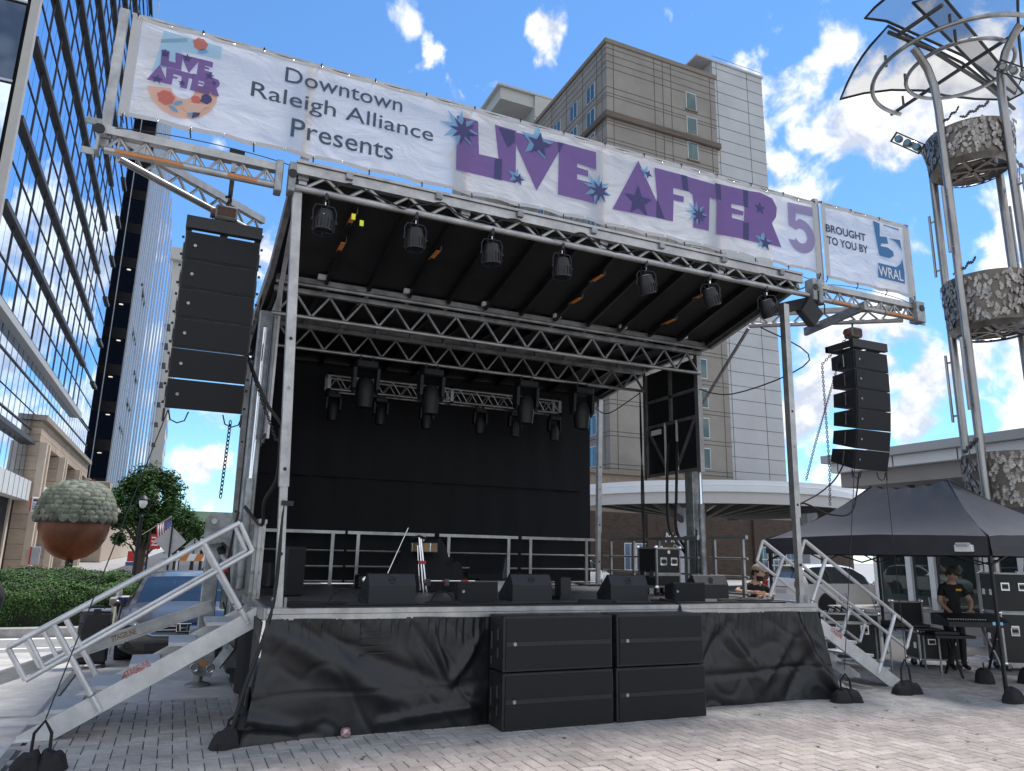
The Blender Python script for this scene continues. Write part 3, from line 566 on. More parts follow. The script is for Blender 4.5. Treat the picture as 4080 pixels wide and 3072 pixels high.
MB().grid(420, 46, skirt_front).build('front_skirt', VINYL, st, smooth=True, ang=180)
def skirt_side(x0, sgn):
    def f(u, v):
        y = -.05 + u * 6.1; z = v * 1.11; fl = (1 - v) ** 1.6
        return (x0 + sgn * (.03 + .13 * fl * (1 - u) ** 6 + .05 * noise.noise((y * 1.6, z * 1.1, 5)) * (1.2 - v) + .012 * max(0, (z - .9) / .2) * math.sin(y * 70)), y, z)
    return f
MB().grid(150, 20, lambda u, v: skirt_side(-.03, -1)(u * .12, v)).build('side_skirt', VINYL, st, smooth=True, ang=180)
MB().grid(200, 20, skirt_side(SW + .03, 1)).build('side_skirt', VINYL, st, smooth=True, ang=180)
MB().grid(80, 12, lambda u, v: (-.05 + .03 * math.sin(u * 40), .8 + u * 5, .1 + v * 1.0)).build('side_drape', DRAPE, st, smooth=True)
for cx in (1.12, 3.05 - .55):           # sewn patches on the skirt
    for k in range(4): MB().bar((cx - .17 + .0 * k, skirt_y(cx, .93) - .008, .98 - .07 * k), (cx + .17, skirt_y(cx, .93) - .012, .98 - .07 * k + .01 * (k % 2)), .006, .012).build('stitching', VINYL, st)
# corner posts
def post(bx, by, bz, tx, ty, tz, name='post', w=.10):
    b_, t_ = V(bx, by, bz), V(tx, ty, tz); m_ = b_.lerp(t_, .27)
    p = MB().bar(m_, t_, w, w, (0, 1, 0)).build(name, ALU, st)
    MB().bar(b_, m_, w * .8, w * .8, (0, 1, 0)).build('inner_tube', ALU, p); MB().box((bx - .1, by - .07, bz), (bx + .1, by + .07, bz + .02)).build('foot_plate', GALV, p)
    for s_ in (-.06, .06): MB().tube((bx + s_, by - .06, bz + .02), (bx + s_, by - .06, bz + .12), .016, 8).build('bolt', GALV, p)
    for f_ in (.12, .31, .5, .62):
        c = b_.lerp(t_, f_); MB().tube(c - V(0, w * .515, 0), c - V(0, w * .44, 0), .02, 10).build('pin_hole', BLK if f_ != .5 else GALV, p)
    return p
pL = post(.09, .03, H, -.10, .03, 5.8); pR = post(7.11, .03, H, 7.17, .03, 5.62); post(7.36, 5.95, H, 7.44, 5.95, 5.25, w=.1); post(.0, 5.95, H, -.05, 5.95, 5.2, w=.1)
MB().bar((.085, -.03, 2.26), (.087, -.03, 2.26 + .05), .12, .02, (0, 1, 0)).build('tape', BLK, pL)
# front roof truss
ft = MB().box((-.14, -.06, 6.03), (7.5, .08, 6.12)).box((-.14, -.085, 6.125), (7.5, .08, 6.16)).box((-.14, -.075, 5.995), (7.5, -.03, 6.025)).build('front_truss', ALU, st)
MB().tube((-.2, -.03, 5.83), (7.62, -.03, 5.83), .042, 12).build('lower_chord', ALU, ft, smooth=True)
zigzag(ft, 'brace', (-.05, -.03, 5.83), (7.45, -.03, 5.83), (-.05, -.03, 6.02), (7.45, -.03, 6.02), 15, .021, ALU)
for k in range(7): MB().box((.42 + 1.1 * k, -.1, 6.05), (.5 + 1.1 * k, -.062, 6.13)).build('latch', GALV, ft)
# roof panels: black underside with ribs
ROOF = mat('black roof lining', (.0105, .0105, .012), .6, 0, 3, .4, .1, 20)
def roofpanel(y0, z0, y1, z1, name):
    p = MB().add([(-.1, y0, z0), (7.46, y0, z0), (7.46, y1, z1), (-.1, y1, z1), (-.1, y0, z0 + .06), (7.46, y0, z0 + .06), (7.46, y1, z1 + .06), (-.1, y1, z1 + .06)], [(3, 2, 1, 0), (4, 5, 6, 7), (0, 1, 5, 4), (1, 2, 6, 5), (2, 3, 7, 6), (3, 0, 4, 7)]).build(name, ROOF, st)
    for i in range(13):
        x = .02 + i * .612; MB().bar((x, y0 + .02, z0 - .055), (x, y1 - .02, z1 - .055), .05, .11).build('rib', mat('black rib', (.016, .016, .018), .4, .3, 4, .3), p)
    return p
rf = roofpanel(.09, 6.07, 2.14, 5.62, 'roof_front_panel'); rc = roofpanel(2.2, 5.66, 4.12, 5.66, 'roof_centre_panel'); rb = roofpanel(4.16, 5.62, 6.2, 5.36, 'roof_rear_panel')
MB().box((-.12, 2.0, 5.76), (7.48, 4.3, 5.79)).build('roof_skin', ROOF, st)
for i, f_ in ((1, .22), (1, .52), (3, .42), (7, .34), (7, .66), (10, .3), (10, .72), (2, 1.25)):
    x = .02 + i * .612; y = .09 + f_ * 2.05; z = 6.07 - f_ * .45 - .055 if f_ < 1 else 5.6
    MB().box((x - .028, y - .17, z - .075), (x + .028, y + .17, z - .06)).build('warning_label', ORANGE, rf)
    MB().box((x + .026, y - .2, z - .07), (x + .034, y + .2, z + .05)).build('label_plate', ALUD, rf)
for sx in (-.13, 7.49):
    MB().bar((sx, .05, 6.02), (sx, 2.2, 5.57), .07, .17).build('roof_side_beam', ALUD, st); MB().bar((sx, 2.2, 5.60), (sx, 4.15, 5.60), .07, .17).build('roof_side_beam', ALUD, st); MB().bar((sx, 4.15, 5.56), (sx, 6.2, 5.30), .07, .17).build('roof_side_beam', ALUD, st)
MB().box((-.1, 6.12, 5.14), (7.46, 6.2, 5.31)).build('rear_beam', ALUD, st)
# centre trusses
for y, nm in ((2.3, 'centre_truss'), (4.02, 'centre_truss')):
    c = MB().box((-.05, y - .04, 5.385), (7.36, y + .04, 5.455)).build(nm, ALUD, st)
    MB().tube((-.05, y, 5.05), (7.34, y, 5.05), .032, 10).build('lower_chord', ALU, c, smooth=True)
    zigzag(c, 'brace', (.0, y, 5.06), (7.3, y, 5.06), (.0, y, 5.39), (7.3, y, 5.39), 15, .02, ALUD, True)
    g = -1 if y < 3 else 1
    MB().box((-.05, y + g * .12 - .04, 5.50), (7.4, y + g * .12 + .04, 5.58)).build('edge_beam', ALUD, c); MB().tube((-.05, y + g * .16, 5.475), (7.4, y + g * .16, 5.475), .03, 8).build('edge_tube', ALUD, c, smooth=True)
    for i in range(13): MB().box((.0 + i * .612, y + g * .08 - .05, 5.46), (.05 + i * .612, y + g * .08 + .05, 5.60)).build('bracket', ALUD, c)
    for i in range(6): MB().box((.5 + i * 1.25, y + g * .3, 5.56), (.62 + i * 1.25, y + g * .3 + .07, 5.62)).build('work_lamp', WHITE, c)
# folded end panels and masts
for X, s_ in ((7.33, 1), (.02, -1)):
    e = MB().box((X, 2.4, 3.36), (X + .03, 3.96, 5.36)).build('end_panel', mat('end panel lining', (.010, .010, .011), .6, 0, 4, .3) if s_ > 0 else ALU, st)
    xi = X - .03 if s_ > 0 else X + .03
    for y in (2.36, 3.98): MB().box((xi - .01, y - .05, 3.28), (X + .05, y + .05, 5.42)).build('panel_frame', ALU, e)
    for z in (3.34, 4.28, 4.78): MB().box((xi, 2.4, z - .03), (X + .035, 3.96, z + .03)).build('panel_rail', ALUD, e)
    MB().box((xi, 3.12, 4.28), (X + .032, 3.2, 5.36)).build('panel_rail', ALUD, e)
    for a, c in ((2.45, 3.02), (3.9, 3.3)): MB().bar((xi + .01, a, 4.25), (xi + .01, c, 3.4), .03, .05).build('panel_brace', ALUD, e)
    for y in (2.98, 3.34): MB().bar((xi + .005, y, 3.3), (xi + .005, y, 4.3), .02, .04).build('panel_brace', ALUD, e)
    if s_ > 0: MB().box((X - .06, 3.42, 4.1), (X - .055, 3.75, 4.2)).build('maker_plate', WHITE, e)
    mx_ = 7.42 if s_ > 0 else -.17
    m_ = MB().box((mx_, 2.72, .3), (mx_ + .17, 2.95, 3.4 if s_ > 0 else 5.2), .01).build('mast', GALV, st)
    MB().box((mx_ - .03, 2.66, .3), (mx_ + .2, 3.0, 2.2), .01).build('mast_sleeve', GALV, m_)
    MB().tube((mx_ + .08, 2.6, 1.3), (mx_ + .08, 2.6, 2.75), .055, 12).build('cylinder', GALV, m_, smooth=True); MB().tube((mx_ + .08, 2.6, 2.75), (mx_ + .08, 2.6, 4.0 if s_ > 0 else 4.9), .03, 12).build('piston_rod', CHROME, m_, smooth=True)
    MB().path([(mx_ - .05, 2.62, 1.3), (mx_ - .1, 2.55, 1.7), (mx_ - .06, 2.6, 2.1), (mx_ - .03, 2.62, 2.3)], .016, 6).build('hydraulic_hose', RUB, m_, smooth=True)
    MB().bar((mx_ + .08, 1.2, 4.75), (mx_ + .1, .45, 5.7), .05, .05).build('roof_strut', ALUD, st) if s_ < 0 else MB().tube((7.5, 2.45, 4.55), (7.52, 1.2, 5.62), .028, 8).build('roof_strut', ALUD, st, smooth=True)
for a, b_ in (((-.12, 2.25, 4.35), (-.12, 2.45, 4.6)), ((-.2, 2.3, 5.15), (-.2, 2.6, 5.3))): MB().box(a, b_, .01).build('winch_box', GALV, st)
# steel outrigger leg behind the left stair
j = MB().box((-.53, 3.25, .32), (-.33, 3.5, 1.95), .01).build('outrigger_leg', GALV, st)
MB().prism([(-.58, 1.85), (-.58, 2.22), (-.5, 2.30), (-.3, 2.30), (-.02, 2.02), (-.02, 1.2), (-.16, 1.2), (-.16, 1.75), (-.32, 1.9)], lambda u, v, d: (u, 3.1 + d, v), 0, .08).build('outrigger_arm', GALV, j)
MB().prism([(-.5, 1.9), (-.5, 2.2), (-.32, 2.2), (-.05, 1.95), (-.05, 1.3)], lambda u, v, d: (u, 3.45 + d, v), 0, .06).build('outrigger_arm', GALV, j)
MB().tube((-.33, 3.3, 1.75), (-.02, 3.0, 1.35), .055, 12).build('cylinder', GALV, j, smooth=True); MB().tube((-.37, 3.3, 1.82), (-.3, 3.28, 1.73), .06, 10).build('cylinder_seal', RUB, j, smooth=True)
MB().prism([(-.62, .75), (-.35, .75), (-.26, .3), (-.3, .12), (-.5, .16), (-.62, .28)], lambda u, v, d: (u, 3.16 + d, v), 0, .42).build('foot_housing', GALV, j)
MB().tube((-.45, 3.35, .02), (-.45, 3.35, .3), .06, 12).build('jack_screw', STEEL, j); MB().lathe([(.16, 0), (.16, .02), (.06, .05), (.05, .06)], 16, (-.45, 3.35, .005)).build('jack_pad', GALV, j)
MB().box((-.27, 3.2, 1.0), (-.2, 3.4, 1.9)).build('guide_rail', GALV, j); MB().box((-.272, 3.19, 1.35), (-.198, 3.195, 1.62)).build('red_reflector', RED, j); MB().bar((-.54, 3.155, .42), (-.44, 3.155, .72), .06, .004, (0, 1, 0)).build('white_reflector', WHITE, j); MB().bar((-.44, 3.155, .74), (-.42, 3.155, .8), .06, .004, (0, 1, 0)).build('red_reflector', RED, j)
MB().box((-.45, 3.15, .27), (-.38, 3.158, .34)).build('warning_label', ORANGE, j)
for c in ((-.52, 3.14, .26), (-.32, 3.14, .24)): MB().path([(c[0] + .05 * math.cos(a * PI / 6), c[1], c[2] + .05 * math.sin(a * PI / 6)) for a in range(12)], .012, 6, True).build('pin_ring', CHROME, j, smooth=True)
for z in (2.18, 1.66): MB().tube((-.47, 3.09, z), (-.47, 3.07, z), .04, 12).build('pivot_pin', ALU, j)
MB().path([(-.18, 3.05, 1.9), (-.05, 3.0, 1.7), (-.08, 3.0, 1.45), (-.2, 3.02, 1.4), (-.26, 3.02, 1.5)], .018, 6).build('hydraulic_hose', RUB, j, smooth=True); MB().path([(-.25, 3.05, 1.1), (-.2, 3.0, .95), (-.1, 3.0, 1.05), (-.02, 3.0, 1.2)], .014, 6).build('hydraulic_hose', RUB, j, smooth=True)
MB().box((-.2, 2.5, .55), (-.08, 2.75, 1.1), .01).build('valve_box', GALV, st); MB().bar((-.28, 2.6, .35), (-.12, 2.5, .6), .06, .12).build('axle_arm', GALV, st)
# wing trusses that carry the line arrays
def wing(x0, x1, yb):            # x0 at roof corner, x1 outer end, yb depth of the inner end of the diagonal
    n = 7; w_ = MB().box((min(x0, x1), -.05, 5.985), (max(x0, x1), .05, 6.075)).build('wing_truss', ALU, st)
    MB().tube((x0, -.02, 5.81), (x1, -.02, 5.81), .04, 10).build('lower_chord', ALU, w_, smooth=True); zigzag(w_, 'brace', (x0, -.02, 5.81), (x1, -.02, 5.81), (x0, 0, 5.99), (x1, 0, 5.99), n, .018, ALU)
    for k in range(n): xx = x0 + (x1 - x0) * (k + .5) / n; MB().tube((xx, -.02, 5.82), (xx, 0, 5.99), .014, 6).build('post_brace', ALU, w_)
    a, b_ = V(x1 + (.12 if x1 < 0 else -.12), .12, 0), V(x0, yb, 0)
    d = MB().bar(a + V(0, 0, 6.03), b_ + V(0, 0, 6.03), .07, .09).build('diagonal_truss', ALU, st); MB().tube(a + V(0, 0, 5.81), b_ + V(0, 0, 5.81), .04, 10).build('lower_chord', ALU, d, smooth=True); zigzag(d, 'brace', a + V(0, 0, 5.81), b_ + V(0, 0, 5.81), a + V(0, 0, 5.99), b_ + V(0, 0, 5.99), 7, .018, ALU)
    s_ = 1 if x1 > 0 else -1
    hb = MB().box((x1 - .05, -.12, 5.74), (x1 + .11 * s_ + .03, .06, 6.1), .01).build('hinge_block', GALV, w_)
    MB().tube((x1 + .06 * s_, -.122, 5.98), (x1 + .06 * s_, -.135, 5.98), .055, 14).build('hinge_bore', BLK, hb); MB().box((x1 + .08 * s_, -.05, 6.06), (x1 + .2 * s_, -.03, 6.13)).build('hinge_lug', GALV, hb); MB().box((x1 + .08 * s_, -.05, 5.72), (x1 + .2 * s_, -.03, 5.79)).build('hinge_lug', GALV, hb)
    hb2 = MB().box((x0 - .06 * s_, -.1, 5.72), (x0 + .02 * s_, .06, 6.1), .01).box((x0 - .2 * s_, -.12, 5.74), (x0 - .12 * s_, .06, 6.1), .01).build('hinge_block', GALV, w_)
    MB().tube((x0 - .16 * s_, -.122, 5.95), (x0 - .16 * s_, -.135, 5.95), .05, 14).build('hinge_bore', BLK, hb2)
    MB().box((min(x0 + (x1 - x0) * .12, x0 + (x1 - x0) * .3), -.068, 5.785), (max(x0 + (x1 - x0) * .12, x0 + (x1 - x0) * .3), -.06, 5.82)).build('warning_label', ORANGE, w_); MB().box((min(x1 - .1 * s_, x1 - .75 * s_), -.068, 5.785), (max(x1 - .1 * s_, x1 - .75 * s_), -.06, 5.82)).build('warning_label', ORANGE, w_)
    return w_
wl = wing(-.34, -2.05, 1.5); wr = wing(7.85, 10.02, 1.55)
MB().bar((8.72, -.15, 5.80), (8.85, 1.25, 5.76), .06, .14).build('hoist_beam', ALUD, wr); MB().bar((-.80, -.05, 5.9), (-.78, 1.15, 5.92), .05, .1).build('hoist_beam', GALV, wl)
MB().box((-.86, -.03, 6.075), (-.70, .03, 6.14)).build('beam_clamp', BLKM, wl); MB().bar((7.75, -.1, 5.98), (8.35, .55, 6.16), .06, .15).build('swing_arm', ALUD, wr)
MB().bar((7.25, .5, 5.66), (7.9, -.05, 5.80), .08, .16).build('swing_arm', mat('dark arm', (.06, .06, .062), .5, .5), wr)
# banner uprights
for x, zt in ((-2.07, 7.52), (-.05, 7.48), (1.94, 7.47), (3.95, 7.49), (5.96, 7.5), (7.98, 7.56), (10.09, 7.55)):
    u_ = MB().box((x - .045, .0, 5.9 if x > -2 else 5.86), (x + .045, .07, zt)).build('banner_upright', ALU, st); MB().box((x - .06, -.02, 5.95), (x + .06, .1, 6.0)).build('upright_clamp', GALV, u_)
MB().box((-2.0, .02, 7.49), (7.95, .05, 7.515)).build('banner_top_rail', ALU, st); MB().box((8.05, .02, 7.53), (10.02, .05, 7.555)).build('banner_top_rail', ALU, st)
# ------------------------------------------------------------------ banners
BAN = cloth_mat('banner cloth', (.88, .87, .90), .62, .12); HEM = cloth_mat('banner hem', (.55, .54, .54), .3, .0)
PUR = cloth_mat('purple print', (.20, .115, .34), .36, .0); IND = cloth_mat('indigo print', (.06, .06, .2), .3, .0); SKYB = cloth_mat('blue print', (.22, .45, .68), .4, .02); SLATE = cloth_mat('slate print', (.055, .075, .12), .25, .0); BLUE = cloth_mat('logo blue print', (.06, .2, .42), .35, .0); PEACH = cloth_mat('peach print', (.75, .47, .36), .4, .0); ROSE = cloth_mat('rose print', (.66, .2, .16), .4, .0)
def ban(name, x0, x1, z0, z1, label):
    t_ = thing(name, label, 'banner', (x0, 0, z0))
    def f(u, v):
        sag = .03 * abs(math.sin(PI * (x0 + u * (x1 - x0)) / .66)) * (abs(v - .5) * 2) ** 6; x = x0 + u * (x1 - x0)
        z = z0 + v * (z1 - z0); z = z + (sag if v < .5 else -sag); return (x - x0, -.03 + .006 * math.sin(x * 2.1) * math.sin(PI * v) + .009 * noise.noise((x * 3, v * 4, 3)) * math.sin(PI * v) - .006 * (abs(v - .5) * 2) ** 3 * math.sin(x * 19), z - z0)
    MB().grid(160, 20, f).build('sheet', BAN, t_, smooth=True)
    for a, b_ in ((0, .045), (.955, 1)): MB().grid(160, 1, lambda u, v: (lambda p: (p[0], p[1] - .004, p[2]))(f(u, a + v * (b_ - a)))).build('hem', HEM, t_)
    for a, b_ in ((0, .1 / (x1 - x0)), (1 - .1 / (x1 - x0), 1)): MB().grid(1, 16, lambda u, v: (lambda p: (p[0], p[1] - .006, p[2]))(f(a + u * (b_ - a), v))).build('hem', HEM, t_)
    n = int((x1 - x0) / .33)
    for k in range(n + 1):
        u = .005 + .99 * k / n
        for v in (.025, .975):
            p = Vector(f(u, v)); MB().path([p + V(.013 * math.cos(a * PI / 4), -.01, .013 * math.sin(a * PI / 4)) for a in range(8)], .005, 5, True).build('eyelet', CHROME, t_, smooth=True)
            if k % 2 == 0: MB().path([p + V(0, -.012, 0), p + V(.0, -.02, -.05 if v < .5 else .04), p + V(.01, .03, -.09 if v < .5 else .06)], .008, 5).build('bungee', BLK, t_)
    return t_
bn = ban('banner', -1.98, 7.95, 6.22, 7.47, 'long white stage banner with purple event lettering above the roof'); bn2 = ban('banner', 8.03, 10.04, 6.17, 7.51, 'short white sponsor banner at the right end of the roof')
def prt(t_, name, poly, m, y=-.046):
    return MB().flat([(a - t_.location.x, c - t_.location.z) for a, c in poly], lambda u, v: (u, y, v)).build(name, m, t_, fix=False)
LET = dict(L=[(1.761, 7.283), (2.053, 7.281), (2.079, 6.815), (2.399, 6.822), (2.411, 6.521), (1.779, 6.522)], I=[(2.288, 7.297), (2.593, 7.29), (2.604, 6.529), (2.411, 6.527), (2.35, 6.83)], V=[(2.564, 7.264), (3.309, 7.292), (2.905, 6.494), (2.576, 7.12)],
 E=[(3.276, 7.295), (3.815, 7.295), (3.818, 7.023), (3.516, 7.046), (3.516, 6.988), (3.691, 6.98), (3.69, 6.886), (3.516, 6.886), (3.516, 6.809), (3.842, 6.806), (3.83, 6.509), (3.222, 6.512), (3.234, 7.121)],
 A=[(4.512, 7.341), (4.944, 6.526), (4.071, 6.487)], F=[(4.789, 7.3), (5.367, 7.306), (5.385, 7.059), (5.11, 7.054), (5.106, 6.955), (5.293, 6.958), (5.283, 6.865), (5.109, 6.862), (5.086, 6.518), (4.798, 6.516), (4.821, 6.833)],
 T=[(5.27, 7.3), (5.994, 7.287), (5.981, 7.056), (5.765, 7.049), (5.724, 6.507), (5.439, 6.501), (5.466, 6.87), (5.453, 7.028), (5.38, 7.06)],
 E2=[(5.879, 7.316), (6.517, 7.338), (6.498, 7.058), (6.17, 7.04), (6.166, 6.976), (6.402, 6.965), (6.383, 6.892), (6.17, 6.883), (6.171, 6.813), (6.496, 6.802), (6.471, 6.511), (5.859, 6.486), (5.897, 6.991)],
 R=[(6.416, 7.325), (6.747, 7.361), (6.992, 7.317), (7.076, 7.178), (7.047, 7.015), (6.953, 6.891), (7.12, 6.516), (6.809, 6.523), (6.74, 6.68), (6.686, 6.504), (6.364, 6.499), (6.425, 7.085)])
for i, (k, p) in enumerate(LET.items()): prt(bn, 'letter', p, PUR, -.046 - .0007 * i)
for p in ([(2.301, 6.802), (2.403, 6.823), (2.396, 6.517), (2.298, 6.515)], [(2.341, 7.271), (2.569, 7.27), (2.576, 7.12), (2.48, 7.015)], [(3.214, 7.29), (3.309, 7.292), (3.234, 7.121)], [(4.815, 6.832), (4.944, 6.526), (4.798, 6.524)], [(5.256, 7.302), (5.362, 7.303), (5.385, 7.059), (5.28, 7.059)], [(5.873, 7.315), (5.981, 7.315), (5.981, 7.056), (5.9, 7.053)], [(6.41, 7.324), (6.514, 7.338), (6.488, 7.043), (6.407, 7.042)], [(6.382, 6.78), (6.49, 6.793), (6.471, 6.511), (6.358, 6.506)]): prt(bn, 'overlap', p, IND, -.052)
def star(x, z, r, n, ri, rot=0): return [(x + (r if k % 2 == 0 else r * ri) * math.sin(PI * k / n + rot), z + (r if k % 2 == 0 else r * ri) * math.cos(PI * k / n + rot)) for k in range(2 * n)]
for x, z, r, n, ri, bl, rot in ((2.894, 7.2, .26, 5, .42, 1, .1), (4.632, 7.188, .11, 4, .35, 1, .3), (4.501, 6.70, .24, 5, .42, 0, 0), (3.824, 6.732, .24, 8, .4, 1, .2), (5.511, 6.744, .2, 8, .4, 1, 0), (6.727, 7.09, .11, 5, .42, 0, 0), (6.75, 6.55, .17, 5, .42, 1, .1), (2.6, 6.62, .13, 5, .4, 1, .2), (1.80, 7.11, .27, 8, .4, 1, .1)):
    prt(bn, 'star', star(x, z, r, n, ri, rot), SKYB if bl else IND, -.056)
    if bl: prt(bn, 'star_shadow', star(x + (.04 if x > 2 else .05), z + (-.03), r * .72, n, ri, rot), IND, -.060)
def put_text(t_, s_, x0, x1, z0, z1, m, bold=0):
    lettering('lettering', s_, (x0 - t_.location.x, -.047, z0 - t_.location.z), (1, 0, 0), (0, 0, 1), x1 - x0, z1 - z0, m, t_, bold)
put_text(bn, 'Downtown', -.36, 1.045, 7.118, 7.315, SLATE, .004); put_text(bn, 'Raleigh Alliance', -.71, 1.46, 6.765, 7.018, SLATE, .004); put_text(bn, 'Presents', -.24, .965, 6.44, 6.68, SLATE, .004)
LAV = cloth_mat('lavender print', (.34, .29, .5), .4, .0)
def arcp(cx, cz, r, a0, a1, n=22): return [(cx + r * math.cos(math.radians(a0 + (a1 - a0) * k / n)), cz + r * math.sin(math.radians(a0 + (a1 - a0) * k / n))) for k in range(n + 1)]
prt(bn, 'numeral', [(7.31, 7.33), (7.83, 7.35), (7.83, 7.19), (7.47, 7.175), (7.455, 7.035)] + arcp(7.55, 6.80, .29, 95, -160, 26) + [(7.40, 6.70)] + arcp(7.55, 6.80, .125, -155, 110, 16)[0:] + [(7.45, 6.88), (7.30, 6.93)], LAV)
prt(bn, 'logo_top', [(-1.664, 7.349), (-1.066, 7.344), (-1.067, 7.188), (-1.461, 7.169), (-1.465, 6.996), (-1.722, 6.827), (-1.685, 7.098)], cloth_mat('pale blue print', (.40, .62, .78), .4, 0))
prt(bn, 'logo_bowl', arcp(-1.40, 6.70, .35, 190, 395, 30) + arcp(-1.40, 6.70, .115, 395 - 20, 190, 20), PEACH)
for c, r in (((-1.553, 6.55), .085), ((-1.288, 7.30), .075), ((-1.259, 6.61), .05)): prt(bn, 'rose', [(c[0] + r * (1 + .12 * math.sin(5 * a * PI / 9)) * math.cos(a * PI / 9), c[1] + r * (1 + .12 * math.sin(7 * a * PI / 9)) * math.sin(a * PI / 9)) for a in range(18)], ROSE, -.052)
for c, a in (((-1.43, 6.52), .6), ((-1.47, 6.44), -.5), ((-1.29, 6.43), 1.0), ((-1.25, 7.22), .4)): prt(bn, 'leaf', [(c[0] + .055 * math.cos(t) * math.cos(a) - .024 * math.sin(t) * math.sin(a), c[1] + .055 * math.cos(t) * math.sin(a) + .024 * math.sin(t) * math.cos(a)) for t in [k * PI / 6 for k in range(12)]], SKYB, -.052)
prt(bn, 'hand', [(-1.38, 6.48), (-1.30, 6.56), (-1.18, 6.57), (-1.13, 6.60), (-1.12, 6.56), (-1.17, 6.53), (-1.2, 6.47), (-1.32, 6.43)], cloth_mat('pale peach print', (.8, .6, .5), .4, 0), -.054); prt(bn, 'microphone', [(-1.22, 6.60), (-1.14, 6.58)] + arcp(-1.155, 6.65, .055, -60, 200, 12), IND, -.056); prt(bn, 'microphone', [(-1.28, 6.37), (-1.21, 6.42), (-1.2, 6.46), (-1.27, 6.45)], IND, -.056)
for k in range(4): prt(bn, 'string_line', [(-1.68, 7.19 + .012 * k), (-1.42, 7.29 + .013 * k), (-1.42, 7.293 + .013 * k), (-1.68, 7.193 + .012 * k)], SLATE, -.052)
def logo_word(keys, x0, x1, z0, z1, xs, zs_):       # reuse the letter outlines at small size
    for i, k in enumerate(keys): prt(bn, 'letter', [(x0 + (a - xs[0]) / (xs[1] - xs[0]) * (x1 - x0), z0 + (c - zs_[0]) / (zs_[1] - zs_[0]) * (z1 - z0)) for a, c in LET[k]], PUR, -.0575 - .0007 * i - (0 if k in 'LIVE' else .0035))
logo_word('LIVE', -1.655, -1.13, 6.905, 7.115, (1.76, 3.84), (6.5, 7.3)); logo_word(['A', 'F', 'T', 'E2', 'R'], -1.76, -1.03, 6.70, 6.92, (4.07, 7.12), (6.49, 7.36))
for x, z, r in ((-1.62, 7.07, .05), (-1.40, 7.08, .05), (-1.15, 6.93, .05), (-1.66, 6.73, .06), (-1.42, 6.76, .04), (-1.10, 6.86, .03)): prt(bn, 'star', star(x, z, r, 5, .42), IND, -.068)
put_text(bn2, 'BROUGHT', 8.10, 8.99, 6.99, 7.13, SLATE, .028); put_text(bn2, 'TO YOU BY', 8.10, 9.02, 6.78, 6.92, SLATE, .028)
prt(bn2, 'logo_left', [(9.2, 7.42), (9.36, 7.40), (9.335, 7.16), (9.5, 7.18), (9.52, 7.06), (9.345, 7.03), (9.33, 6.98)] + [(9.5, 6.99), (9.62, 6.94), (9.63, 6.86), (9.52, 6.80), (9.30, 6.80), (9.27, 6.83)], BLUE)
prt(bn2, 'logo_right', [(9.55, 7.17), (9.82, 7.19), (9.845, 6.98), (9.78, 7.08), (9.68, 7.14)], BLUE); prt(bn2, 'logo_rule', [(9.45, 7.40), (9.82, 7.39), (9.82, 7.365), (9.45, 7.38)], BLUE)
prt(bn2, 'logo_plate', [(9.20, 6.40), (9.83, 6.395), (9.85, 6.62), (9.83, 6.86), (9.78, 6.75), (9.66, 6.665), (9.23, 6.665)], BLUE); put_text(bn2, 'WRAL', 9.225, 9.80, 6.435, 6.62, WHITE, .0)
# black drawstrings under the banners
for x0, x1, n in ((-1.98, 7.95, 15), (8.03, 10.04, 3)):
    pts = []
    for k in range(n * 4 + 1):
        u = k / (n * 4); x = x0 + u * (x1 - x0); s_ = abs(math.sin(PI * (x + .05) / 2.0)); pts.append((x, -.05, 6.03 + .10 * s_ ** .5))
    (lambda T_: MB().path([(p - T_.location.x, q, r - T_.location.z) for p, q, r in pts], .0055, 5).build('tie_cord', BLK, T_))(bn if n > 5 else bn2)
# ------------------------------------------------------------------ stage equipment
BADGE = mat('badge silver', (.34, .34, .35), .35, .7, 90, .5)
def ring(c, n_, r, tr, k=14):
    c, n_ = Vector(c), Vector(n_).normalized(); a = n_.orthogonal().normalized(); b = n_.cross(a)
    return [c + (a * math.cos(2 * PI * i / k) + b * math.sin(2 * PI * i / k)) * r for i in range(k)]
def chain(name, pts, label, link=.05, m=BLKM):
    pts = [Vector(p) for p in pts]; mb = MB(); flip = 0
    for a, b in zip(pts, pts[1:]):
        d = b - a; n = max(1, int(d.length / (link * .72)))
        for i in range(n):
            c = a.lerp(b, (i + .5) / n); t_ = d.normalized(); s_ = t_.orthogonal().normalized(); s_ = t_.cross(s_) if flip else s_; flip ^= 1
            mb.path([c + t_ * link * .5 * math.cos(q * PI / 4) + s_ * link * .3 * math.sin(q * PI / 4) for q in range(8)], link * .11, 4, True)
    return tag(mb.build(name, m, smooth=True), label, 'chain')
def cable(name, pts, label, r=.012, m=RUB, sub=6, parent=None):
    P_ = [Vector(p) for p in pts]; out = []
    for i in range(len(P_) - 1):
        p0, p1, p2, p3 = P_[max(0, i - 1)], P_[i], P_[i + 1], P_[min(len(P_) - 1, i + 2)]
        for k in range(sub):
            t_ = k / sub; out.append(.5 * ((2 * p1) + (p2 - p0) * t_ + (2 * p0 - 5 * p1 + 4 * p2 - p3) * t_ ** 2 + (3 * p1 - p0 - 3 * p2 + p3) * t_ ** 3))
    o = MB().path(out + [P_[-1]], r, 6).build(name, m, parent, smooth=True)
    return tag(o, label, 'cable') if parent is None else o
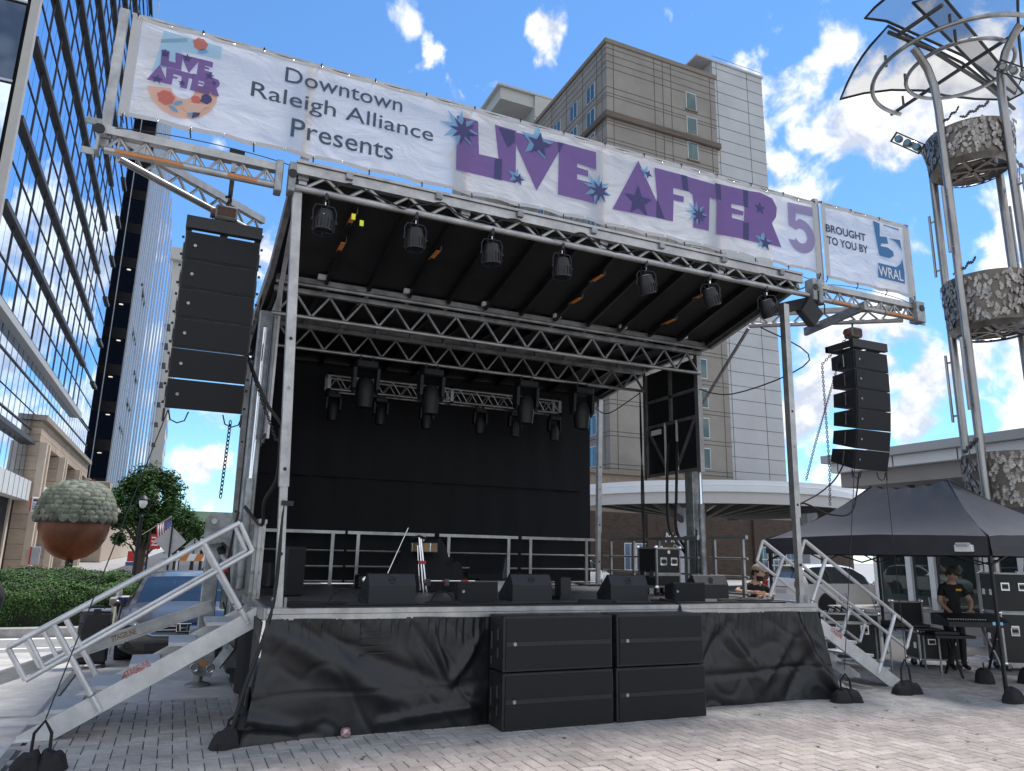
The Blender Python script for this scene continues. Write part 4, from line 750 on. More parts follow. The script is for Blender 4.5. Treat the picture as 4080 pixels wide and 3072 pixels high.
# -- line arrays
def line_array(cx, label, side):
    t_ = thing('line_array', label, 'loudspeaker', (cx, .3, 3.2), 0, 'line arrays hung from the wings')
    def w(mb, name, m, p=t_, **k): mb.v = [(x, y - .3, z - 3.2) for x, y, z in mb.v]; return mb.build(name, m, p, **k)
    hw = .40
    fr_ = w(MB().box((-hw, .28, 5.26), (hw, .36, 5.40)).box((-hw, .36, 5.28), (-hw + .06, .86, 5.38)).box((hw - .06, .36, 5.28), (hw, .86, 5.38)).box((-.04, .36, 5.3), (.04, .86, 5.38)).box((-hw, .8, 5.28), (hw, .86, 5.38)), 'fly_frame', BLKM)
    y, z = .30, 5.215
    for i, a in enumerate((0, 1.5, 3.5, 6.5, 10, 14)):
        a = math.radians(a); d = V(0, math.sin(a), -math.cos(a)); n_ = V(0, math.cos(a), math.sin(a)); o = V(0, y, z); h_ = .318; rr = .05
        pr = [o, o + d * h_, o + d * (h_ - rr) + n_ * .46, o + d * rr + n_ * .46]
        c = w(MB().add([p + V(s_ * (hw - .01), 0, 0) for s_ in (-1, 1) for p in pr], [(0, 1, 2, 3), (7, 6, 5, 4), (0, 4, 5, 1), (1, 5, 6, 2), (2, 6, 7, 3), (3, 7, 4, 0)]), 'cabinet', BLK)
        g = [o + d * .012 - n_ * .012, o + d * (h_ - .012) - n_ * .012]
        w(MB().add([g[0] + V(-hw + .03, 0, 0), g[0] + V(hw - .03, 0, 0), g[1] + V(hw - .03, 0, 0), g[1] + V(-hw + .03, 0, 0)] + [p + n_ * .02 for p in (g[0] + V(-hw + .03, 0, 0), g[0] + V(hw - .03, 0, 0), g[1] + V(hw - .03, 0, 0), g[1] + V(-hw + .03, 0, 0))], [(0, 1, 2, 3), (0, 4, 5, 1), (1, 5, 6, 2), (2, 6, 7, 3), (3, 7, 4, 0)]), 'grille', GRILL, c)
        bc = o + d * .16 - n_ * .016 + V(-.28, 0, 0); w(MB().tube(bc, bc - n_ * .004, .017, 14), 'badge', BADGE, c)
        for s_ in (-1, 1):
            for q in (.06, .26): p = o + d * q + n_ * .04 + V(s_ * hw, 0, 0); w(MB().tube(p, p + V(s_ * .025, 0, 0), .014, 6), 'rigging_pin', BLKM, c)
            p = o + d * .16 + n_ * .24 + V(s_ * (hw - .005), 0, 0); w(MB().box(p - V(.008, .08, .05), p + V(.008, .08, .05)), 'side_handle', BLKM, c)
            p = o + d * .16 + n_ * .2 + V(s_ * (hw + .004), 0, 0); w(MB().bar(p - d * .1, p + d * .1, .01, .012), 'rigging_bar', ALUD, c)
        e = o + d * (h_ + .012); y, z = e.y, e.z
    for s_ in (-.25, .3): p = V(s_, .55, 3.22); w(MB().path([p + V(-.1, 0, .03), p + V(-.07, 0, -.07), p + V(0, 0, -.1), p + V(.07, 0, -.07), p + V(.1, 0, .03)], .008, 5), 'cable_loop', RUB, smooth=True)
    for s_ in (-1, 1): w(MB().tube((s_ * .39, .52, 3.26), (s_ * .39, .52, 3.12), .012, 6), 'rear_pin', BLKM)
    return t_
line_array(-.81, 'line array of six black cabinets hanging left of the stage', -1); line_array(9.27, 'line array of six black cabinets hanging right of the stage', 1)
for cx, lab in ((-.81, 'orange and grey chain hoist above the left line array'), (9.24, 'grey chain hoist above the right line array')):
    m_ = thing('chain_hoist', lab, 'hoist', (cx, .58, 5.52), 0, 'chain hoists')
    MB().box((-.12, -.1, 0), (.12, .1, .17), .02).build('housing', mat('hoist grey', (.22, .21, .2), .5, .2, 8, .2), m_); MB().box((-.1, -.106, .03), (.1, -.1, .14)).build('nameplate', mat('hoist plate', (.10, .05, .035), .5, 0, 60, .5), m_); MB().tube((-.12, 0, .085), (-.17, 0, .085), .06, 14).build('motor_cover', mat('hoist orange', (.16, .07, .05), .5, 0, 10, .3), m_)
    MB().path([(0, 0, .17), (0, 0, .24), (.035, 0, .28), (.02, 0, .33), (-.03, 0, .31)], .016, 6).build('top_hook', BLKM, m_, smooth=True); MB().tube((.02, 0, 0), (.02, 0, -.1), .03, 8).build('hook_block', BLKM, m_); MB().path([(.02, 0, -.1), (.05, 0, -.15), (.02, 0, -.19), (-.02, 0, -.17)], .014, 6).build('load_hook', BLKM, m_, smooth=True)
chain('load_chain', [(-.93, .55, 5.55), (-1.0, .62, 5.38)], 'short chain loop under the left hoist'); chain('load_chain', [(-.7, .5, 5.52), (-.55, .45, 5.34)], 'short chain to the frame of the left array')
chain('slack_chain', [(-.52, .62, 3.2), (-.54, .62, 2.35)], 'loose black chain hanging below the left line array', .06); chain('slack_chain', [(9.1, .6, 5.5), (8.87, .95, 5.1), (8.86, .95, 3.3), (8.75, .9, 2.7)], 'long chain hanging down behind the right line array', .055); chain('slack_chain', [(9.05, .62, 5.4), (8.1, .5, 3.6), (7.75, .4, 3.0)], 'chain stretched slanting from the right hoist to the post', .05)
chain('slack_chain', [(-.35, .9, 3.9), (-.05, .35, 3.0), (.04, .1, 2.9)], 'chain tied to the left corner post', .05)
# -- subwoofers
def sub_proto(w_, h_=.575):
    t_ = thing('subwoofer', 'x', 'loudspeaker'); d_ = .40
    MB().box((0, .012, .004), (w_, d_, h_), .008).build('cabinet', BLK, t_); g = MB().box((.028, 0, .03), (w_ - .028, .02, h_ - .03)).build('grille', GRILL, t_)
    MB().box((.03, -.004, h_ * .46), (w_ - .03, .004, h_ * .54)).build('grille_strip', BLKM, g); MB().tube((.13, -.004, h_ * .5), (.13, -.010, h_ * .5), .02, 16).build('badge', BADGE, t_)
    for z0, z1, y0 in ((.30, .46, .07), (.12, .26, .07), (.2, .42, .24), (.04, .16, .24)):
        hh = MB().box((-.006, y0, z0), (.004, y0 + .09, z1)).build('side_handle', RUB, t_); MB().bar((-.016, y0 + .045, z0 + .02), (-.016, y0 + .045, z1 - .02), .02, .02).build('grip', BLKM, hh)
    for z in (.0, h_): 
        for x in (.06, w_ - .06): MB().box((x - .03, .05, -.003 if z == 0 else h_ - .0), (x + .03, .1, .004 if z == 0 else h_ + .004)).build('foot', RUB, t_)
    MB().tube((w_ * .5, .2, h_), (w_ * .5, .2, h_ + .006), .05, 14).build('pole_socket', BLKM, t_)
    return t_
for (x, y, z, w_, r, lab) in ((2.39, -.47, 0, 1.36, -.006, 'lower left black subwoofer of the block before the stage'), (2.385, -.475, .583, 1.355, -.004, 'upper left black subwoofer of the block before the stage'), (3.785, -.49, 0, 1.23, -.012, 'lower right black subwoofer of the block before the stage'), (3.80, -.485, .583, 1.20, -.014, 'upper right black subwoofer of the block before the stage')):
    o = sub_proto(w_); o.location = (x, y, z); o.rotation_euler = (0, 0, r); o['label'] = lab; o['group'] = 'subwoofers before the stage'
# -- stage monitors
def wedge_proto(w_=.57):
    t_ = thing('stage_monitor', 'x', 'loudspeaker'); pr = [(0, 0), (0, .205), (.075, .335), (.12, .345), (.47, .07), (.44, 0)]
    MB().prism(pr, lambda u, v, d: (d, u, v), -w_ / 2, w_ / 2).build('cabinet', mat('textured black', (.017, .018, .021), .5, 0, 80, .3, .3, 200), t_)
    n_ = V(0, -.13, .075).normalized(); c = V(0, .0375, .27) + n_ * .003
    MB().path(ring(c, n_, .042, 0, 18), .005, 5, True).build('logo_ring', RUB, t_); MB().bar(c - V(.026, 0, 0), c + V(.026, 0, 0), .004, .02, n_).build('logo_bar', RUB, t_)
    MB().add([(-w_ / 2 + .03, .13, .343), (w_ / 2 - .03, .13, .343), (w_ / 2 - .03, .46, .085), (-w_ / 2 + .03, .46, .085)], [(0, 1, 2, 3)]).build('grille', GRILL, t_)
    for s_ in (-1, 1): MB().tube((s_ * w_ / 2, .2, .12), (s_ * (w_ / 2 + .003), .2, .12), .04, 12).build('side_socket', RUB, t_)
    return t_
wp = wedge_proto()
for k, (x, y, r, lab) in enumerate(((1.46, .70, .04, 'wedge monitor nearest the left corner of the stage front'), (3.40, .94, .0, 'wedge monitor at the middle of the stage front'), (4.87, .90, -.10, 'wedge monitor just left of the road case'), (6.60, 1.28, -.12, 'wedge monitor at the right end of the stage front'), (3.95, 3.75, 2.6, 'wedge monitor on the step box at the rear of the stage'))):
    o = wp if k == 0 else dup(wp, group='wedge monitors'); o.location = (x, y, H if k < 4 else H + .2); o.rotation_euler = (0, 0, r); o['label'] = lab; o['group'] = 'wedge monitors'
def fill_proto(lab, loc, r):
    t_ = thing('fill_speaker', lab, 'loudspeaker', loc, r, 'small front fill speakers')
    MB().add([(-.26, .01, 0), (.26, .01, 0), (.20, .32, .03), (-.20, .32, .03), (-.26, .01, .26), (.26, .01, .26), (.20, .32, .21), (-.20, .32, .21)], [(3, 2, 1, 0), (4, 5, 6, 7), (0, 1, 5, 4), (1, 2, 6, 5), (2, 3, 7, 6), (3, 0, 4, 7)]).build('cabinet', BLK, t_); MB().box((-.245, -.005, .015), (.245, .012, .245)).build('grille', GRILL, t_); MB().tube((-.2, -.006, .14), (-.2, -.011, .14), .018, 12).build('badge', BADGE, t_)
fill_proto('small grille-fronted fill speaker left of centre on the stage lip', (2.53, .66, H), 0); fill_proto('small grille-fronted fill speaker right of the road case', (5.66, .6, H), -.06)
sp = thing('upright_speaker', 'upright black speaker standing behind the left corner post', 'loudspeaker', (.55, 2.2, H), .35)
MB().box((-.14, 0, 0), (.14, .3, .64), .02).build('cabinet', BLK, sp); MB().box((-.12, -.008, .03), (.12, .004, .61)).build('grille', GRILL, sp); MB().box((-.22, .3, .1), (.2, .55, .42), .02).build('amp_box', BLK, sp)
# -- road case on stage
BCASE = mat('case laminate', (.012, .012, .013), .45, 0, 20, .3)
def roadcase(name, label, w_, d_, h_, loc, r, split=None, wheels=True, handles=True):
    t_ = thing(name, label, 'case', loc, r); z0 = .13 if wheels else 0
    MB().box((0, 0, z0), (w_, d_, z0 + h_)).build('body', BCASE, t_); e = .025
    for x in (0, w_):
        for y in (0, d_): MB().box((x - e if x else -.004, y - e if y else -.004, z0), (x + .004 if x else e, y + .004 if y else e, z0 + h_)).build('edge_profile', ALU, t_)
    for z in (z0, z0 + h_) + ((z0 + split,) if split else ()):
        zz_ = (z - .004, z + e) if z == z0 else (z - e, z + .004) if z == z0 + h_ else (z - e, z + e)
        MB().box((e, -.005, zz_[0]), (w_ - e, .004, zz_[1])).build('edge_profile', ALU, t_); MB().box((-.005, e, zz_[0]), (.004, d_ - e, zz_[1])).build('edge_profile', ALU, t_); MB().box((w_ - .004, e, zz_[0]), (w_ + .005, d_ - e, zz_[1])).build('edge_profile', ALU, t_)
    for x in (0, w_):
        for y in (0, d_):
            for z in (z0, z0 + h_): MB().lathe([(.005, -.035), (.026, -.026), (.036, 0), (.026, .026), (.005, .035)], 8, (x, y, z)).build('corner_ball', CHROME, t_, smooth=True)
            if wheels: 
                c = MB().tube((abs(x - .08), abs(y - .09) - .02, .055), (abs(x - .08), abs(y - .09) + .02, .055), .055, 12).build('caster', RUB, t_); MB().box((abs(x - .08) - .03, abs(y - .09) - .035, .05), (abs(x - .08) + .03, abs(y - .09) + .035, z0)).build('fork', GALV, c)
    if handles:
        for x in (.28, .72):
            p = MB().box((w_ * x - .07, -.012, z0 + h_ * .55), (w_ * x + .07, .002, z0 + h_ * .75)).build('handle_dish', CHROME, t_); MB().box((w_ * x - .05, -.016, z0 + h_ * .58), (w_ * x + .05, -.011, z0 + h_ * .72)).build('dish_well', GALV, p); MB().bar((w_ * x - .045, -.022, z0 + h_ * .65), (w_ * x + .045, -.022, z0 + h_ * .65), .018, .05).build('grip', BLK, p)
        for y in (.25, .75): MB().box((-.012, d_ * y - .05, z0 + (split or h_ * .5) - .05), (.002, d_ * y + .05, z0 + (split or h_ * .5) + .05)).build('butterfly_latch', CHROME, t_)
    return t_
rc_ = roadcase('road_case', 'black road case with silver edges standing on the stage', .53, .42, .62, (6.1, 2.0, H), .16, .2)
MB().tube((.27, -.006, .13 + .55), (.27, -.010, .13 + .55), .03, 14).build('sticker', WHITE, rc_)
# -- drum heap with stands
dk = thing('covered_drums', 'drum kit under a crumpled black cloth at the stage rear', 'drums', (2.9, 3.7, H))
def heap(u, v):
    x, y = -.85 + u * 1.7, -.55 + v * 1.1; h_ = 0
    for cx, cy, r, hh in ((-.25, .1, .42, .74), (.05, .1, .36, .82), (.3, .05, .36, .5), (.6, 0, .38, .24), (-.5, .1, .25, .4)): 
        d_ = math.hypot(x - cx, (y - cy) * 1.1) / r; h_ = max(h_, hh * (1 - max(0, d_) ** 3) if d_ < 1 else 0)
    return (x, y, max(0, h_ + .06 * noise.noise((x * 7, y * 7, 2)) + .04 * noise.noise((x * 16, y * 14, 4)) * (h_ > .05)) * (1 if h_ > 0 else 0))
MB().grid(70, 46, heap).build('cloth', DRAPE, dk, smooth=True)
WOOD = mat('drum wood', (.32, .19, .09), .45, 0, 6, .25, stretch=(1, 1, 12)); ds = MB().lathe([(.19, .0), (.2, .0), (.2, .15), (.19, .15)], 24, (-.22, -.28, .60)).build('drum_shell', WOOD, dk, smooth=True)
for z in (.6, .75): MB().path([(-.22 + .205 * math.cos(a * PI / 12), -.28 + .205 * math.sin(a * PI / 12), z) for a in range(24)], .009, 5, True).build('hoop', BLKM, ds)
for a in range(8): MB().bar((-.22 + .206 * math.cos(a * PI / 4 + .2), -.28 + .206 * math.sin(a * PI / 4 + .2), .61), (-.22 + .206 * math.cos(a * PI / 4 + .2), -.28 + .206 * math.sin(a * PI / 4 + .2), .74), .012, .012).build('lug', CHROME, ds)
sd_ = thing('hardware_stand', 'folded silver stand with red clips leaning before the drums', 'stand', (2.6, 3.1, H))
MB().tube((.0, 0, 0), (-.08, .1, .82), .014, 8).tube((.05, 0, .0), (-.05, .1, .8), .014, 8).tube((-.04, .05, .03), (-.1, .1, .7), .011, 8).build('legs', CHROME, sd_, smooth=True); MB().box((-.09, .03, .42), (.03, .08, .47)).build('clip', RED, sd_); MB().path([(-.22, .1, .80), (-.08, .1, .84), (.05, .1, .80)], .02, 6).build('head', BLKM, sd_); MB().tube((.06, 0, .17), (.85, .05, .17), .013, 8).build('cross_rail', CHROME, sd_, smooth=True)
for x in (.0, .62, .3): MB().box((x, -.02, .15), (x + .1 if x else .05, .04, .19)).build('clip', RED, sd_)
for x in (.02, .32): MB().box((x, -.03, .1), (x + .08, .03, .2)).build('clamp', CHROME, sd_)
bs = tag(MB().tube((2.05, 3.6, H), (2.5, 3.75, H + .98), .009, 6).build('boom_stand', CHROME, smooth=True), 'thin chrome boom pole leaning against the covered drums', 'stand')
sb_ = thing('step_box', 'white step box with red lettering at the stage rear', 'box', (3.35, 3.35, H)); MB().box((0, 0, 0), (.95, .5, .16), .006).build('body', mat('grey white', (.5, .5, .5), .6, 0, 6, .1), sb_); lettering('lettering', 'STAGELINE', (.22, -.003, .06), (1, 0, 0), (0, 0, 1), .2, .05, RED, sb_, .02); MB().box((-.02, -.01, .13), (.97, .51, .165)).build('lid', ALU, sb_)
fl = thing('floor_lamp', 'twin blinder lamp lying on the deck by the drums', 'lamp', (2.05, 4.3, H)); MB().box((-.2, 0, .0), (.3, .25, .22), .02).build('housing', BLKM, fl)
for x in (-.06, .16):
    q = MB().lathe([(.005, -.0), (.07, .0), (.075, .02), (.06, .03), (.005, .035)], 16, (0, 0, 0)).build('lens', CHROME, fl, smooth=True); q.location = (x, -.01, .13); q.rotation_euler = (PI / 2, 0, 0)
tag(MB().box((3.95, 1.2, H), (4.12, 1.38, H + .3), .01).box((3.92, 1.15, H), (4.15, 1.4, H + .05)).build('power_box', BLKM), 'small black power box behind the middle wedge monitor', 'box')
# -- guard rails
def guard_rail(label, a, b, z=H, n=2, low=True):
    a, b = V(*a, 0), V(*b, 0); L_ = (b - a).length; d = (b - a).normalized(); t_ = thing('guard_rail', label, 'railing', (a.x, a.y, z), math.atan2(d.y, d.x), 'guard rails round the deck')
    MB().box((0, -.025, .90), (L_, .025, .955)).build('top_rail', ALU, t_)
    for zz_ in (.6, .32) + ((.06,) if low else ()): MB().tube((0, 0, zz_), (L_, 0, zz_), .018, 8).build('rail', ALU, t_, smooth=True)
    for x in ([.12 * L_, .88 * L_] if n == 2 else [L_ * (.1 + .8 * k / (n - 1)) for k in range(n)]): MB().box((x - .03, -.02, -.02), (x + .03, .02, .9)).build('post', ALU, t_)
for (x0, x1, lab) in ((.1, 1.9, 'rear guard rail section nearest the left mast'), (1.95, 3.62, 'rear guard rail section behind the drums'), (3.72, 5.40, 'rear guard rail section behind the step box'), (5.48, 7.2, 'rear guard rail section at the right rear corner')): guard_rail(lab, (x0, 5.8), (x1, 5.8))
guard_rail('long guard rail on the right side behind the road case', (7.25, 5.55), (7.25, 2.4), n=4); guard_rail('short guard rail on the right side near the stair', (7.25, 2.1), (7.25, 1.2))
guard_rail('guard rail on the left side behind the corner post', (.06, 2.4), (.06, 1.7)); guard_rail('guard rail folded on the left side by the mast', (-.02, 2.0), (.0, 1.55), n=2)
# -- backdrop and side drape
bd = thing('backdrop', 'black pleated backdrop closing the rear of the stage', 'curtain', (0, 6, H))
MB().grid(240, 12, lambda u, v: (.06 + u * 7.15, .02 + .022 * math.sin(u * 55 + 2 * math.sin(u * 9)) + .02 * noise.noise((u * 40, v * 2, 0)), .02 + v * 4.12)).build('lower_cloth', DRAPE, bd, smooth=True)
MB().grid(240, 10, lambda u, v: (.08 + u * 6.9, -.05 + .012 * math.sin(u * 80) * (1 - v) + .02 * noise.noise((u * 20, v * 2, 9)), 1.95 + v * 2.1)).build('upper_cloth', DRAPE, bd, smooth=True)
tag(MB().grid(60, 12, lambda u, v: (.03 + .02 * math.sin(u * 30), 3.05 + u * 2.9, H + .02 + v * 3.9)).build('side_drape', DRAPE, smooth=True), 'black drape on the left side of the stage', 'curtain')
# -- lighting truss
lt = thing('lighting_truss', 'silver box truss hanging across the rear of the stage', 'truss', (1.3, 5.2, 4.68)); LX = 4.72
for y in (0, .25):
    for z in (0, .25): MB().tube((0, y, z), (LX, y, z), .022, 8).build('chord', ALU, lt, smooth=True)
for y in (0, .25): zigzag(lt, 'brace', (0, y, 0), (LX, y, 0), (0, y, .25), (LX, y, .25), 14, .011, ALU)
zigzag(lt, 'brace', (0, 0, 0), (LX, 0, 0), (0, .25, 0), (LX, .25, 0), 12, .011, ALU)
for x in (0, 2.36, LX): MB().box((x - .03, -.03, -.03), (x + .03, .28, .0)).box((x - .03, -.03, .25), (x + .03, .28, .29)).box((x - .03, -.03, -.03), (x + .03, .0, .29)).box((x - .03, .25, -.03), (x + .03, .28, .29)).build('end_frame', ALU, lt)
for x in (.9, 3.9): MB().tube((x, .12, .25), (x, .12, .65), .012, 6).build('hanger', BLKM, lt)
# -- par cans on the front truss
def par_proto():
    t_ = thing('par_light', 'x', 'stage light'); MB().box((-.025, -.05, -.06), (.025, .05, .05), .008).build('clamp', BLKM, t_); MB().tube((0, 0, -.06), (0, 0, -.12), .012, 6).build('clamp_bolt', CHROME, t_)
    MB().path([(-.16, 0, -.36), (-.165, 0, -.2), (-.13, 0, -.13), (0, 0, -.12), (.13, 0, -.13), (.165, 0, -.2), (.16, 0, -.36)], .011, 6).build('yoke', BLKM, t_, smooth=True)
    b = MB().lathe([(.02, .13), (.1, .125), (.115, .11), (.12, .06), (.14, .0), (.145, -.12), (.14, -.18), (.125, -.185), (.11, -.17), (.02, -.165)], 24).build('body', BLKM, t_, smooth=True); b.location = (0, 0, -.33)
    MB().add(*(lambda m: (m.v, m.f))(MB().lathe([(.02, .132), (.085, .130), (.09, .12), (.02, .118)], 16))).build('rear_plate', mat('lamp rear', (.35, .35, .36), .25, .8, 30, .6), b, smooth=True)
    for k in range(18): a = 2 * PI * k / 18; MB().bar((.143 * math.cos(a), .143 * math.sin(a), -.02), (.15 * math.cos(a), .15 * math.sin(a), -.15), .006, .02, (math.cos(a), math.sin(a), 0)).build('fin', BLKM, b)
    MB().lathe([(.005, -.172), (.11, -.175), (.11, -.182), (.005, -.18)], 20).build('lens', glass_mat('lens glass', (.6, .6, .65), .3), b)
    for s_ in (-.16, .16): MB().tube((s_, 0, -.35), (s_ * 1.15, 0, -.35), .025, 8).build('knob', BLK, t_)
    for q in range(3): a = 1 + 2 * q; MB().path([(.04 * math.cos(a), .04 * math.sin(a), .13), (.07 * math.cos(a), .07 * math.sin(a), .2), (.1 * math.cos(a) * .4, -.05, .27)], .007, 5).build('lead', RUB, b)
    return t_
pp_ = par_proto()
for k, (x, tilt, yaw, lab) in enumerate(((.22, -.1, .1, 'first par can from the left corner post with a white label'), (1.30, .05, 0, 'second par can from the left on the front truss'), (2.30, .1, -.1, 'third par can from the left, beside an orange label'), (3.30, .05, 0, 'par can at the middle of the front truss'), (4.62, .45, -.3, 'par can right of the middle, tilted inwards'), (5.72, .55, -.5, 'par can third from the right, tilted strongly'), (6.78, .6, -.6, 'par can second from the right under the roof corner'))):
    o = pp_ if k == 0 else dup(pp_); o.scale = (.82, .82, .86); o.location = (x, -.03, 5.79); o.rotation_euler = (0, 0, yaw); o['label'] = lab; o['group'] = 'par cans on the front truss'
    b = [c for c in kids(o) if c.name.startswith('body')][0]; b.rotation_euler = (tilt * .5, -tilt * .6, 0)
MB().box((-.05, -.125, -.02), (.03, -.122, .03)).build('white_label', WHITE, [c for c in kids(pp_) if c.name.startswith('body')][0])
fl2 = thing('flood_light', 'square black floodlight hanging at the right roof corner', 'stage light', (7.72, -.05, 5.78)); MB().tube((0, 0, 0), (0, 0, -.12), .012, 6).build('stem', BLKM, fl2); q = MB().box((-.19, -.05, -.30), (.19, .1, 0), .02).build('housing', BLKM, fl2); q.location = (.02, 0, -.1); q.rotation_euler = (.3, .55, .2); MB().path([(-.2, 0, -.2), (-.21, 0, -.06), (0, 0, -.03), (.21, 0, -.06), (.2, 0, -.2)], .011, 6).build('yoke', BLKM, fl2)
for x, z in ((.52, 5.57), (.62, 5.51)): tag(MB().box((x, -.06, z), (x + .045, -.05, z + .07)).build('tape_tag', YELL), 'fluorescent yellow cable tag %s the first par can' % ('nearest' if x < .6 else 'hanging lower right of'), 'tag')
# -- moving heads and rear lights
def head_proto(s_, nm):
    t_ = thing(nm, 'x', 'stage light'); MB().box((-.14 * s_, -.12 * s_, -.16 * s_), (.14 * s_, .12 * s_, -.06 * s_), .015 * s_).build('base', BLK, t_)
    for q in (-1, 1): MB().box((q * .08 * s_ - .02, -.03, -.06 * s_), (q * .08 * s_ + .02, .03, .03)).build('clamp', BLKM, t_)
    for q in (-1, 1): MB().prism([(-.09, -.16), (.09, -.16), (.07, -.42), (0, -.48), (-.07, -.42)], lambda u, v, d: (q * .13 * s_ + q * d * s_, u * s_, v * s_), 0, .04).build('yoke_arm', BLK, t_)
    HEAD_ = MB().lathe([(.03, .15), (.09, .13), (.115, .05), (.12, -.05), (.105, -.2), (.1, -.24), (.085, -.23), (.02, -.22)], 20).build('head', BLK, t_, smooth=True); h_ = HEAD_; h_.location = (0, 0, -.42 * s_); h_.scale = (s_, s_, s_)
    MB().lathe([(.004, -.225), (.084, -.233), (.084, -.238), (.004, -.236)], 18).build('lens', glass_mat('lens glass dark', (.4, .4, .45), .35), h_); return t_
h1 = head_proto(1.32, 'moving_head')
for k, (x, lab) in enumerate(((1.70, 'moving head leftmost on the middle truss'), (2.86, 'moving head second from the left on the middle truss'), (4.70, 'moving head third from the left on the middle truss'), (5.88, 'moving head rightmost on the middle truss'))):
    o = h1 if k == 0 else dup(h1); o.location = (x, 4.02, 5.03); o['label'] = lab; o['group'] = 'moving heads on the middle truss'
h2 = head_proto(.82, 'wash_light')
for k, (x, lab) in enumerate(((1.42, 'small wash light first from the left on the rear truss'), (2.30, 'small wash light second from the left on the rear truss'), (3.20, 'small wash light third from the left on the rear truss'), (4.30, 'small wash light fourth from the left on the rear truss'), (5.06, 'small wash light fifth from the left on the rear truss'), (5.95, 'small wash light rightmost on the rear truss'))):
    o = h2 if k == 0 else dup(h2); o.location = (x, 5.3, 4.66); o['label'] = lab; o['group'] = 'wash lights on the rear truss'
# -- cables
random.seed(3)
def coil(x, y, z, r, n, lab, rr=.009):
    pts = []
    for i in range(n * 10): a = i * 2 * PI / 10; q = r * random.uniform(.75, 1.15); pts.append((x + q * 1.6 * math.cos(a), y + q * .7 * math.sin(a), z + .01 + .004 * i / 10 + random.uniform(0, .012)))
    cable('cable_coil', pts, lab, rr, sub=3)
coil(.5, .55, H, .22, 4, 'coiled black cables by the left corner post'); coil(2.05, .55, H, .13, 4, 'coiled black cables between the two left monitors'); coil(4.15, .55, H, .16, 5, 'tangled cables right of the middle wedge'); coil(6.6, .55, H, .28, 4, 'cable coil by the right corner post'); coil(5.2, .62, H, .1, 3, 'cable coil beside the small fill speaker'); coil(6.9, 5.4, H, .18, 5, 'cable heap at the right rear corner of the deck', .012)
cable('stage_cable', [(.2, .3, H + .01), (.7, .35, H + .01), (1.2, .4, H + .01), (2.0, .42, H + .01), (2.7, .35, H + .01), (3.6, .42, H + .01), (4.6, .3, H + .01), (5.4, .38, H + .01), (6.2, .3, H + .01), (7.0, .2, H + .01)], 'long black cable lying along the stage lip', .011)
cable('stage_cable', [(.75, .85, H + .02), (.85, .8, H + .16), (1.0, .75, H + .14), (1.12, .72, H + .02)], 'looped cable standing up left of the first wedge', .009); cable('stage_cable', [(2.0, .9, H + .02), (2.08, .85, H + .13), (2.2, .8, H + .1), (2.25, .78, H + .02)], 'looped cable standing up left of the fill speaker', .008)
cable('drop_cable', [(4.95, .3, H + .06), (5.0, .0, H + .03), (5.0, -.07, H - .06), (5.02, -.08, H - .14)], 'bundle of cables hanging over the stage edge right of centre', .016)
for k in range(3): cable('roof_cable', [(7.2, 4.0, 5.02), (7.22, 4.0 + .02 * k, 4.0), (7.2 + .03 * k, 4.02, 3.0), (7.22, 4.0, 2.2 - .4 * k)], ('black cable hanging from the middle truss by the right panel', 'second black cable hanging by the right panel', 'third black cable hanging by the right panel')[k], .012)
for k, dx in enumerate((0, .28)): cable('mast_cable', [(7.3, 3.25 - dx, 3.9), (7.28, 3.3 - dx, 2.9), (7.25, 3.2 - dx * .7, 2.3), (7.38, 2.95 - dx * .3, 1.9), (7.45, 2.9, 1.75)], ('thick black hose curving to the right mast', 'second thick hose curving to the right mast')[k], .028)
cable('roof_cable', [(7.5, .9, 5.55), (7.9, .3, 4.9), (7.45, 1.6, 4.55), (7.3, 2.6, 4.9)], 'black cable sagging under the right roof edge', .011); cable('roof_cable', [(7.2, 4.0, 5.0), (7.1, 5.0, 4.75), (7.15, 5.6, 4.95), (7.4, 5.95, 5.1)], 'black cable sagging to the right rear post', .011)
pts = []
for k in range(60):
    x = .3 + k * .122; pts.append((x, -.08 + random.uniform(-.03, .03), 5.92 + .07 * math.sin(k * .75) + random.uniform(-.03, .03)))
cable('truss_cable', pts, 'black cable looped along the front truss', .010, sub=3); cable('array_cable', [(9.3, .75, 3.25), (8.9, .6, 2.6), (8.1, .3, 2.5), (7.3, .08, 2.62), (7.2, .02, 2.3)], 'black cable sagging from the right array to the post', .014); cable('array_cable', [(9.0, .7, 3.5), (8.5, .5, 3.1), (7.8, .2, 2.8), (7.2, .02, 2.6)], 'upper black cable from the right array to the post', .012)
cable('array_cable', [(-.15, 2.3, 2.35), (.0, 1.5, 2.1), (-.05, .9, 2.35), (.02, .5, 2.6), (-.02, .2, 3.1)], 'thick black cable looping beside the left post', .022); cable('array_cable', [(-.42, .7, 4.0), (-.2, .3, 3.4), (.03, .05, 2.95), (.05, .0, 2.0), (.02, -.04, 1.2), (-.18, -.16, .5), (-.28, -.2, .05)], 'black cable running down the left corner post to the ground', .02)
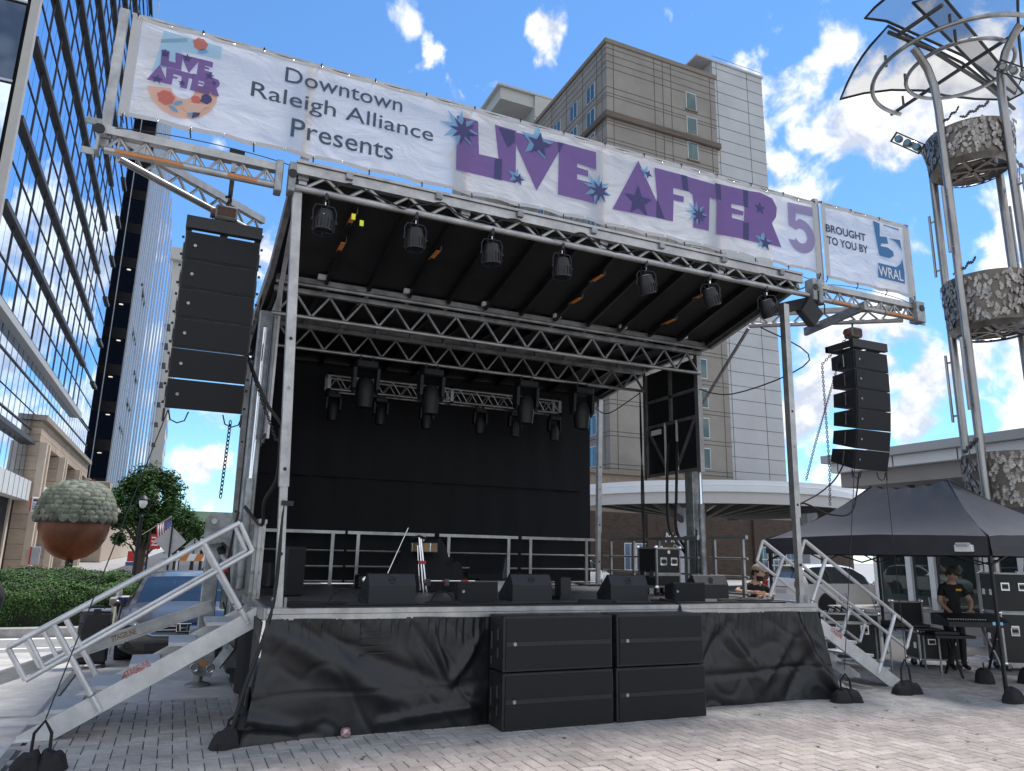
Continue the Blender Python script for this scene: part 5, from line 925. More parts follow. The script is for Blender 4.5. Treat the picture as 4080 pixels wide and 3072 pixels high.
# -- stairs
ALUS = mat('bright aluminium', (.66, .66, .66), .42, .45, 6, .1, .08, 90, dirt=(2.5, .2))
def stair(label, x_top, x_bot, y0, y1, s_):
    t_ = thing('stage_stair', label, 'stairs', (x_bot, y0, 0), 0, 'aluminium stage stairs')
    def w(mb, name, m, p=t_, **k): mb.v = [(x - x_bot, y - y0, z) for x, y, z in mb.v]; return mb.build(name, m, p, **k)
    top = V(x_top, 0, 1.13); bot = V(x_bot, 0, .02); n = 6; d = (top - bot).normalized()
    for y in (y0, y1): w(MB().prism([(x_bot - s_ * .3, 0), (x_bot, 0), (x_bot - s_ * .0, .05), (x_top, 1.2), (x_top, .99)], lambda u, v, q: (u, y + q, v), -.022, .022), 'stringer', ALUS)
    TR = mat('tread plate', (.55, .56, .57), .4, .6, 3, .1, .6, 220)
    for k in range(1, n):
        z = .065 + (1.2 - .02) * k / n; x = x_bot + (x_top - x_bot) * k / n
        w(MB().box((x - .15, y0 + .024, z - .04), (x + .13, y1 - .024, z), .004), 'tread', TR)
    nv = V(-d.z, 0, d.x) if s_ < 0 else V(d.z, 0, -d.x); nv = nv if nv.z > 0 else -nv
    lip = bot + V(0, 0, 0)
    for y in (y0, y1):
        ry = y - .035 if y == y0 else y + .035
        if s_ < 0: A, B, C_, D_ = V(-2.28, ry, .85), V(-.31, ry, 2.09), V(-.15, ry, 1.79), V(-2.09, ry, .55); Ps = ((V(-1.93, ry, 1.05), V(-1.44, ry, .26)), (V(-.65, ry, 1.86), V(-.14, ry, 1.06))); bars = ((V(-2.12, ry, .93), V(-1.95, ry, .64)),)
        else: A, B, C_, D_ = V(9.63, ry, .83), V(7.54, ry, 2.1), V(7.40, ry, 1.78), V(9.47, ry, .53); Ps = ((V(9.29, ry, 1.03), V(8.84, ry, .22)), (V(7.95, ry, 1.86), V(7.55, ry, 1.12))); bars = ()
        r_ = w(MB().tube(A, B, .028, 10), 'handrail', ALUS, smooth=True); w(MB().tube(C_, D_, .024, 10), 'lower_rail', ALUS, smooth=True); w(MB().tube(B, C_, .024, 10), 'rail_end', ALUS, smooth=True); w(MB().tube(A, D_, .024, 10), 'rail_end', ALUS, smooth=True)
        for p, q in Ps:
            w(MB().tube(p, q, .029, 10), 'rail_post', ALUS, smooth=True); u_ = (q - p).normalized(); w(MB().tube(q, q + u_ * .03, .018, 8), 'post_tip', WHITE); c = p.lerp(q, .84); w(MB().path(ring(c, u_, .033, 0, 12), .008, 5, True), 'post_collar', GALV)
        for p, q in bars: w(MB().tube(p, q, .022, 8), 'rail_bar', ALUS, smooth=True)
    m_ = bot.lerp(top, .5); vs_, fs_ = text_mb('STAGELINE', .24, .07, .004)
    if s_ < 0: vv = [(m_.x - .16 + d.x * a - d.z * b, y0 - .026, m_.z - .05 + d.z * a + d.x * b) for a, b in vs_]
    else: vv = [(m_.x - .3 - d.x * a + .0 + d.z * b, y0 - .026, m_.z + .12 - d.z * a * 1.0 - d.x * b * -1 * -1 + .0) for a, b in vs_]
    if s_ > 0: e = -d; vv = [(m_.x - .45 + e.x * a - e.z * b, y0 - .026, m_.z + .24 + e.z * a + e.x * b) for a, b in vs_]
    w(MB().add(vv, fs_), 'lettering', RED, fix=False)
    for y in (y0, y1): w(MB().box((x_bot - .02, y - .05, 0), (x_bot + s_ * -.0 + (.12 if s_ < 0 else -.12), y + .05, .012)), 'foot_plate', ALUS)
    w(MB().box((min(x_top, x_top - s_ * -.06), y0, 1.10), (max(x_top, x_top + s_ * .06), y1, 1.2)), 'top_plate', ALUD)
stair('aluminium stair with handrails on the left side of the stage', -.05, -2.1, .67, 1.47, -1); stair('aluminium stair with handrails on the right side of the stage', 7.42, 9.35, .34, 1.13, 1)
rmp = thing('loading_ramp', 'long aluminium ramp rail leaning behind the left stair', 'ramp', (-3.4, 2.0, 0)); MB().bar((0, 0, .075), (2.95, 0, 1.13), .05, .12).build('channel', ALU, rmp); MB().bar((0, -.03, .14), (2.95, -.03, 1.195), .09, .018).build('lip', ALU, rmp); MB().bar((0, -.03, .012), (2.95, -.03, 1.065), .09, .018).build('lip', ALU, rmp)
lettering('lettering', 'STAGELINE', (1.93, -.03, .735), (2.95, 0, 1.055), (-1.055, 0, 2.95), .26, .065, mat('brown print', (.25, .15, .05), .6), rmp, .02)
# -- sandbags and tie-down lines
BAGM = mat('sandbag canvas', (.011, .011, .012), .8, 0, 15, .4, .5, 30)
def sandbag(loc, r, label, handle=.25, s_=1.0, one=False):
    t_ = thing('sandbag', label, 'sandbag', loc, r, 'black sandbags')
    for q in (-1, 1):       # two slumped pouches, like a saddle bag
        def f(u, v):
            a = 2 * PI * u; r_ = 1 - v; sq = lambda c: math.copysign(abs(c) ** .6, c)
            x = .17 * r_ ** .8 * sq(math.cos(a)); y = .135 * r_ ** .8 * sq(math.sin(a)); z = .20 * (1 - r_ ** 3.2) * (1 - .18 * q * math.cos(a) * r_) + .06 * max(0, 1 - abs(x + q * .1) / .1) * v
            n_ = noise.noise((x * 11 + loc[0] * 3, y * 11 + q, z * 8)) * .035 + noise.noise((x * 28, y * 28 + loc[0], z * 20)) * .012
            return ((x + q * .125 + n_ * .5) * s_, (y + n_ + .025 * q) * s_, max(.003, z + n_ * v * 1.2) * s_)
        MB().grid(30, 12, f, close_u=True).build('pouch', BAGM, t_, smooth=True)
    if handle: MB().path([(-.1 * s_, 0, .2 * s_), (-.07, 0, .2 * s_ + handle * .6), (0, 0, .2 * s_ + handle), (.06, 0, .2 * s_ + handle * .6), (.09 * s_, 0, .2 * s_)], .014, 6).build('strap', BAGM, t_, smooth=True)
    return t_
sandbag((-.22, -.12, 0), .3, 'sandbag heaped at the left corner of the stage skirt', .12, .8); sandbag((-.12, -.02, .15), 1.3, 'sandbag lying on top of another at the left skirt corner', .2, .7)
sandbag((-1.76, -.45, 0), -.15, 'sandbag in the bottom left corner of the picture', .24, .72); sandbag((7.38, -.40, 0), -.3, 'sandbag at the right corner of the stage skirt', .2, .75); sandbag((8.75, -.22, 0), -.2, 'sandbag with a tall strap at the foot of the right stair', .3, .8); sandbag((9.66, -1.12, 0), .2, 'sandbag strapped round the near leg of the tent', .0, .8)
for a, b, lab in (((-1.16, .4, 3.22), (-1.76, -.45, .4), 'thin tie line from the left array to the corner sandbag'), ((8.92, .5, 3.3), (7.4, -.38, .4), 'thin tie line from the right array to the skirt sandbag'), ((9.62, .5, 3.25), (8.78, -.22, .42), 'thin tie line from the right array to the stair sandbag')): tag(MB().tube(a, b, .006, 5).build('tie_line', BLK), lab, 'line')
cn = thing('crushed_can', 'crushed white and red can lying before the skirt', 'litter', (.82, -.16, 0)); MB().grid(14, 8, lambda u, v: ((.048 + .016 * noise.noise((u * 9, v * 9, 1))) * math.cos(2 * PI * u) * math.sin(PI * v) ** .5 , (.05 + .016 * noise.noise((u * 8, v * 7, 5))) * math.sin(2 * PI * u) * math.sin(PI * v) ** .5, .05 - .045 * math.cos(PI * v)), close_u=True).build('body', mat('can print', (.6, .6, .62), .3, .5, 35, .1, col2=(.45, .05, .05)), cn, smooth=False)
wb = thing('plastic_bag', 'crumpled clear plastic litter by the right skirt corner', 'litter', (7.55, -.1, 0)); MB().grid(14, 10, lambda u, v: ((.12 + .05 * noise.noise((u * 12, v * 9, 1))) * math.cos(2 * PI * u) * math.sin(PI * v) ** .6, (.1 + .05 * noise.noise((u * 8, v * 9, 5))) * math.sin(2 * PI * u) * math.sin(PI * v) ** .6, .10 - .095 * math.cos(PI * v)), close_u=True).build('body', mat('litter print', (.35, .08, .06), .25, 0, 14, .1, col2=(.6, .6, .62)), wb)
# ------------------------------------------------------------------ plaza and street surroundings
random.seed(11)
# -- acorn sculpture
ac = thing('acorn_sculpture', 'giant copper acorn with a verdigris scaled cap behind the hedge', 'sculpture', (-3.62, 16.8, 0))
COPP = mat('weathered copper', (.26, .115, .065), .42, .55, 1.6, .35, .15, 12, col2=(.13, .06, .04), stretch=(1, 1, .5))
VERD = mat('verdigris', (.13, .17, .14), .75, .1, 2.5, .3, .5, 14, rand=.3, col2=(.25, .255, .18), dirt=(4, .6)); VERB = mat('verdigris dark', (.045, .052, .05), .8, .1, 5, .3)
MB().lathe([(.02, 1.38), (.12, 1.40), (.42, 1.50), (.68, 1.72), (.84, 2.0), (.91, 2.3), (.92, 2.62), (.5, 2.7), (.02, 2.7)], 40).build('nut', COPP, ac, smooth=True)
def capr(t_): return 1.02 * math.cos(t_ * PI / 2) ** .62 + .0, 2.5 + 1.12 * math.sin(t_ * PI / 2)
MB().lathe([(.86, 2.46), (1.0, 2.44), (1.03, 2.5)] + [(capr(k / 14)[0] if k < 14 else .03, capr(k / 14)[1]) for k in range(1, 15)], 48).build('cap_core', VERB, ac, smooth=True)
sc = MB(); vs_ = []; fs_ = []
for j in range(5):
    for i in range(5):
        u, v = -1 + i * .5, j / 4; w_ = (1 - v ** 2.2) ** .5 if v < 1 else .05; vs_.append((u * .5 * (w_ * .9 + .08), -.5 + v, (.16 * (1 - u * u) * math.sin(PI * min(1, v + .15)) ** .6 + .05)))
for j in range(4):
    for i in range(4): a = j * 5 + i; fs_.append((a, a + 1, a + 6, a + 5))
sme_ = MB().add(vs_, fs_).mesh('scale'); sme_.materials.append(VERD); sme_.polygons.foreach_set('use_smooth', [True] * len(sme_.polygons))
for row in range(12):
    t_ = .03 + row * .078; r, z = capr(t_); n = max(6, int(26 * (r / 1.02) ** .85)); r2, z2 = capr(t_ + .01)
    for k in range(n):
        a = 2 * PI * (k + .5 * (row % 2)) / n
        out = V(math.cos(a), math.sin(a), 0); up = V(out.x * (r2 - r), out.y * (r2 - r), z2 - z).normalized(); side = V(-math.sin(a), math.cos(a), 0); nrm_ = side.cross(up)
        if out.dot(V(.14, -1, 0)) < -.35 and row < 9: continue
        nrm_ = nrm_ if nrm_.dot(out + V(0, 0, .3)) > 0 else -nrm_
        w_ = 2 * PI * r / n * random.uniform(1.0, 1.25); h_ = random.uniform(.17, .24); a += random.gauss(0, .012); up = (up + side * random.gauss(0, .12)).normalized()
        o = put('scale', sme_, ac); o.matrix_local = Matrix(((side.x * w_, -up.x * h_, nrm_.x * .30, out.x * r), (side.y * w_, -up.y * h_, nrm_.y * .30, out.y * r), (side.z * w_, -up.z * h_, nrm_.z * .30, z), (0, 0, 0, 1)))
MB().bar((.0, 0, 3.6), (.35, .05, 3.68), .1, .1).build('stalk', COPP, ac); MB().tube((0, 0, 0), (0, 0, 1.42), .1, 12).build('pedestal', BLKM, ac)
# -- foliage
LEAF = mat('leaf green', (.05, .115, .022), .6, 0, 2.2, .5, rand=.45, spec=.3); LEAF2 = mat('tree leaf', (.03, .07, .017), .75, 0, .8, .5, rand=.4, spec=.2)
BARK = mat('bark', (.07, .05, .035), .9, 0, 9, .3, .5, 30)
def leaves(mb, c, n_, s_):
    n_ = Vector(n_).normalized(); a = (n_.orthogonal().normalized()); b = n_.cross(a); q = random.uniform(0, 6.28); a, b = a * math.cos(q) + b * math.sin(q), b * math.cos(q) - a * math.sin(q)
    c = Vector(c); mb.add([c - a * s_, c + b * s_ * .5 + n_ * s_ * .15, c + a * s_, c - b * s_ * .5 + n_ * s_ * .15], [(0, 1, 2, 3)])
def hedge(label, x0, x1, y0, y1, z1, n):
    t_ = thing('hedge', label, 'hedge', ((x0 + x1) / 2, y0, .1)); mb = MB(); lx, ly, lz = t_.location
    def surf(u, v):           # rounded box cross-section swept along x
        a = v * PI; cx = math.copysign(abs(math.cos(a)) ** .35, math.cos(a)); sz = abs(math.sin(a)) ** .4
        x = x0 + u * (x1 - x0); e = min(1, (x - x0) / .35, (x1 - x) / .35); e = max(.05, e) ** .4
        return V(x, (y0 + y1) / 2 - cx * (y1 - y0) / 2 * e, .1 + (z1 - .1) * sz * (.75 + .25 * e)) + V(noise.noise((x * 1.6, v * 5, 1)) * .16, noise.noise((x * 1.7, v * 4, 7)) * .18, noise.noise((x * 1.4, v * 3, 9)) * .15 + noise.noise((x * 4, v * 6, 2)) * .05)
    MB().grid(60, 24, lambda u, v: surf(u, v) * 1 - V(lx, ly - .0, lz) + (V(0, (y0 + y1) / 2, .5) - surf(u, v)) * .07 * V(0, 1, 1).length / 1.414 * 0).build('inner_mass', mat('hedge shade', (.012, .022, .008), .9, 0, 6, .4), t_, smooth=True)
    for _ in range(n):
        u, v = random.random(), random.random() ** 1.0 * .8; p = surf(u, v); q = surf(u, min(1, v + .02)); nn = V(0, -(q - p).z, (q - p).y); nn = V(random.gauss(0, .5), -math.cos(v * PI) + random.gauss(0, .5), math.sin(v * PI) + random.gauss(0, .5))
        leaves(mb, p - V(lx, ly, lz) + nn.normalized() * (random.uniform(-.01, .05) if random.random() < .93 else random.uniform(.04, .13)), nn, random.uniform(.018, .036))
    o = mb.build('foliage', LEAF, t_, fix=False); o['kind'] = 'stuff'; return t_
hedge('clipped front hedge with a rounded end beside the curb', -9, -2.05, 10.6, 11.9, 1.0, 22000); hedge('higher clipped hedge in the second row below the acorn', -9.5, -1.75, 12.2, 14.2, 1.22, 16000); hedge('third clipped hedge curving right behind the front hedges', -2.6, -.9, 11.6, 14, .95, 9000)
def tree(label, x, y, h_, r, n, z0, grp):
    t_ = thing('street_tree', label, 'tree', (x, y, 0), 0, grp); tr = MB(); tr.path([(0, 0, 0), (.03, .02, h_ * .25), (.0, .05, h_ * .5), (.04, 0, h_ * .8)], [.16, .12, .09, .03], 8)
    cl = []
    for k in range(34):
        a = random.uniform(0, 6.28); zz_ = random.uniform(z0 + .3, h_ - .4); rr = r * random.uniform(.3, .95) * math.sin(PI * min(1, (zz_ - z0) / (h_ - z0) * .75 + .2)); p = V(math.cos(a) * rr, math.sin(a) * rr, zz_); tr.path([(0, .03, zz_ * .55), tuple(p * .5 + V(0, 0, zz_ * .38)), tuple(p)], [.06, .035, .015], 5); cl.append((p, random.uniform(.35, .8) * r * .38))
    cl += [(V(0, 0, h_ - .3), r * .3), (V(0, 0, h_ * .65), r * .5), (V(0, 0, h_ * .5), r * .5)]
    tr.build('trunk', BARK, t_, smooth=True); mb = MB()
    for _ in range(n):
        c, rr = random.choice(cl); d = V(random.gauss(0, 1), random.gauss(0, 1), random.gauss(0, 1)).normalized(); p = c + d * rr * random.uniform(.3, 1.25); p.z = max(z0, p.z)
        leaves(mb, p, d + V(0, 0, .5) + V(random.gauss(0, .5), random.gauss(0, .5), random.gauss(0, .5)), random.uniform(.06, .11))
    o = mb.build('crown', LEAF2, t_, fix=False); o['kind'] = 'stuff'; return t_
tree('nearest leafy street tree right of the acorn', -2.15, 27, 5.1, 1.75, 14000, 1.75, 'street trees'); tree('second street tree behind the diamond sign', -.75, 40, 4.3, 1.7, 9000, 1.5, 'street trees'); tree('small far street tree at the end of the row', .5, 58, 4.0, 1.7, 6000, 1.3, 'street trees')
# -- street lamps, flags, signs
LAMPB = mat('lamp post paint', (.016, .02, .024), .5, .2, 6, .3)
def lamp(label, x, y, h_=4.2):
    t_ = thing('street_lamp', label, 'street lamp', (x, y, 0), 0, 'street lamps'); MB().lathe([(.16, 0), (.16, .25), (.09, .4), (.075, .9), (.06, h_ - .9), (.09, h_ - .85), (.05, h_ - .78)], 12).build('post', LAMPB, t_, smooth=True)
    MB().lathe([(.04, 0), (.1, .05), (.15, .2), (.14, .28), (.02, .3)], 16, (0, 0, h_ - .55)).build('globe', mat('lamp globe', (.7, .7, .68), .3), t_, smooth=True); MB().lathe([(.16, 0), (.19, .03), (.13, .12), (.05, .18), (.04, .26), (.01, .3)], 16, (0, 0, h_ - .26)).build('hood', LAMPB, t_, smooth=True)
    for s_ in (-1, 1): MB().path([(0, 0, h_ - .85), (s_ * .16, 0, h_ - .75), (s_ * .24, 0, h_ - .5), (s_ * .22, 0, h_ - .25), (s_ * .15, 0, h_ - .2)], .016, 6).build('arm', LAMPB, t_, smooth=True)
lamp('tall dark street lamp right of the acorn', -2.15, 22.5, 3.75); lamp('second street lamp behind the flag', -.72, 29, 3.35); lamp('third street lamp by the far flags', .45, 36, 2.6)
FR_, FW_, FB_ = mat('flag red', (.45, .03, .05), .7), mat('flag white', (.75, .75, .75), .7), mat('flag blue', (.03, .04, .16), .7)
def flag(label, x, y, z, s_, lean):
    t_ = thing('flag', label, 'flag', (x, y, z), 0, 'stars and stripes flags'); d = V(math.sin(lean), 0, math.cos(lean)); MB().tube((0, 0, 0), d * 1.15 * s_, .012, 6).build('pole', mat('pale pole', (.55, .5, .4), .6), t_)
    def f(a, b):     # a along the fly (down), b along the hoist
        w_ = .05 * math.sin(a * 9 + b * 3) * s_; p = d * (1.12 - b * .6) * s_ + V(.04, 0, 0) * s_ + V(.18 * a * a - .62 * max(0, a - .5), -.1 + w_, -.85 * a + .30 * max(0, a - .5)) * s_; return p
    for k in range(13):
        a0 = .0; st_ = [(a0 + (1 - a0) * i / 14) for i in range(15)]
        MB().add([f(a, (k + e) / 13) for a in st_ for e in (0, 1)], [(2 * i, 2 * i + 1, 2 * i + 3, 2 * i + 2) for i in range(14)]).build('stripe', FR_ if k % 2 == 0 else FW_, t_, fix=False)
    MB().grid(6, 6, lambda u, v: f(u * .4, v * .54) - V(0, .006, 0)).build('canton', FB_, t_)
    for i in range(5):
        for j in range(6): p = f(.04 + .075 * i, .04 + .088 * j) - V(0, .010, 0); MB().add([p + V(-.012, 0, 0) * s_, p + V(0, 0, -.012) * s_, p + V(.012, 0, 0) * s_, p + V(0, 0, .012) * s_], [(0, 1, 2, 3)]).build('star', FW_, t_, fix=False)
flag('striped flag flying from the pole beside the street lamp', -2.05, 22.4, 2.25, 1.0, .92); flag('smaller striped flag lower down the street', .25, 35.9, 1.6, .9, .5); flag('farthest striped flag hanging below the small one', .6, 38, 1.0, .8, .3)
GB = mat('sign back', (.45, .46, .47), .5, .3, 8, .1)
def sign(name, label, x, y, z, s_, post_h):
    t_ = thing(name, label, 'sign', (x, y, 0)); MB().prism([(0, -s_), (s_, 0), (0, s_), (-s_, 0)], lambda u, v, d: (u, .04 + d, z + v), 0, .01).build('plate', GB, t_); MB().tube((0, 0, 0), (0, 0, post_h), .025, 8).build('post', LAMPB, t_); return t_
sg2 = sign('road_sign', 'grey back of a diamond road sign on a dark post', -1.05, 17, 2.0, .44, 2.45); MB().box((-.13, .04, .7), (.13, .05, 1.45)).build('lower_plate', GB, sg2)
sg3 = sign('road_sign', 'small grey sign back farther along the kerb', -.15, 27, 1.85, .4, 2.2); MB().box((-.25, .02, 1.35), (.25, .03, 1.75)).build('plate', GB, sg3)
for k, (x, y, z, c, lab) in enumerate(((-1.62, 24, 1.75, RED, 'red pole banner with white lettering'), (-1.15, 24.2, 1.75, mat('banner blue', (.04, .04, .2), .6), 'blue pole banner with white stripes'))):
    t_ = thing('pole_banner', lab, 'banner', (x, y, 0)); MB().tube((-.22 if k == 0 else .24, 0, 0), (-.22 if k == 0 else .24, 0, 2.45), .04, 8).build('pole', LAMPB, t_); MB().box((-.2, 0, z), (.2, .02, z + .55)).build('cloth', c, t_)
    for q in range(3): MB().box((-.14, -.004, z + .12 + .14 * q), (.12 - .05 * q, 0, z + .17 + .14 * q)).build('print', FW_, t_)
ds_ = thing('diner_sign', 'small red and blue shop sign at the foot of the stone building', 'sign', (-2.6, 34, 0)); MB().box((-.4, 0, 1.1), (.4, .05, 1.6)).build('panel', RED, ds_); MB().box((-.45, -.01, .9), (.45, .06, 1.08)).build('base', mat('sign blue', (.05, .1, .25), .5), ds_)
lettering('lettering', 'FOOD', (-.3, -.003, 1.25), (1, 0, 0), (0, 0, 1), .6, .2, mat('sign blue'), ds_) if False else None
bo = thing('bollard', 'white reflective bollard beside the grey minivan', 'bollard', (-1.87, 9.7, 0)); MB().tube((0, 0, 0), (0, 0, .98), .055, 14).build('tube', mat('bollard yellow', (.55, .55, .35), .6, 0, 8, .1), bo); MB().tube((0, 0, .72), (0, 0, .9), .058, 14).build('reflector', GB, bo)
MB().tube((0, 0, .78), (0, 0, .81), .06, 14).build('stripe', WHITE, bo)
pb = thing('concrete_planter', 'low pale concrete planter wall behind the bollard', 'planter', (-1.5, 11.2, 0)); MB().box((-.55, -.4, 0), (.75, .6, .62), .03).build('wall', mat('pale concrete', (.40, .38, .35), .8, 0, 6, .12), pb); MB().box((-.6, -.45, .62), (.8, .65, .72), .02).build('coping', mat('pale concrete'), pb)
sc_ = thing('wheeled_case', 'black wheeled hard case standing on the paving behind the stair', 'case', (-1.92, 5.45, 0), .1); MB().box((-.22, -.16, .06), (.22, .16, .84), .05).build('shell', mat('case plastic', (.014, .014, .015), .45, 0, 30, .3), sc_, smooth=True)
for k in range(4): MB().box((-.225, -.165, .52 + .045 * k), (.225, .165, .535 + .045 * k)).build('rib', BLK, sc_)
MB().box((-.2, -.14, .82), (.2, .14, .86), .015).build('top_edge', mat('case grey', (.25, .27, .3), .4), sc_); MB().box((-.05, -.17, .8), (.05, -.155, .87)).build('latch', BLKM, sc_); MB().path([(-.1, 0, .86), (-.08, 0, .9), (.08, 0, .9), (.1, 0, .86)], .012, 6).build('handle', BLK, sc_)
for s_ in (-.18, .18): MB().tube((s_ - .025, .1, .05), (s_ + .025, .1, .05), .05, 12).build('wheel', RUB, sc_); MB().box((s_ - .03, -.12, 0), (s_ + .03, -.06, .06)).build('foot', RUB, sc_)
ch = thing('folding_chair', 'folded blue camp chair beside the minivan', 'chair', (-1.62, 6.9, 0)); MB().grid(8, 6, lambda u, v: (-.12 + .24 * u + .02 * math.sin(u * 20), .02 * math.sin(u * 14), .5 + .45 * v)).build('seat', mat('chair navy', (.03, .04, .10), .8, 0, 20, .3), ch)
for a, b in ((-.14, -.05), (-.05, -.12), (.05, .12), (.13, .04)): MB().tube((a, .03, 0), (b, -.02, .85), .012, 6).build('leg', GALV, ch)
hy = thing('fire_hydrant', 'small yellow hydrant beyond the hedge end', 'hydrant', (-1.35, 15.3, 0)); MB().lathe([(.12, 0), (.12, .08), (.09, .1), (.09, .9), (.13, .95), (.12, 1.05), (.05, 1.15), (.02, 1.2)], 14).build('barrel', mat('hydrant yellow', (.7, .38, .03), .5), hy, smooth=True); MB().tube((-.16, 0, .8), (.16, 0, .8), .05, 10).build('nozzle', mat('hydrant yellow'), hy)
mo = thing('parked_motorbike', 'dark motorbike parked at the end of the hedge', 'motorbike', (-1.05, 16.3, 0)); 
for y in (-.5, .5): MB().path([(0, y + .28 * math.cos(a * PI / 8), .3 + .28 * math.sin(a * PI / 8)) for a in range(16)], .05, 6, True).build('wheel', RUB, mo)
MB().prism([(-.5, .5), (-.2, .75), (.2, .8), (.6, .85), (.65, .75), (.2, .5), (0, .35), (-.3, .4)], lambda u, v, d: (d, u, v), -.13, .13).build('body', BLKM, mo); MB().path([(-.35, -.55, 1.02), (-.1, -.5, .95), (.1, -.5, .95), (.35, -.55, 1.02)], .02, 6).build('handlebar', CHROME, mo); MB().lathe([(.01, 0), (.09, .02), (.09, .1), (.01, .12)], 12, (0, -.62, .78)).build('headlamp', CHROME, mo)
ba = thing('barricade', 'orange and white striped barricade down the street', 'barricade', (.02, 22, 0))
for k in range(8): MB().prism([(-1 + .25 * k, 1.35), (-.75 + .25 * k, 1.35), (-.65 + .25 * k, 1.6), (-.9 + .25 * k, 1.6)], lambda u, v, d: (u, d, v), 0, .03).build('stripe', ORANGE if k % 2 else WHITE, ba)
for x in (-.8, .8): MB().box((x - .04, .03, 0), (x + .04, .08, 1.7)).build('leg', WHITE, ba)
# -- vehicles
CGL = glass_mat('car glass', (.8, .87, .95), .10, .01, .3, (.015, .02, .022)); TYRE = mat('tyre', (.014, .014, .014), .8, 0, 30, .3); RIM = mat('rim', (.45, .45, .46), .3, .9)
VAN = [(-.02, .30, .55, .60, .70, .62), (.03, .24, .66, .72, .86, .74), (.15, .20, .76, .84, .95, .80), (.5, .19, .90, .97, .99, .83), (.95, .19, .97, 1.06, 1.0, .84), (1.15, .19, 1.0, 1.13, 1.0, .85), (1.55, .19, 1.03, 1.40, 1.0, .79), (2.0, .19, 1.05, 1.64, 1.0, .73), (2.5, .19, 1.06, 1.72, 1.0, .70), (3.3, .19, 1.06, 1.73, 1.0, .70), (4.2, .19, 1.06, 1.71, 1.0, .69), (4.75, .2, 1.04, 1.64, .99, .67), (4.95, .22, 1.0, 1.45, .97, .68), (5.1, .25, .95, 1.1, .93, .7), (5.15, .4, .9, .98, .85, .65)]
SUV = [(-.02, .32, .6, .66, .68, .6), (.05, .25, .72, .8, .85, .74), (.2, .21, .82, .92, .92, .8), (.6, .2, .94, 1.02, .94, .8), (1.1, .2, 1.0, 1.09, .95, .8), (1.3, .2, 1.02, 1.16, .95, .8), (1.65, .2, 1.04, 1.42, .95, .75), (2.05, .2, 1.05, 1.62, .95, .69), (2.5, .2, 1.06, 1.68, .95, .67), (3.2, .2, 1.06, 1.69, .95, .66), (3.9, .2, 1.05, 1.66, .94, .65), (4.25, .22, 1.04, 1.58, .92, .64), (4.5, .24, 1.02, 1.38, .9, .66), (4.66, .28, 1.0, 1.12, .87, .72), (4.7, .42, .96, 1.02, .82, .7)]
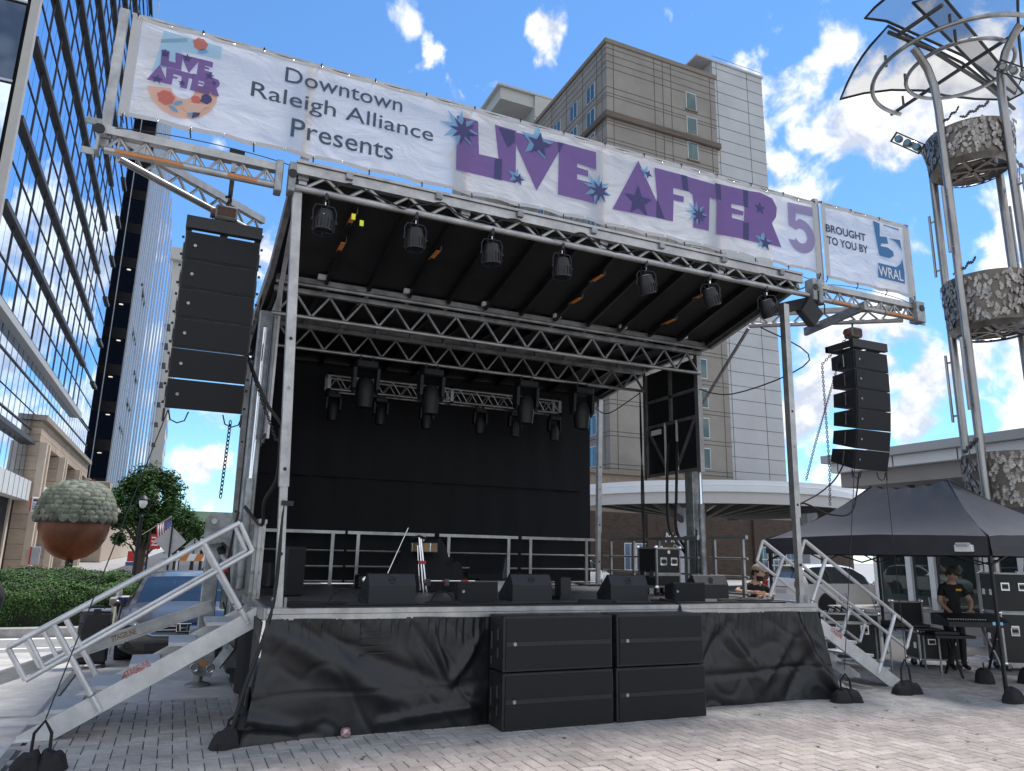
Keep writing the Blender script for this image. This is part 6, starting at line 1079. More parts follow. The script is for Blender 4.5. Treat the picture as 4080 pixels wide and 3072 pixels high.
def car(name, label, paint, S, loc, rz, ws=(1.85, 1.9), detail=True):
    t_ = thing(name, label, 'car', loc, rz); M_ = []
    for a, b in zip(S, S[1:]):
        for k in range(3): M_.append(tuple(p + (q - p) * k / 3 for p, q in zip(a, b)))
    M_.append(S[-1]); n = len(M_); vs_ = []
    for y, zb, zs_, zt, w_, wt in M_:
        h_ = [(0, zb), (w_ * .8, zb), (w_ * .97, zb + .12), (w_, (zb + zs_) * .52), (w_ * .985, zs_), (wt + .02, zt - .07), (wt - .06, zt - .01), (wt * .5, zt + .015), (0, zt + .02)]
        vs_ += [(x, y, z) for x, z in h_] + [(-x, y, z) for x, z in h_[-2:0:-1]]
    m_ = 16; body, ws_, side = [], [], {1: [], -1: []}
    y_cowl, y_top = S[5][0] + .03, S[7][0] - .03; yb = S[-3][0]
    for i in range(n - 1):
        ym = (M_[i][0] + M_[i + 1][0]) / 2
        for k in range(m_):
            q = (i * m_ + k, i * m_ + (k + 1) % m_, (i + 1) * m_ + (k + 1) % m_, (i + 1) * m_ + k)
            if y_cowl < ym < y_top and k in (6, 7, 8, 9): ws_.append(q)
            elif S[-4][0] < ym < S[-3][0] + .1 and k in (6, 7, 8, 9): ws_.append(q)
            elif S[6][0] - .1 < ym < S[-4][0] + .1 and k in (4, 11): side[1 if k == 4 else -1].append((ym, q))
            else: body.append(q)
    body += [tuple(range(m_ - 1, -1, -1)), tuple(range((n - 1) * m_, n * m_))]
    def sub(fs_, nm, m2, off=0):
        o = MB(); o.v = list(vs_); o.f = list(fs_); me = o.mesh(nm); bm = bmesh.new(); bm.from_mesh(me); bmesh.ops.delete(bm, geom=[v for v in bm.verts if not v.link_faces], context='VERTS'); bmesh.ops.recalc_face_normals(bm, faces=bm.faces); bm.to_mesh(me); bm.free(); me.polygons.foreach_set('use_smooth', [True] * len(me.polygons)); me.set_sharp_from_angle(angle=math.radians(38)); me.materials.append(m2); return put(nm, me, t_)
    sub(body, 'body', paint); f1 = [q for q in ws_ if vs_[q[0]][1] < 3]; f2 = [q for q in ws_ if vs_[q[0]][1] >= 3]; sub(f1, 'windshield', CGL); sub(f2, 'rear_window', CGL) if f2 else None
    for s_ in (1, -1):
        sub([q for _, q in side[s_]], 'side_window', CGL)
        for y in (2.35, 3.35, S[-4][0] - .25): 
            b = min(M_, key=lambda r: abs(r[0] - y)); MB().bar((s_ * (b[4] * .99 + .004), y, b[2]), (s_ * (b[5] + .03), y, b[3] - .06), .06, .02).build('pillar', BLK, t_)
        for y in (.95, S[-1][0] - 1.1):
            w0 = S[6][4]; MB().tube((s_ * (w0 - .25), y, .36), (s_ * (w0 + .006), y, .36), .40, 20).build('wheel_arch', BLK, t_)
            wl_ = MB().lathe([(.2, -.1), (.33, -.1), (.345, -.07), (.345, .07), (.33, .1), (.2, .1)], 24).build('wheel', TYRE, t_, smooth=True); wl_.rotation_euler = (0, PI / 2, 0); wl_.location = (s_ * (w0 - .085), y, .345)
            MB().lathe([(.02, -.085), (.2, -.095), (.215, -.08), (.215, .08), (.2, .098), (.05, .07), (.02, .075)], 18).build('rim', RIM, wl_, smooth=True)
        m2 = MB().grid(10, 6, lambda u, v: (s_ * (S[6][4] + .13 + .10 * math.cos(2 * PI * u) * math.sin(PI * v)), 1.42 - .07 * math.cos(PI * v), 1.1 + .085 * math.sin(2 * PI * u) * math.sin(PI * v)), close_u=True).build('mirror', paint, t_, smooth=True); MB().bar((s_ * (S[6][4] - .03), 1.42, 1.05), (s_ * (S[6][4] + .1), 1.42, 1.07), .05, .03).build('mirror_arm', BLK, m2)
    return t_
PV = mat('van paint', (.075, .068, .066), .38, .4, 0, coat=.45); PW_ = mat('white car paint', (.62, .62, .60), .3, 0, 0, coat=.8)
mv = car('minivan', 'grey minivan with a chrome grille parked facing the camera', PV, VAN, (-.66, 5.45, 0), 0); mv.scale = (.98, 1, .78)
for c in kids(mv):
    if c.name.startswith('wheel') and 'arch' not in c.name: c.scale = (1, .78, 1)
for k, (z, w_) in enumerate(((.68, .42), (.75, .5))): MB().box((-w_, -.05 + .03 * k, z - .012), (w_, -.02 + .05 * k, z + .012), .004).build('grille_bar', CHROME, mv)
MB().prism([(-.56, .60), (.56, .60), (.62, .80), (-.62, .80)], lambda u, v, d: (u, -.035 + d + abs(u) * .06, v), 0, .03).build('grille', BLK, mv); MB().path([(-.72, .06, .80), (-.62, -.0, .66), (-.45, -.045, .575), (0, -.06, .56), (.45, -.045, .575), (.62, 0, .66), (.72, .06, .80)], .022, 8).build('grille_trim', CHROME, mv, smooth=True)
e = MB().box((-.1, -.075, .64), (.1, -.055, .80), .012).build('emblem_plate', BLKM, mv); MB().path([(-.1, -.08, .65), (-.11, -.08, .80), (.11, -.08, .80), (.1, -.08, .65)], .011, 6, True).build('emblem_frame', CHROME, e); MB().bar((-.05, -.084, .665), (-.058, -.084, .785), .024, .016, (0, 1, 0)).bar((.05, -.084, .665), (.058, -.084, .785), .024, .016, (0, 1, 0)).bar((-.05, -.084, .722), (.05, -.084, .722), .016, .024, (0, 1, 0)).build('emblem_letter', CHROME, e)
for s_ in (-1, 1):
    MB().prism([(.58, .72), (.92, .80), (.93, .88), (.70, .83)], lambda u, v, d: (s_ * u, .0 + d + (u - .55) * .33, v), 0, .05).build('headlight', mat('headlight', (.4, .42, .45), .1, .3), mv); MB().box((s_ * .6, -.0, .33), (s_ * .84, .06, .45), .01).build('fog_recess', BLK, mv); MB().box((s_ * .58, .02, .42), (s_ * .9, .07, .45)).build('trim_line', CHROME, mv)
MB().box((-.55, -.03, .26), (.55, .02, .42), .01).build('lower_intake', BLK, mv); MB().box((-.16, -.05, .44), (.16, -.035, .54)).build('number_plate', WHITE, mv); MB().prism([(-.35, 1.16), (.35, 1.16), (.2, 1.3), (-.2, 1.3)], lambda u, v, d: (u, 1.3 + (v - 1.16) * .9 + d, v), 0, .02).build('dashboard', mat('dash grey', (.15, .15, .15), .7), mv)
wv = car('white_suv', 'white estate car parked behind the right stair', PW_, SUV, (23.0, 12.1, 0), PI / 2 + .0, )
for s_ in (-1, 1): MB().box((s_ * .62, 4.58, .92), (s_ * .9, 4.72, 1.12), .02).build('tail_light', mat('tail red', (.35, .015, .02), .2), wv)
MB().box((-.24, 4.7, .72), (.24, 4.72, .84)).build('number_plate', mat('plate grey', (.4, .4, .42), .5), wv); MB().box((-.58, 4.2, 1.6), (.58, 4.5, 1.64), .01).build('spoiler', PW_, wv); MB().box((-.8, 4.64, .3), (.8, 4.74, .5), .03).build('bumper', PW_, wv); MB().box((-.5, 4.715, .9), (.5, 4.725, .94)).build('trim_strip', CHROME, wv)
car('white_car', 'white car seen low behind the road case', PW_, SUV, (19.9, 26.8, 0), PI / 2 + .5); 
for k, (x, y, c, lab) in enumerate(((.85, 14.5, mat('blue car paint', (.13, .16, .26), .3, .2, 0, coat=.8), 'blue car parked behind the grey minivan'), (1.25, 20.5, PW_, 'white car farther down the street'), (1.6, 27, RED, 'red car in the distance down the street'))): car('parked_car', lab, c, SUV, (x, y, 0), 0)['group'] = 'cars parked along the street'
# ------------------------------------------------------------------ steel light tower
random.seed(5)
TC = V(16.3, 2.6, 0)
lt2 = thing('light_tower', 'tall brushed steel light tower with leaf drums and a mesh canopy', 'tower', TC)
def P4(a, r=1.0): return V(math.cos(a) * r, math.sin(a) * r, 0)
for k, a in enumerate((PI, -PI / 2 - .1, PI / 2 + .05, -.05)):
    b = P4(a); o = b.normalized(); top = 13.5 if k in (0, 1) else 12.6
    p = MB().path([b, b + V(0, 0, 6), b + V(0, 0, top - .6), b + V(0, 0, top) + o * .06, b + V(0, 0, top + .45) + o * .24, b + V(0, 0, top + .75) + o * .5, b + V(0, 0, top + .9) + o * .68] if k != 2 else [b, b + V(0, 0, 6), b + V(0, 0, 12.0), b + V(0, 0, 12.5) + o * .12, b + V(0, 0, 12.9) + o * .4, b + V(0, 0, 13.05) + o * .65]   , .095, 14).build('pole', STEEL, lt2, smooth=True)
    for z in (9.0, 5.2): 
        q = b + V(0, 0, z) + o * .22; MB().tube(q, q + V(0, 0, 1.7), .035, 8).build('handle_bar', STEEL, p, smooth=True)
        for dz in (.15, 1.5): MB().tube(b + V(0, 0, z + dz), q + V(0, 0, dz), .025, 6).build('standoff', STEEL, p)
LEAFM = mat('steel leaf', (.34, .315, .29), .38, .85, 5, .25, rand=.25); DRUM = mat('drum steel', (.17, .145, .125), .5, .7, 3, .3)
def oak(mb, c, t_, n_, s_):          # lobed oak leaf outline
    c, t_, n_ = Vector(c), Vector(t_).normalized(), Vector(n_).normalized(); b = n_.cross(t_); prof = [(0, 0), (.1, .06), (.2, .2), (.32, .1), (.45, .28), (.58, .13), (.7, .26), (.82, .1), (1, 0)]
    pts = [c + t_ * (x - .5) * s_ + b * y * s_ + n_ * (.03 * s_ * math.sin(x * 9)) for x, y in prof]; pts2 = [c + t_ * (x - .5) * s_ - b * y * s_ for x, y in prof]
    o = len(mb.v); mb.v += [tuple(p) for p in pts + pts2]; k = len(prof); mb.f += [(o + i, o + i + 1, o + k + i + 1, o + k + i) for i in range(k - 1)]
for z0, z1 in ((11.35, 12.35), (7.15, 8.45), (2.9, 4.25)):
    R0, R1 = .90, .97
    d = MB().grid(40, 4, lambda u, v: ((R0 + (R1 - R0) * v) * math.cos(2 * PI * u), (R0 + (R1 - R0) * v) * math.sin(2 * PI * u), z0 + .12 + (z1 - z0 - .12) * v), close_u=True).build('drum', DRUM, lt2, smooth=True)
    MB().grid(40, 1, lambda u, v: ((R0 - .14 + .16 * v) * math.cos(2 * PI * u), (R0 - .14 + .16 * v) * math.sin(2 * PI * u), z0 + .12 * v), close_u=True).build('lower_flange', LEAFM, d, smooth=True)
    for k in range(3): a = k * PI / 3 + .3; MB().bar((.8 * math.cos(a), .8 * math.sin(a), z0 + .1), (-.8 * math.cos(a), -.8 * math.sin(a), z0 + .1), .08, .1).build('cross_bar', DRUM, d)
    MB().path([(.5 * math.cos(i * PI / 3), .5 * math.sin(i * PI / 3), z0 + .1) for i in range(6)], .04, 6, True).build('inner_ring', DRUM, d)
    mb = MB()
    for _ in range(520):
        a, v = random.uniform(0, 2 * PI), random.uniform(.05, .95); n_ = V(math.cos(a), math.sin(a), 0); r_ = R0 + (R1 - R0) * v + .03; tt = V(-math.sin(a), math.cos(a), 0) * random.gauss(0, .5) + V(0, 0, random.choice((-1, 1))); oak(mb, n_ * r_ + V(0, 0, z0 + .12 + (z1 - z0 - .12) * v), tt, n_ + V(random.gauss(0, .15), random.gauss(0, .15), random.gauss(0, .15)), random.uniform(.13, .21))
    o = mb.build('oak_leaves', LEAFM, d, fix=False); o['kind'] = 'stuff'
    for q in range(9):               # sprigs standing off the rims
        a = random.uniform(PI * .75, PI * 1.8); zz_ = z1 if q % 2 else z0; sg_ = 1 if q % 2 else -1; mb = MB(); p0 = V(math.cos(a) * R1, math.sin(a) * R1, zz_); tt = V(-math.sin(a), math.cos(a), .35 * sg_)
        for i in range(6): oak(mb, p0 + tt * (.1 * i) + V(0, 0, .08 * sg_), tt + V(0, 0, (.8 if i % 2 else -.8)), V(math.cos(a), math.sin(a), .2), .2)
        mb.build('leaf_sprig', mat('dark leaf', (.10, .09, .085), .5, .6), d, fix=False)
MESHM = cloth_mat('perforated mesh', (.16, .165, .17), .1, .62); PERF = cloth_mat('perforated plate', (.16, .16, .165), .1, .45)
def loc(x, y, z=14.5): return V(x, y, z) - TC
for nm, poly, m, z in (('mesh_panel', [(14.93, 5.13), (14.5, 4.5), (14.21, 4.02), (13.97, 3.55), (13.82, 3.19), (13.6, 2.48), (16.5, 2.62), (19.2, 3.1), (18.31, 3.49), (17.4, 3.75), (16.7, 3.84), (15.85, 4.22), (15.3, 4.65)], MESHM, 14.6),
                       ('mesh_panel', [(13.04, 2.65), (12.95, 2.3), (12.91, 1.72), (12.95, 1.1), (13.2, .4), (13.7, -.3), (14.4, -.7), (15.0, -.2), (15.44, .51), (16.9, 1.4), (18.69, 2.41), (19.3, 3.0), (16.5, 2.55), (13.6, 2.5)], MESHM, 14.75),
                       ('perforated_plate', [(13.52, 1.73), (13.87, 1.27), (19.31, 2.79), (19.3, 3.18)], PERF, 14.66)):
    pts = [loc(x, y, z) for x, y in poly]; o = MB().add(pts, [tuple(range(len(pts)))]).build(nm, m, lt2, fix=False); MB().path(pts, .035, 6, True).build('panel_rim', BLKM, o)
DS = mat('dark bar steel', (.10, .095, .09), .4, .8, 5, .2)
for nm, pts in (('spine_bar', [(13.6, 2.48), (15.1, 2.47), (17.45, 2.76), (19.45, 3.16)]), ('cross_bar', [(16.6, 4.85), (16.45, 2.65), (16.35, .3)]), ('edge_bar', [(13.89, 2.45), (13.93, 1.31)])): MB().path([loc(x, y, 14.42) for x, y in pts], .05, 8).build(nm, DS, lt2, smooth=True)
MB().path([loc(16.3 + 2.03 * math.cos(a * .1), 2.6 + 2.03 * math.sin(a * .1), 14.3) for a in range(14, 50)], .055, 8).build('outer_hoop', STEEL, lt2, smooth=True); MB().path([loc(16.3 + 1.22 * math.cos(a * PI / 20), 2.6 + 1.22 * math.sin(a * PI / 20), 14.3) for a in range(40)], .05, 8, True).build('inner_hoop', STEEL, lt2, smooth=True)
for x, y in ((14.5, 3.3), (14.3, 2.5), (14.6, 1.6), (15.2, 1.9), (16.4, 4.3), (15.6, 3.6)): MB().tube(loc(x, y, 14.3), loc(x, y, 14.62), .035, 6).build('strut', DS, lt2)
for c, r in ((V(15.02, 3.32, 12.25), -1.04), (V(16.1, 1.2, 13.3), -1.04)):
    L_ = c - TC; ca, sa = math.cos(r), math.sin(r)
    f_ = MB().box((-.55, -.06, -.18), (.55, .02, -.14)).box((-.55, -.06, .14), (.55, .02, .18)).box((-.55, -.06, -.18), (-.51, .02, .18)).box((.51, -.06, -.18), (.55, .02, .18)).build('lamp_frame', BLKM, lt2); f_.location = L_; f_.rotation_euler = (.25, .75, r); f_.scale = (.75, .75, .75)
    for x in (-.34, 0, .34): MB().tube((x, -.09, 0), (x, .08, 0), .12, 14).build('spot_lamp', DS, f_); MB().tube((x, -.095, 0), (x, -.10, 0), .09, 14).build('lens', glass_mat('spot glass', (.6, .6, .55), .3), f_)
# ------------------------------------------------------------------ black canopy tent
TENT = mat('tent fabric', (.04, .04, .047), .6, 0, 1.2, .2, .15, 6, bd=.03); TENTD = mat('tent frame', (.02, .02, .022), .4, .4)
tn = thing('canopy_tent', 'black pop-up canopy tent right of the stage', 'tent', (9.64, -1.06, 0)); TX, TY, ZE, ZR = 3.0, 4.4, 2.2, 3.2
def roofp(a, b, c_, d_):         # eave a->b, ridge d_->c_
    a, b, c_, d_ = map(Vector, (a, b, c_, d_))
    def f(u, v):
        e = a.lerp(b, u); r_ = d_.lerp(c_, u); p = e.lerp(r_, v); sag = .16 * math.sin(PI * v) * (.6 + .4 * math.sin(PI * u)); p.z -= sag + (.07 * math.sin(PI * u) if v > .98 else .07 * math.sin(PI * u) * v ** 4)
        p.z += .05 * math.sin(PI * u) * (1 - v) ** 6 + .012 * noise.noise((u * 6, v * 4, a.x)) + .012 * math.sin(u * 30) * v ** 6; return p
    return MB().grid(28, 16, f)
c00, c10, c11, c01 = (0, 0, ZE), (TX, 0, ZE), (TX, TY, ZE), (0, TY, ZE); r0, r1 = (1.4, 1.5, ZR), (1.4, 3.05, ZR)
for nm, args in (('roof_panel', (c01, c00, r0, r1)), ('roof_panel', (c00, c10, r0, r0)), ('roof_panel', (c10, c11, r1, r0)), ('roof_panel', (c11, c01, r1, r1))): roofp(*args).build(nm, TENT, tn, smooth=True)
for a, b in ((c01, c00), (c00, c10), (c10, c11), (c11, c01)):
    a, b = Vector(a), Vector(b); n_ = (b - a).cross(V(0, 0, 1)).normalized()
    MB().grid(40, 5, lambda u, v: a.lerp(b, u) + V(0, 0, -.27 * v + .05 * math.sin(PI * u) * (1 - v)) + n_ * (.015 + .02 * v + .015 * noise.noise((u * 9, v * 3, a.x + 1)))).build('valance', TENT, tn, smooth=True)
for x in (0.03, TX - .03):
    for y in (.03, TY - .03): l_ = MB().box((x - .022, y - .022, .01), (x + .022, y + .022, ZE), .004).build('leg', TENTD, tn); MB().box((x - .05, y - .05, 0), (x + .05, y + .05, .012)).build('foot', TENTD, l_)
for a, b in ((c01, c00), (c00, c10), (c10, c11), (c11, c01)):
    a, b = Vector(a), Vector(b)
    for k in range(4): MB().bar(a.lerp(b, k / 4) - V(0, 0, .12 if k % 2 else .4), a.lerp(b, (k + 1) / 4) - V(0, 0, .4 if k % 2 else .12), .025, .02).build('scissor_bar', TENTD, tn)
for p, q in ((c00, r0), (c10, r0), (c11, r1), (c01, r1)): MB().path([Vector(p).lerp(Vector(q), k / 10) - V(0, 0, .135 * math.sin(PI * k / 10) - .012) for k in range(11)], .013, 6).build('hip_seam', TENTD, tn)
fl3 = thing('work_light', 'small white floodlight clipped to the tent valance', 'lamp', (9.62, -.72, 1.98)); MB().box((-.06, -.14, 0), (-.01, .14, .1), .01).build('housing', WHITE, fl3); MB().box((-.09, -.1, .08), (-.01, .1, .13), .01).build('heatsink', mat('lamp grey', (.4, .4, .4), .5), fl3)
# ------------------------------------------------------------------ gear under the tent
rk = roadcase('amp_rack', 'large black amp rack with cables on top behind the right stair', .95, .7, .78, (9.75, 2.15, 0), -.5, .62)
for k in range(5): MB().path([(.1 + .12 * k, .1, .93), (.2 + .13 * k, .3 + .05 * k, 1.0), (.35 + .1 * k, .5, .95), (.3 + .1 * k, .2, .94)], .014, 5).build('coiled_lead', RUB, rk, smooth=True)
roadcase('road_case', 'tall black road case with bright edges at the right of the tent', .75, .6, .85, (12.45, .75, 0), -.55, None)
roadcase('flight_case', 'black flight case standing on the tall road case', .65, .5, .68, (12.48, .82, .985), -.55, None, wheels=False)
roadcase('open_case', 'open case lid propped behind the mixing desk', .55, .08, .5, (11.25, 1.95, .62), -.45, None, wheels=False, handles=False)
roadcase('low_case', 'low black case under the mixing desk', .8, .5, .48, (11.35, 1.55, 0), -.45, None)
mx = thing('mixing_desk', 'black mixing desk on a folding stand before the technician', 'mixer', (11.35, .55, 0), -.45)
MB().prism([(-.28, .80), (.28, .80), (.28, .98), (.1, 1.0), (-.28, .88)], lambda u, v, d: (d, u, v), -.5, .5).build('console', BLK, mx); MB().box((.2, -.295, .84), (.36, -.285, .89)).build('screen', emat('desk screen', (.10, .22, .30), .4), mx)
for k in range(16): MB().box((-.46 + .04 * k, -.2, .905), (-.45 + .04 * k, -.1, .925)).build('fader', GB, mx)
for s_ in (-.35, .35): MB().bar((s_, -.25, 0), (s_ * .9, .25, .8), .03, .03).build('stand_leg', ALUD if s_ > 0 else TENTD, mx); MB().bar((s_, .28, 0), (s_ * .9, -.22, .8), .03, .03).build('stand_leg', TENTD, mx)
MB().box((-.75, -.3, .62), (-.1, .25, .66)).build('side_shelf', TENTD, mx); MB().box((-.7, -.2, .66), (-.3, .15, .72), .01).build('laptop', BLK, mx)
tb = thing('folding_table', 'small table with black gear left of the mixing desk', 'table', (10.55, 1.15, 0), -.45); MB().box((-.45, -.3, .72), (.45, .3, .75), .005).build('top', TENTD, tb); MB().box((-.35, -.2, .75), (.0, .15, .84), .01).box((.05, -.15, .75), (.35, .2, .80), .01).build('equipment', BLK, tb)
for x in (-.4, .4):
    for y in (-.25, .25): MB().tube((x, y, 0), (x, y, .72), .016, 8).build('leg', GALV, tb)
bp_ = thing('hanging_jacket', 'black jacket hung from the tent frame at the right edge', 'jacket', (11.35, -.62, 1.25)); MB().grid(20, 14, lambda u, v: ((.26 - .05 * v + .05 * noise.noise((u * 5, v * 4, 2))) * math.cos(2 * PI * u) * math.sin(PI * (.12 + .8 * v)) ** .5, (.14 + .04 * noise.noise((u * 6, v * 4, 8))) * math.sin(2 * PI * u), -.15 + .75 * v + .05 * noise.noise((u * 7, v * 2, 4))), close_u=True).build('cloth', DRAPE, bp_, smooth=True); MB().path([(0, 0, .58), (0, 0, .72), (.02, 0, .76)], .01, 5).build('hanger', CHROME, bp_)
for k, (x, y, s_, lab) in enumerate(((11.6, -.2, .8, 'black equipment bag on the ground under the tent'), (12.2, -.5, .9, 'second black bag heaped at the tent edge'), (10.9, .1, .7, 'small black bag below the mixing desk'))):
    t_ = thing('gear_bag', lab, 'bag', (x, y, 0), .3 * k); MB().grid(22, 10, lambda u, v: (.3 * s_ * math.copysign(abs(math.cos(2 * PI * u)) ** .6, math.cos(2 * PI * u)) * (1 - v) ** .5, .2 * s_ * math.copysign(abs(math.sin(2 * PI * u)) ** .6, math.sin(2 * PI * u)) * (1 - v) ** .5, s_ * (.3 * (1 - (1 - v) ** 2.5) + .04 * noise.noise((u * 9, v * 5, k + .5)))), close_u=True).build('body', BAGM, t_, smooth=True); MB().path([(-.15, 0, .3 * s_), (-.1, 0, .4 * s_), (.1, 0, .4 * s_), (.15, 0, .3 * s_)], .012, 5).build('handle', RUB, t_)
for k, (x, y, r) in enumerate(((17.1, 6.9, .4), (17.6, 5.6, -.6), (17.3, 8.2, 1.2))):
    t_ = thing('wire_chair', ('wire patio chair nearest the white car', 'wire patio chair before the glass doors', 'wire patio chair at the corner of the pavilion')[k], 'chair', (x, y, 0), r, 'wire patio chairs')
    for i in range(9): MB().tube((-.22, .22 + .012 * i, .48 + .05 * i), (.22, .22 + .012 * i, .48 + .05 * i), .008, 5).build('back_wire', GALV, t_)
    for i in range(8): MB().tube((-.22, -.2 + .05 * i, .45), (.22, -.2 + .05 * i, .45), .008, 5).build('seat_wire', GALV, t_)
    for s_ in (-.23, .23): MB().path([(s_, -.25, 0), (s_, -.22, .45), (s_, .22, .45), (s_, .34, .92)], .014, 6).build('side_frame', GALV, t_); MB().tube((s_, .2, .45), (s_, .3, 0), .014, 6).build('leg', GALV, t_)
# ------------------------------------------------------------------ people
SHIRT = mat('black shirt', (.014, .014, .016), .85, 0, 12, .3, .3, 25); JEAN = mat('dark trousers', (.02, .022, .028), .85, 0, 12, .3); HAIR = mat('dark hair', (.02, .014, .01), .7, 0, 40, .4, .4, 60); CAMO = mat('camo cap', (.10, .095, .07), .8, 0, 22, .1, col2=(.03, .03, .024)); KHAKI = mat('khaki cap', (.30, .25, .18), .8, 0, 12, .15); SHOE = mat('black shoe', (.012, .012, .012), .6)
def skin_mesh(J, E_, name, mats, zone, parent):
    names = list(J); idx = {n: i for i, n in enumerate(names)}; me = bpy.data.meshes.new(name); me.from_pydata([J[n][0] for n in names], [(idx[a], idx[b]) for a, b in E_], []); me.update()
    o = bpy.data.objects.new(name, me); COL.objects.link(o); md = o.modifiers.new('s', 'SKIN'); md.use_smooth_shade = True; md.branch_smoothing = .4
    sv = me.skin_vertices[0].data
    for i, n in enumerate(names): r = J[n][1]; sv[i].radius = r if isinstance(r, tuple) else (r, r); sv[i].use_root = (n == 'hip')
    o.modifiers.new('b', 'SUBSURF').levels = 2
    dg = bpy.context.evaluated_depsgraph_get(); m2 = bpy.data.meshes.new_from_object(o.evaluated_get(dg)); bpy.data.objects.remove(o); bpy.data.meshes.remove(me)
    m2.materials.clear()
    for m in mats: m2.materials.append(m)
    segs = [(Vector(J[a][0]), Vector(J[b][0]), zone(a, b)) for a, b in E_]
    for p in m2.polygons:
        c = p.center; best = min(segs, key=lambda s: seg_d(c, s[0], s[1])[0]); p.material_index = best[2] if not callable(best[2]) else best[2](seg_d(c, best[0], best[1])[1]); p.use_smooth = True
    m2.name = name; return put(name, m2, parent)
def head(parent, c, yaw, pitch, capm, beard=False, scale=1.0):
    def f(u, v):
        a, b = 2 * PI * u, PI * v; x, y, z = math.sin(a) * math.sin(b), -math.cos(a) * math.sin(b), -math.cos(b); w = .077; d = .098; hh = .122
        q = V(x * w * (1 - .18 * max(0, -z)), y * d, z * hh)
        if y < 0: 
            e = math.exp(-((x / .25) ** 2)); q.y -= .022 * e * math.exp(-((z + .12) / .2) ** 2); q.y += .012 * math.exp(-((abs(x) - .4) / .2) ** 2) * math.exp(-((z - .1) / .13) ** 2); q.y -= .006 * e * math.exp(-((z + .45) / .08) ** 2); q.y -= .012 * math.exp(-((z + .8) / .2) ** 2) * e
        return q * scale
    h_ = MB().grid(40, 28, f, close_u=True).build('head', SKIN, parent, smooth=True, ang=180); h_.location = c; h_.rotation_euler = (pitch, 0, yaw)
    for s_ in (-1, 1):
        MB().grid(8, 6, lambda u, v: ((s_ * .079 + .008 * s_ * math.sin(PI * v)) * scale, (.01 + .018 * math.cos(2 * PI * u) * math.sin(PI * v)) * scale, (-.01 + .03 * math.sin(2 * PI * u) * math.sin(PI * v)) * scale), close_u=True).build('ear', SKIN, h_, smooth=True)
        MB().lathe([(.001, -.008), (.009, 0), (.001, .008)], 10, (s_ * .032 * scale, -.082 * scale, .012 * scale)).build('eye', mat('eye white', (.6, .6, .6), .3), h_, smooth=True); MB().lathe([(.001, -.004), (.0045, 0), (.001, .004)], 8, (s_ * .032 * scale, -.0905 * scale, .012 * scale)).build('pupil', BLK, h_); MB().bar((s_ * .015 * scale, -.094 * scale, .035 * scale), (s_ * .052 * scale, -.085 * scale, .033 * scale), .012, .008).build('eyebrow', HAIR, h_)
    MB().bar((-.022 * scale, -.097 * scale, -.055 * scale), (.022 * scale, -.097 * scale, -.055 * scale), .008, .010).build('mouth', mat('lips', (.35, .14, .12), .5), h_)
    MB().grid(24, 10, lambda u, v: (.083 * math.sin(2 * PI * u) * math.sin(PI * (.5 + .5 * v)) * scale, (.012 + .1 * -math.cos(2 * PI * u) * math.sin(PI * (.5 + .5 * v))) * scale, (.0 + .13 * -math.cos(PI * (.5 + .5 * v))) * scale - (.05 if math.cos(2 * PI * u) < -.2 else 0) * (1 - v) * scale), close_u=True).build('hair', HAIR, h_, smooth=True)
    if capm:
        MB().grid(24, 8, lambda u, v: (.09 * math.sin(2 * PI * u) * math.cos(PI / 2 * v) * scale, (.0 + .108 * -math.cos(2 * PI * u) * math.cos(PI / 2 * v)) * scale, (.045 + .1 * math.sin(PI / 2 * v)) * scale), close_u=True).build('cap', capm, h_, smooth=True)
        MB().prism([(-.075, -.085), (-.06, -.15), (0, -.175), (.06, -.15), (.075, -.085)], lambda u, v, d: (u * scale, v * scale, (.05 + d - .08 * (abs(v) - .085) - u * u * 2.5) * scale), 0, .006).build('cap_brim', capm, h_)
    if beard: MB().grid(20, 8, lambda u, v: (.074 * math.sin(PI * (u - .5)) * (1 - .45 * v) * scale, (.0 - .092 * math.cos(PI * (u - .5)) * (1 - .18 * v) - .012 * math.exp(-((u - .5) / .12) ** 2)) * scale, (-.045 - .082 * v - .02 * (abs(u - .5) < .12) * (v < .3)) * scale)).build('beard', HAIR, h_, smooth=True)
    return h_
def hand(parent, c, d, n_, side=1):          # palm plus five separate bent fingers; d pointing direction, n_ back-of-hand normal
    c, d, n_ = Vector(c), Vector(d).normalized(), Vector(n_).normalized(); s_ = d.cross(n_).normalized() * side; n_ = s_.cross(d).normalized() * side; mb = MB()
    mb.path([c - d * .02, c + d * .02, c + d * .055, c + d * .085], [.026, .034, .038, .032], 8)
    for k, (o, L_) in enumerate(((-.03, .07), (-.01, .082), (.011, .078), (.03, .062))): b = c + d * .08 + s_ * o; mb.path([b - d * .02, b + d * L_ * .45, b + d * L_ * .8 - n_ * .018, b + d * L_ * .9 - n_ * .045], [.011, .0095, .0085, .007], 6)
    b = c + d * .02 - s_ * .03; mb.path([b, b + d * .025 - s_ * .025, b + d * .06 - s_ * .03 - n_ * .015], [.014, .012, .009], 6); return mb.build('hand', SKIN, parent, smooth=True, ang=60)
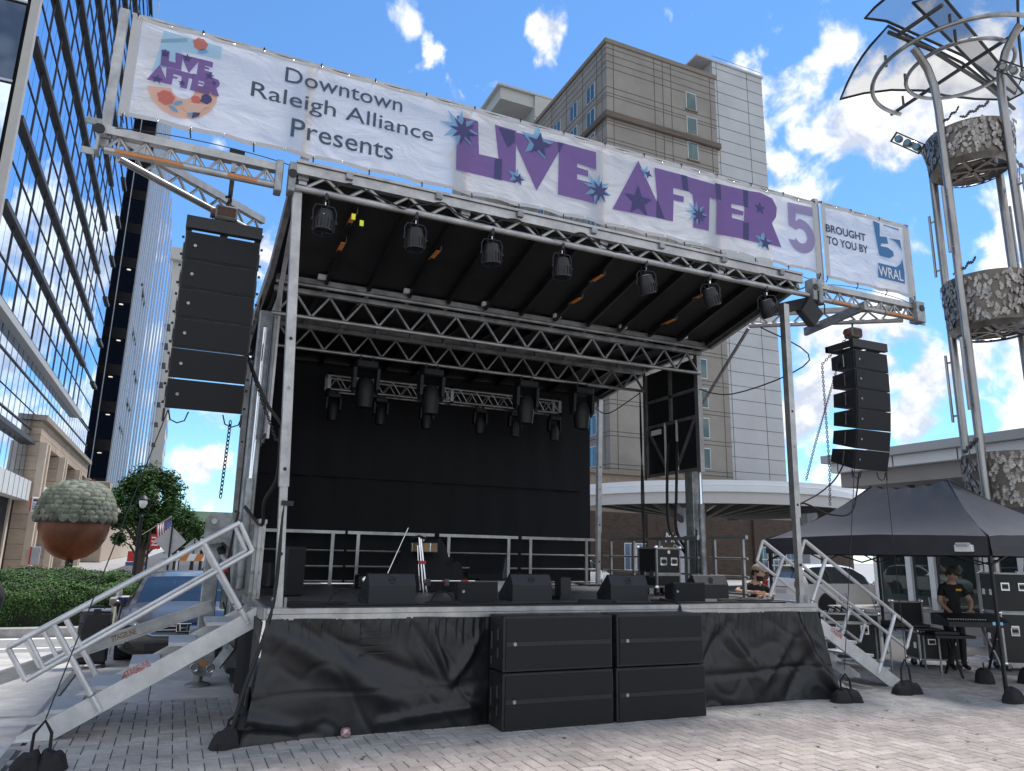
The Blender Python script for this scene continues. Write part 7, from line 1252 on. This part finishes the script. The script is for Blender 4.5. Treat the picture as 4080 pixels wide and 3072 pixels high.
def person(label, locn, rz, J, capm, yaw, pitch, hands, beard=False, logo=None, group=None):
    t_ = thing('person', label, 'person', locn, rz); E_ = [('hip', 'waist'), ('waist', 'chest'), ('chest', 'neck'), ('neck', 'skull'), ('chest', 'shL'), ('shL', 'elL'), ('elL', 'wrL'), ('chest', 'shR'), ('shR', 'elR'), ('elR', 'wrR'), ('hip', 'thL'), ('thL', 'knL'), ('knL', 'anL'), ('anL', 'toL'), ('hip', 'thR'), ('thR', 'knR'), ('knR', 'anR'), ('anR', 'toR')]
    def zone(a, b):
        if (a, b) in (('chest', 'neck'),): return lambda t: 0 if t < .62 else 1
        if b == 'skull': return 1
        if a.startswith('sh'): return lambda t: 0 if t < .6 else 1
        if a.startswith('el'): return 1
        if a == 'hip' and b == 'waist': return lambda t: 2 if t < .1 else 0
        if b.startswith('to'): return 3
        return 2 if b[:2] in ('th', 'kn', 'an') else 0
    RR = dict(hip=(.15, .105), waist=(.145, .10), chest=(.165, .105), neck=.056, skull=.05, shL=.062, shR=.062, elL=.043, elR=.043, wrL=.029, wrR=.029, thL=.092, thR=.092, knL=.062, knR=.062, anL=.045, anR=.045, toL=.04, toR=.04)
    skin_mesh({k: (v, RR[k]) for k, v in J.items()}, E_, 'body', [SHIRT, SKIN, JEAN, SHOE], zone, t_)
    sk = Vector(J['skull']); head(t_, sk + V(0, -.02, .06), yaw, pitch, capm, beard)
    for w_, d, n_, sd_ in hands: hand(t_, J[w_], d, n_, sd_)
    if logo: MB().box((logo[0] - .05, logo[1] - .004, logo[2] - .018), (logo[0] + .05, logo[1], logo[2] + .018)).build('shirt_print', mat('yellow print', (.7, .42, .04), .6), t_)
    return t_
person('person in a black shirt and dark cap working at the mixing desk', (11.78, 1.15, 0), -.45, dict(hip=(0, 0, .95), waist=(0, .0, 1.10), chest=(0, -.03, 1.36), neck=(0, -.05, 1.50), skull=(0, -.09, 1.56), shL=(.17, -.02, 1.42), shR=(-.17, -.02, 1.42), elL=(.27, -.12, 1.16), elR=(-.24, -.04, 1.14), wrL=(.12, -.33, 1.04), wrR=(-.18, -.24, .99), thL=(.09, 0, .88), thR=(-.09, 0, .88), knL=(.1, -.02, .48), knR=(-.1, -.02, .48), anL=(.11, .02, .08), anR=(-.11, .02, .08), toL=(.12, -.14, .04), toR=(-.12, -.14, .04)),
       CAMO, .35, .38, (('wrL', (-.5, -.6, -.4), (0, -.3, 1), 1), ('wrR', (.1, -.5, -.7), (0, -.6, .8), -1)), False, (.06, -.152, 1.36))
person('bearded person in a khaki cap and black shirt leaning on the deck edge', (7.74, 1.62, 0), -.25, dict(hip=(0, .1, .92), waist=(0, .06, 1.06), chest=(0, 0, 1.32), neck=(.02, -.03, 1.47), skull=(.03, -.05, 1.54), shL=(.17, 0, 1.38), shR=(-.17, .02, 1.38), elL=(.26, -.12, 1.25), elR=(-.36, -.05, 1.30), wrL=(.02, -.24, 1.26), wrR=(-.12, -.22, 1.30), thL=(.09, .1, .86), thR=(-.09, .1, .86), knL=(.1, .04, .47), knR=(-.1, .12, .47), anL=(.1, .1, .08), anR=(-.1, .2, .08), toL=(.11, -.06, .04), toR=(-.1, .06, .04)),
       KHAKI, .75, .1, (('wrL', (-.8, -.4, 0), (0, -.2, 1), 1), ('wrR', (.8, -.4, -.1), (0, -.3, 1), -1)), True, (.05, -.13, 1.30))
person('person in a dark shirt bending forward at the left edge', (-4.06, 9.7, 0), -2.2, dict(hip=(0, .12, .88), waist=(0, .04, 1.0), chest=(0, -.18, 1.16), neck=(0, -.33, 1.22), skull=(0, -.4, 1.23), shL=(.17, -.2, 1.17), shR=(-.17, -.2, 1.17), elL=(.24, -.34, .95), elR=(-.22, -.34, .95), wrL=(.12, -.5, .8), wrR=(-.1, -.5, .8), thL=(.09, .1, .82), thR=(-.09, .1, .82), knL=(.1, 0, .46), knR=(-.1, .02, .46), anL=(.1, .08, .08), anR=(-.1, .08, .08), toL=(.11, -.08, .04), toR=(-.11, -.08, .04)),
       None, 0, .7, (('wrL', (-.2, -.5, -.7), (0, -.8, .3), 1), ('wrR', (.2, -.5, -.7), (0, -.8, .3), -1)))
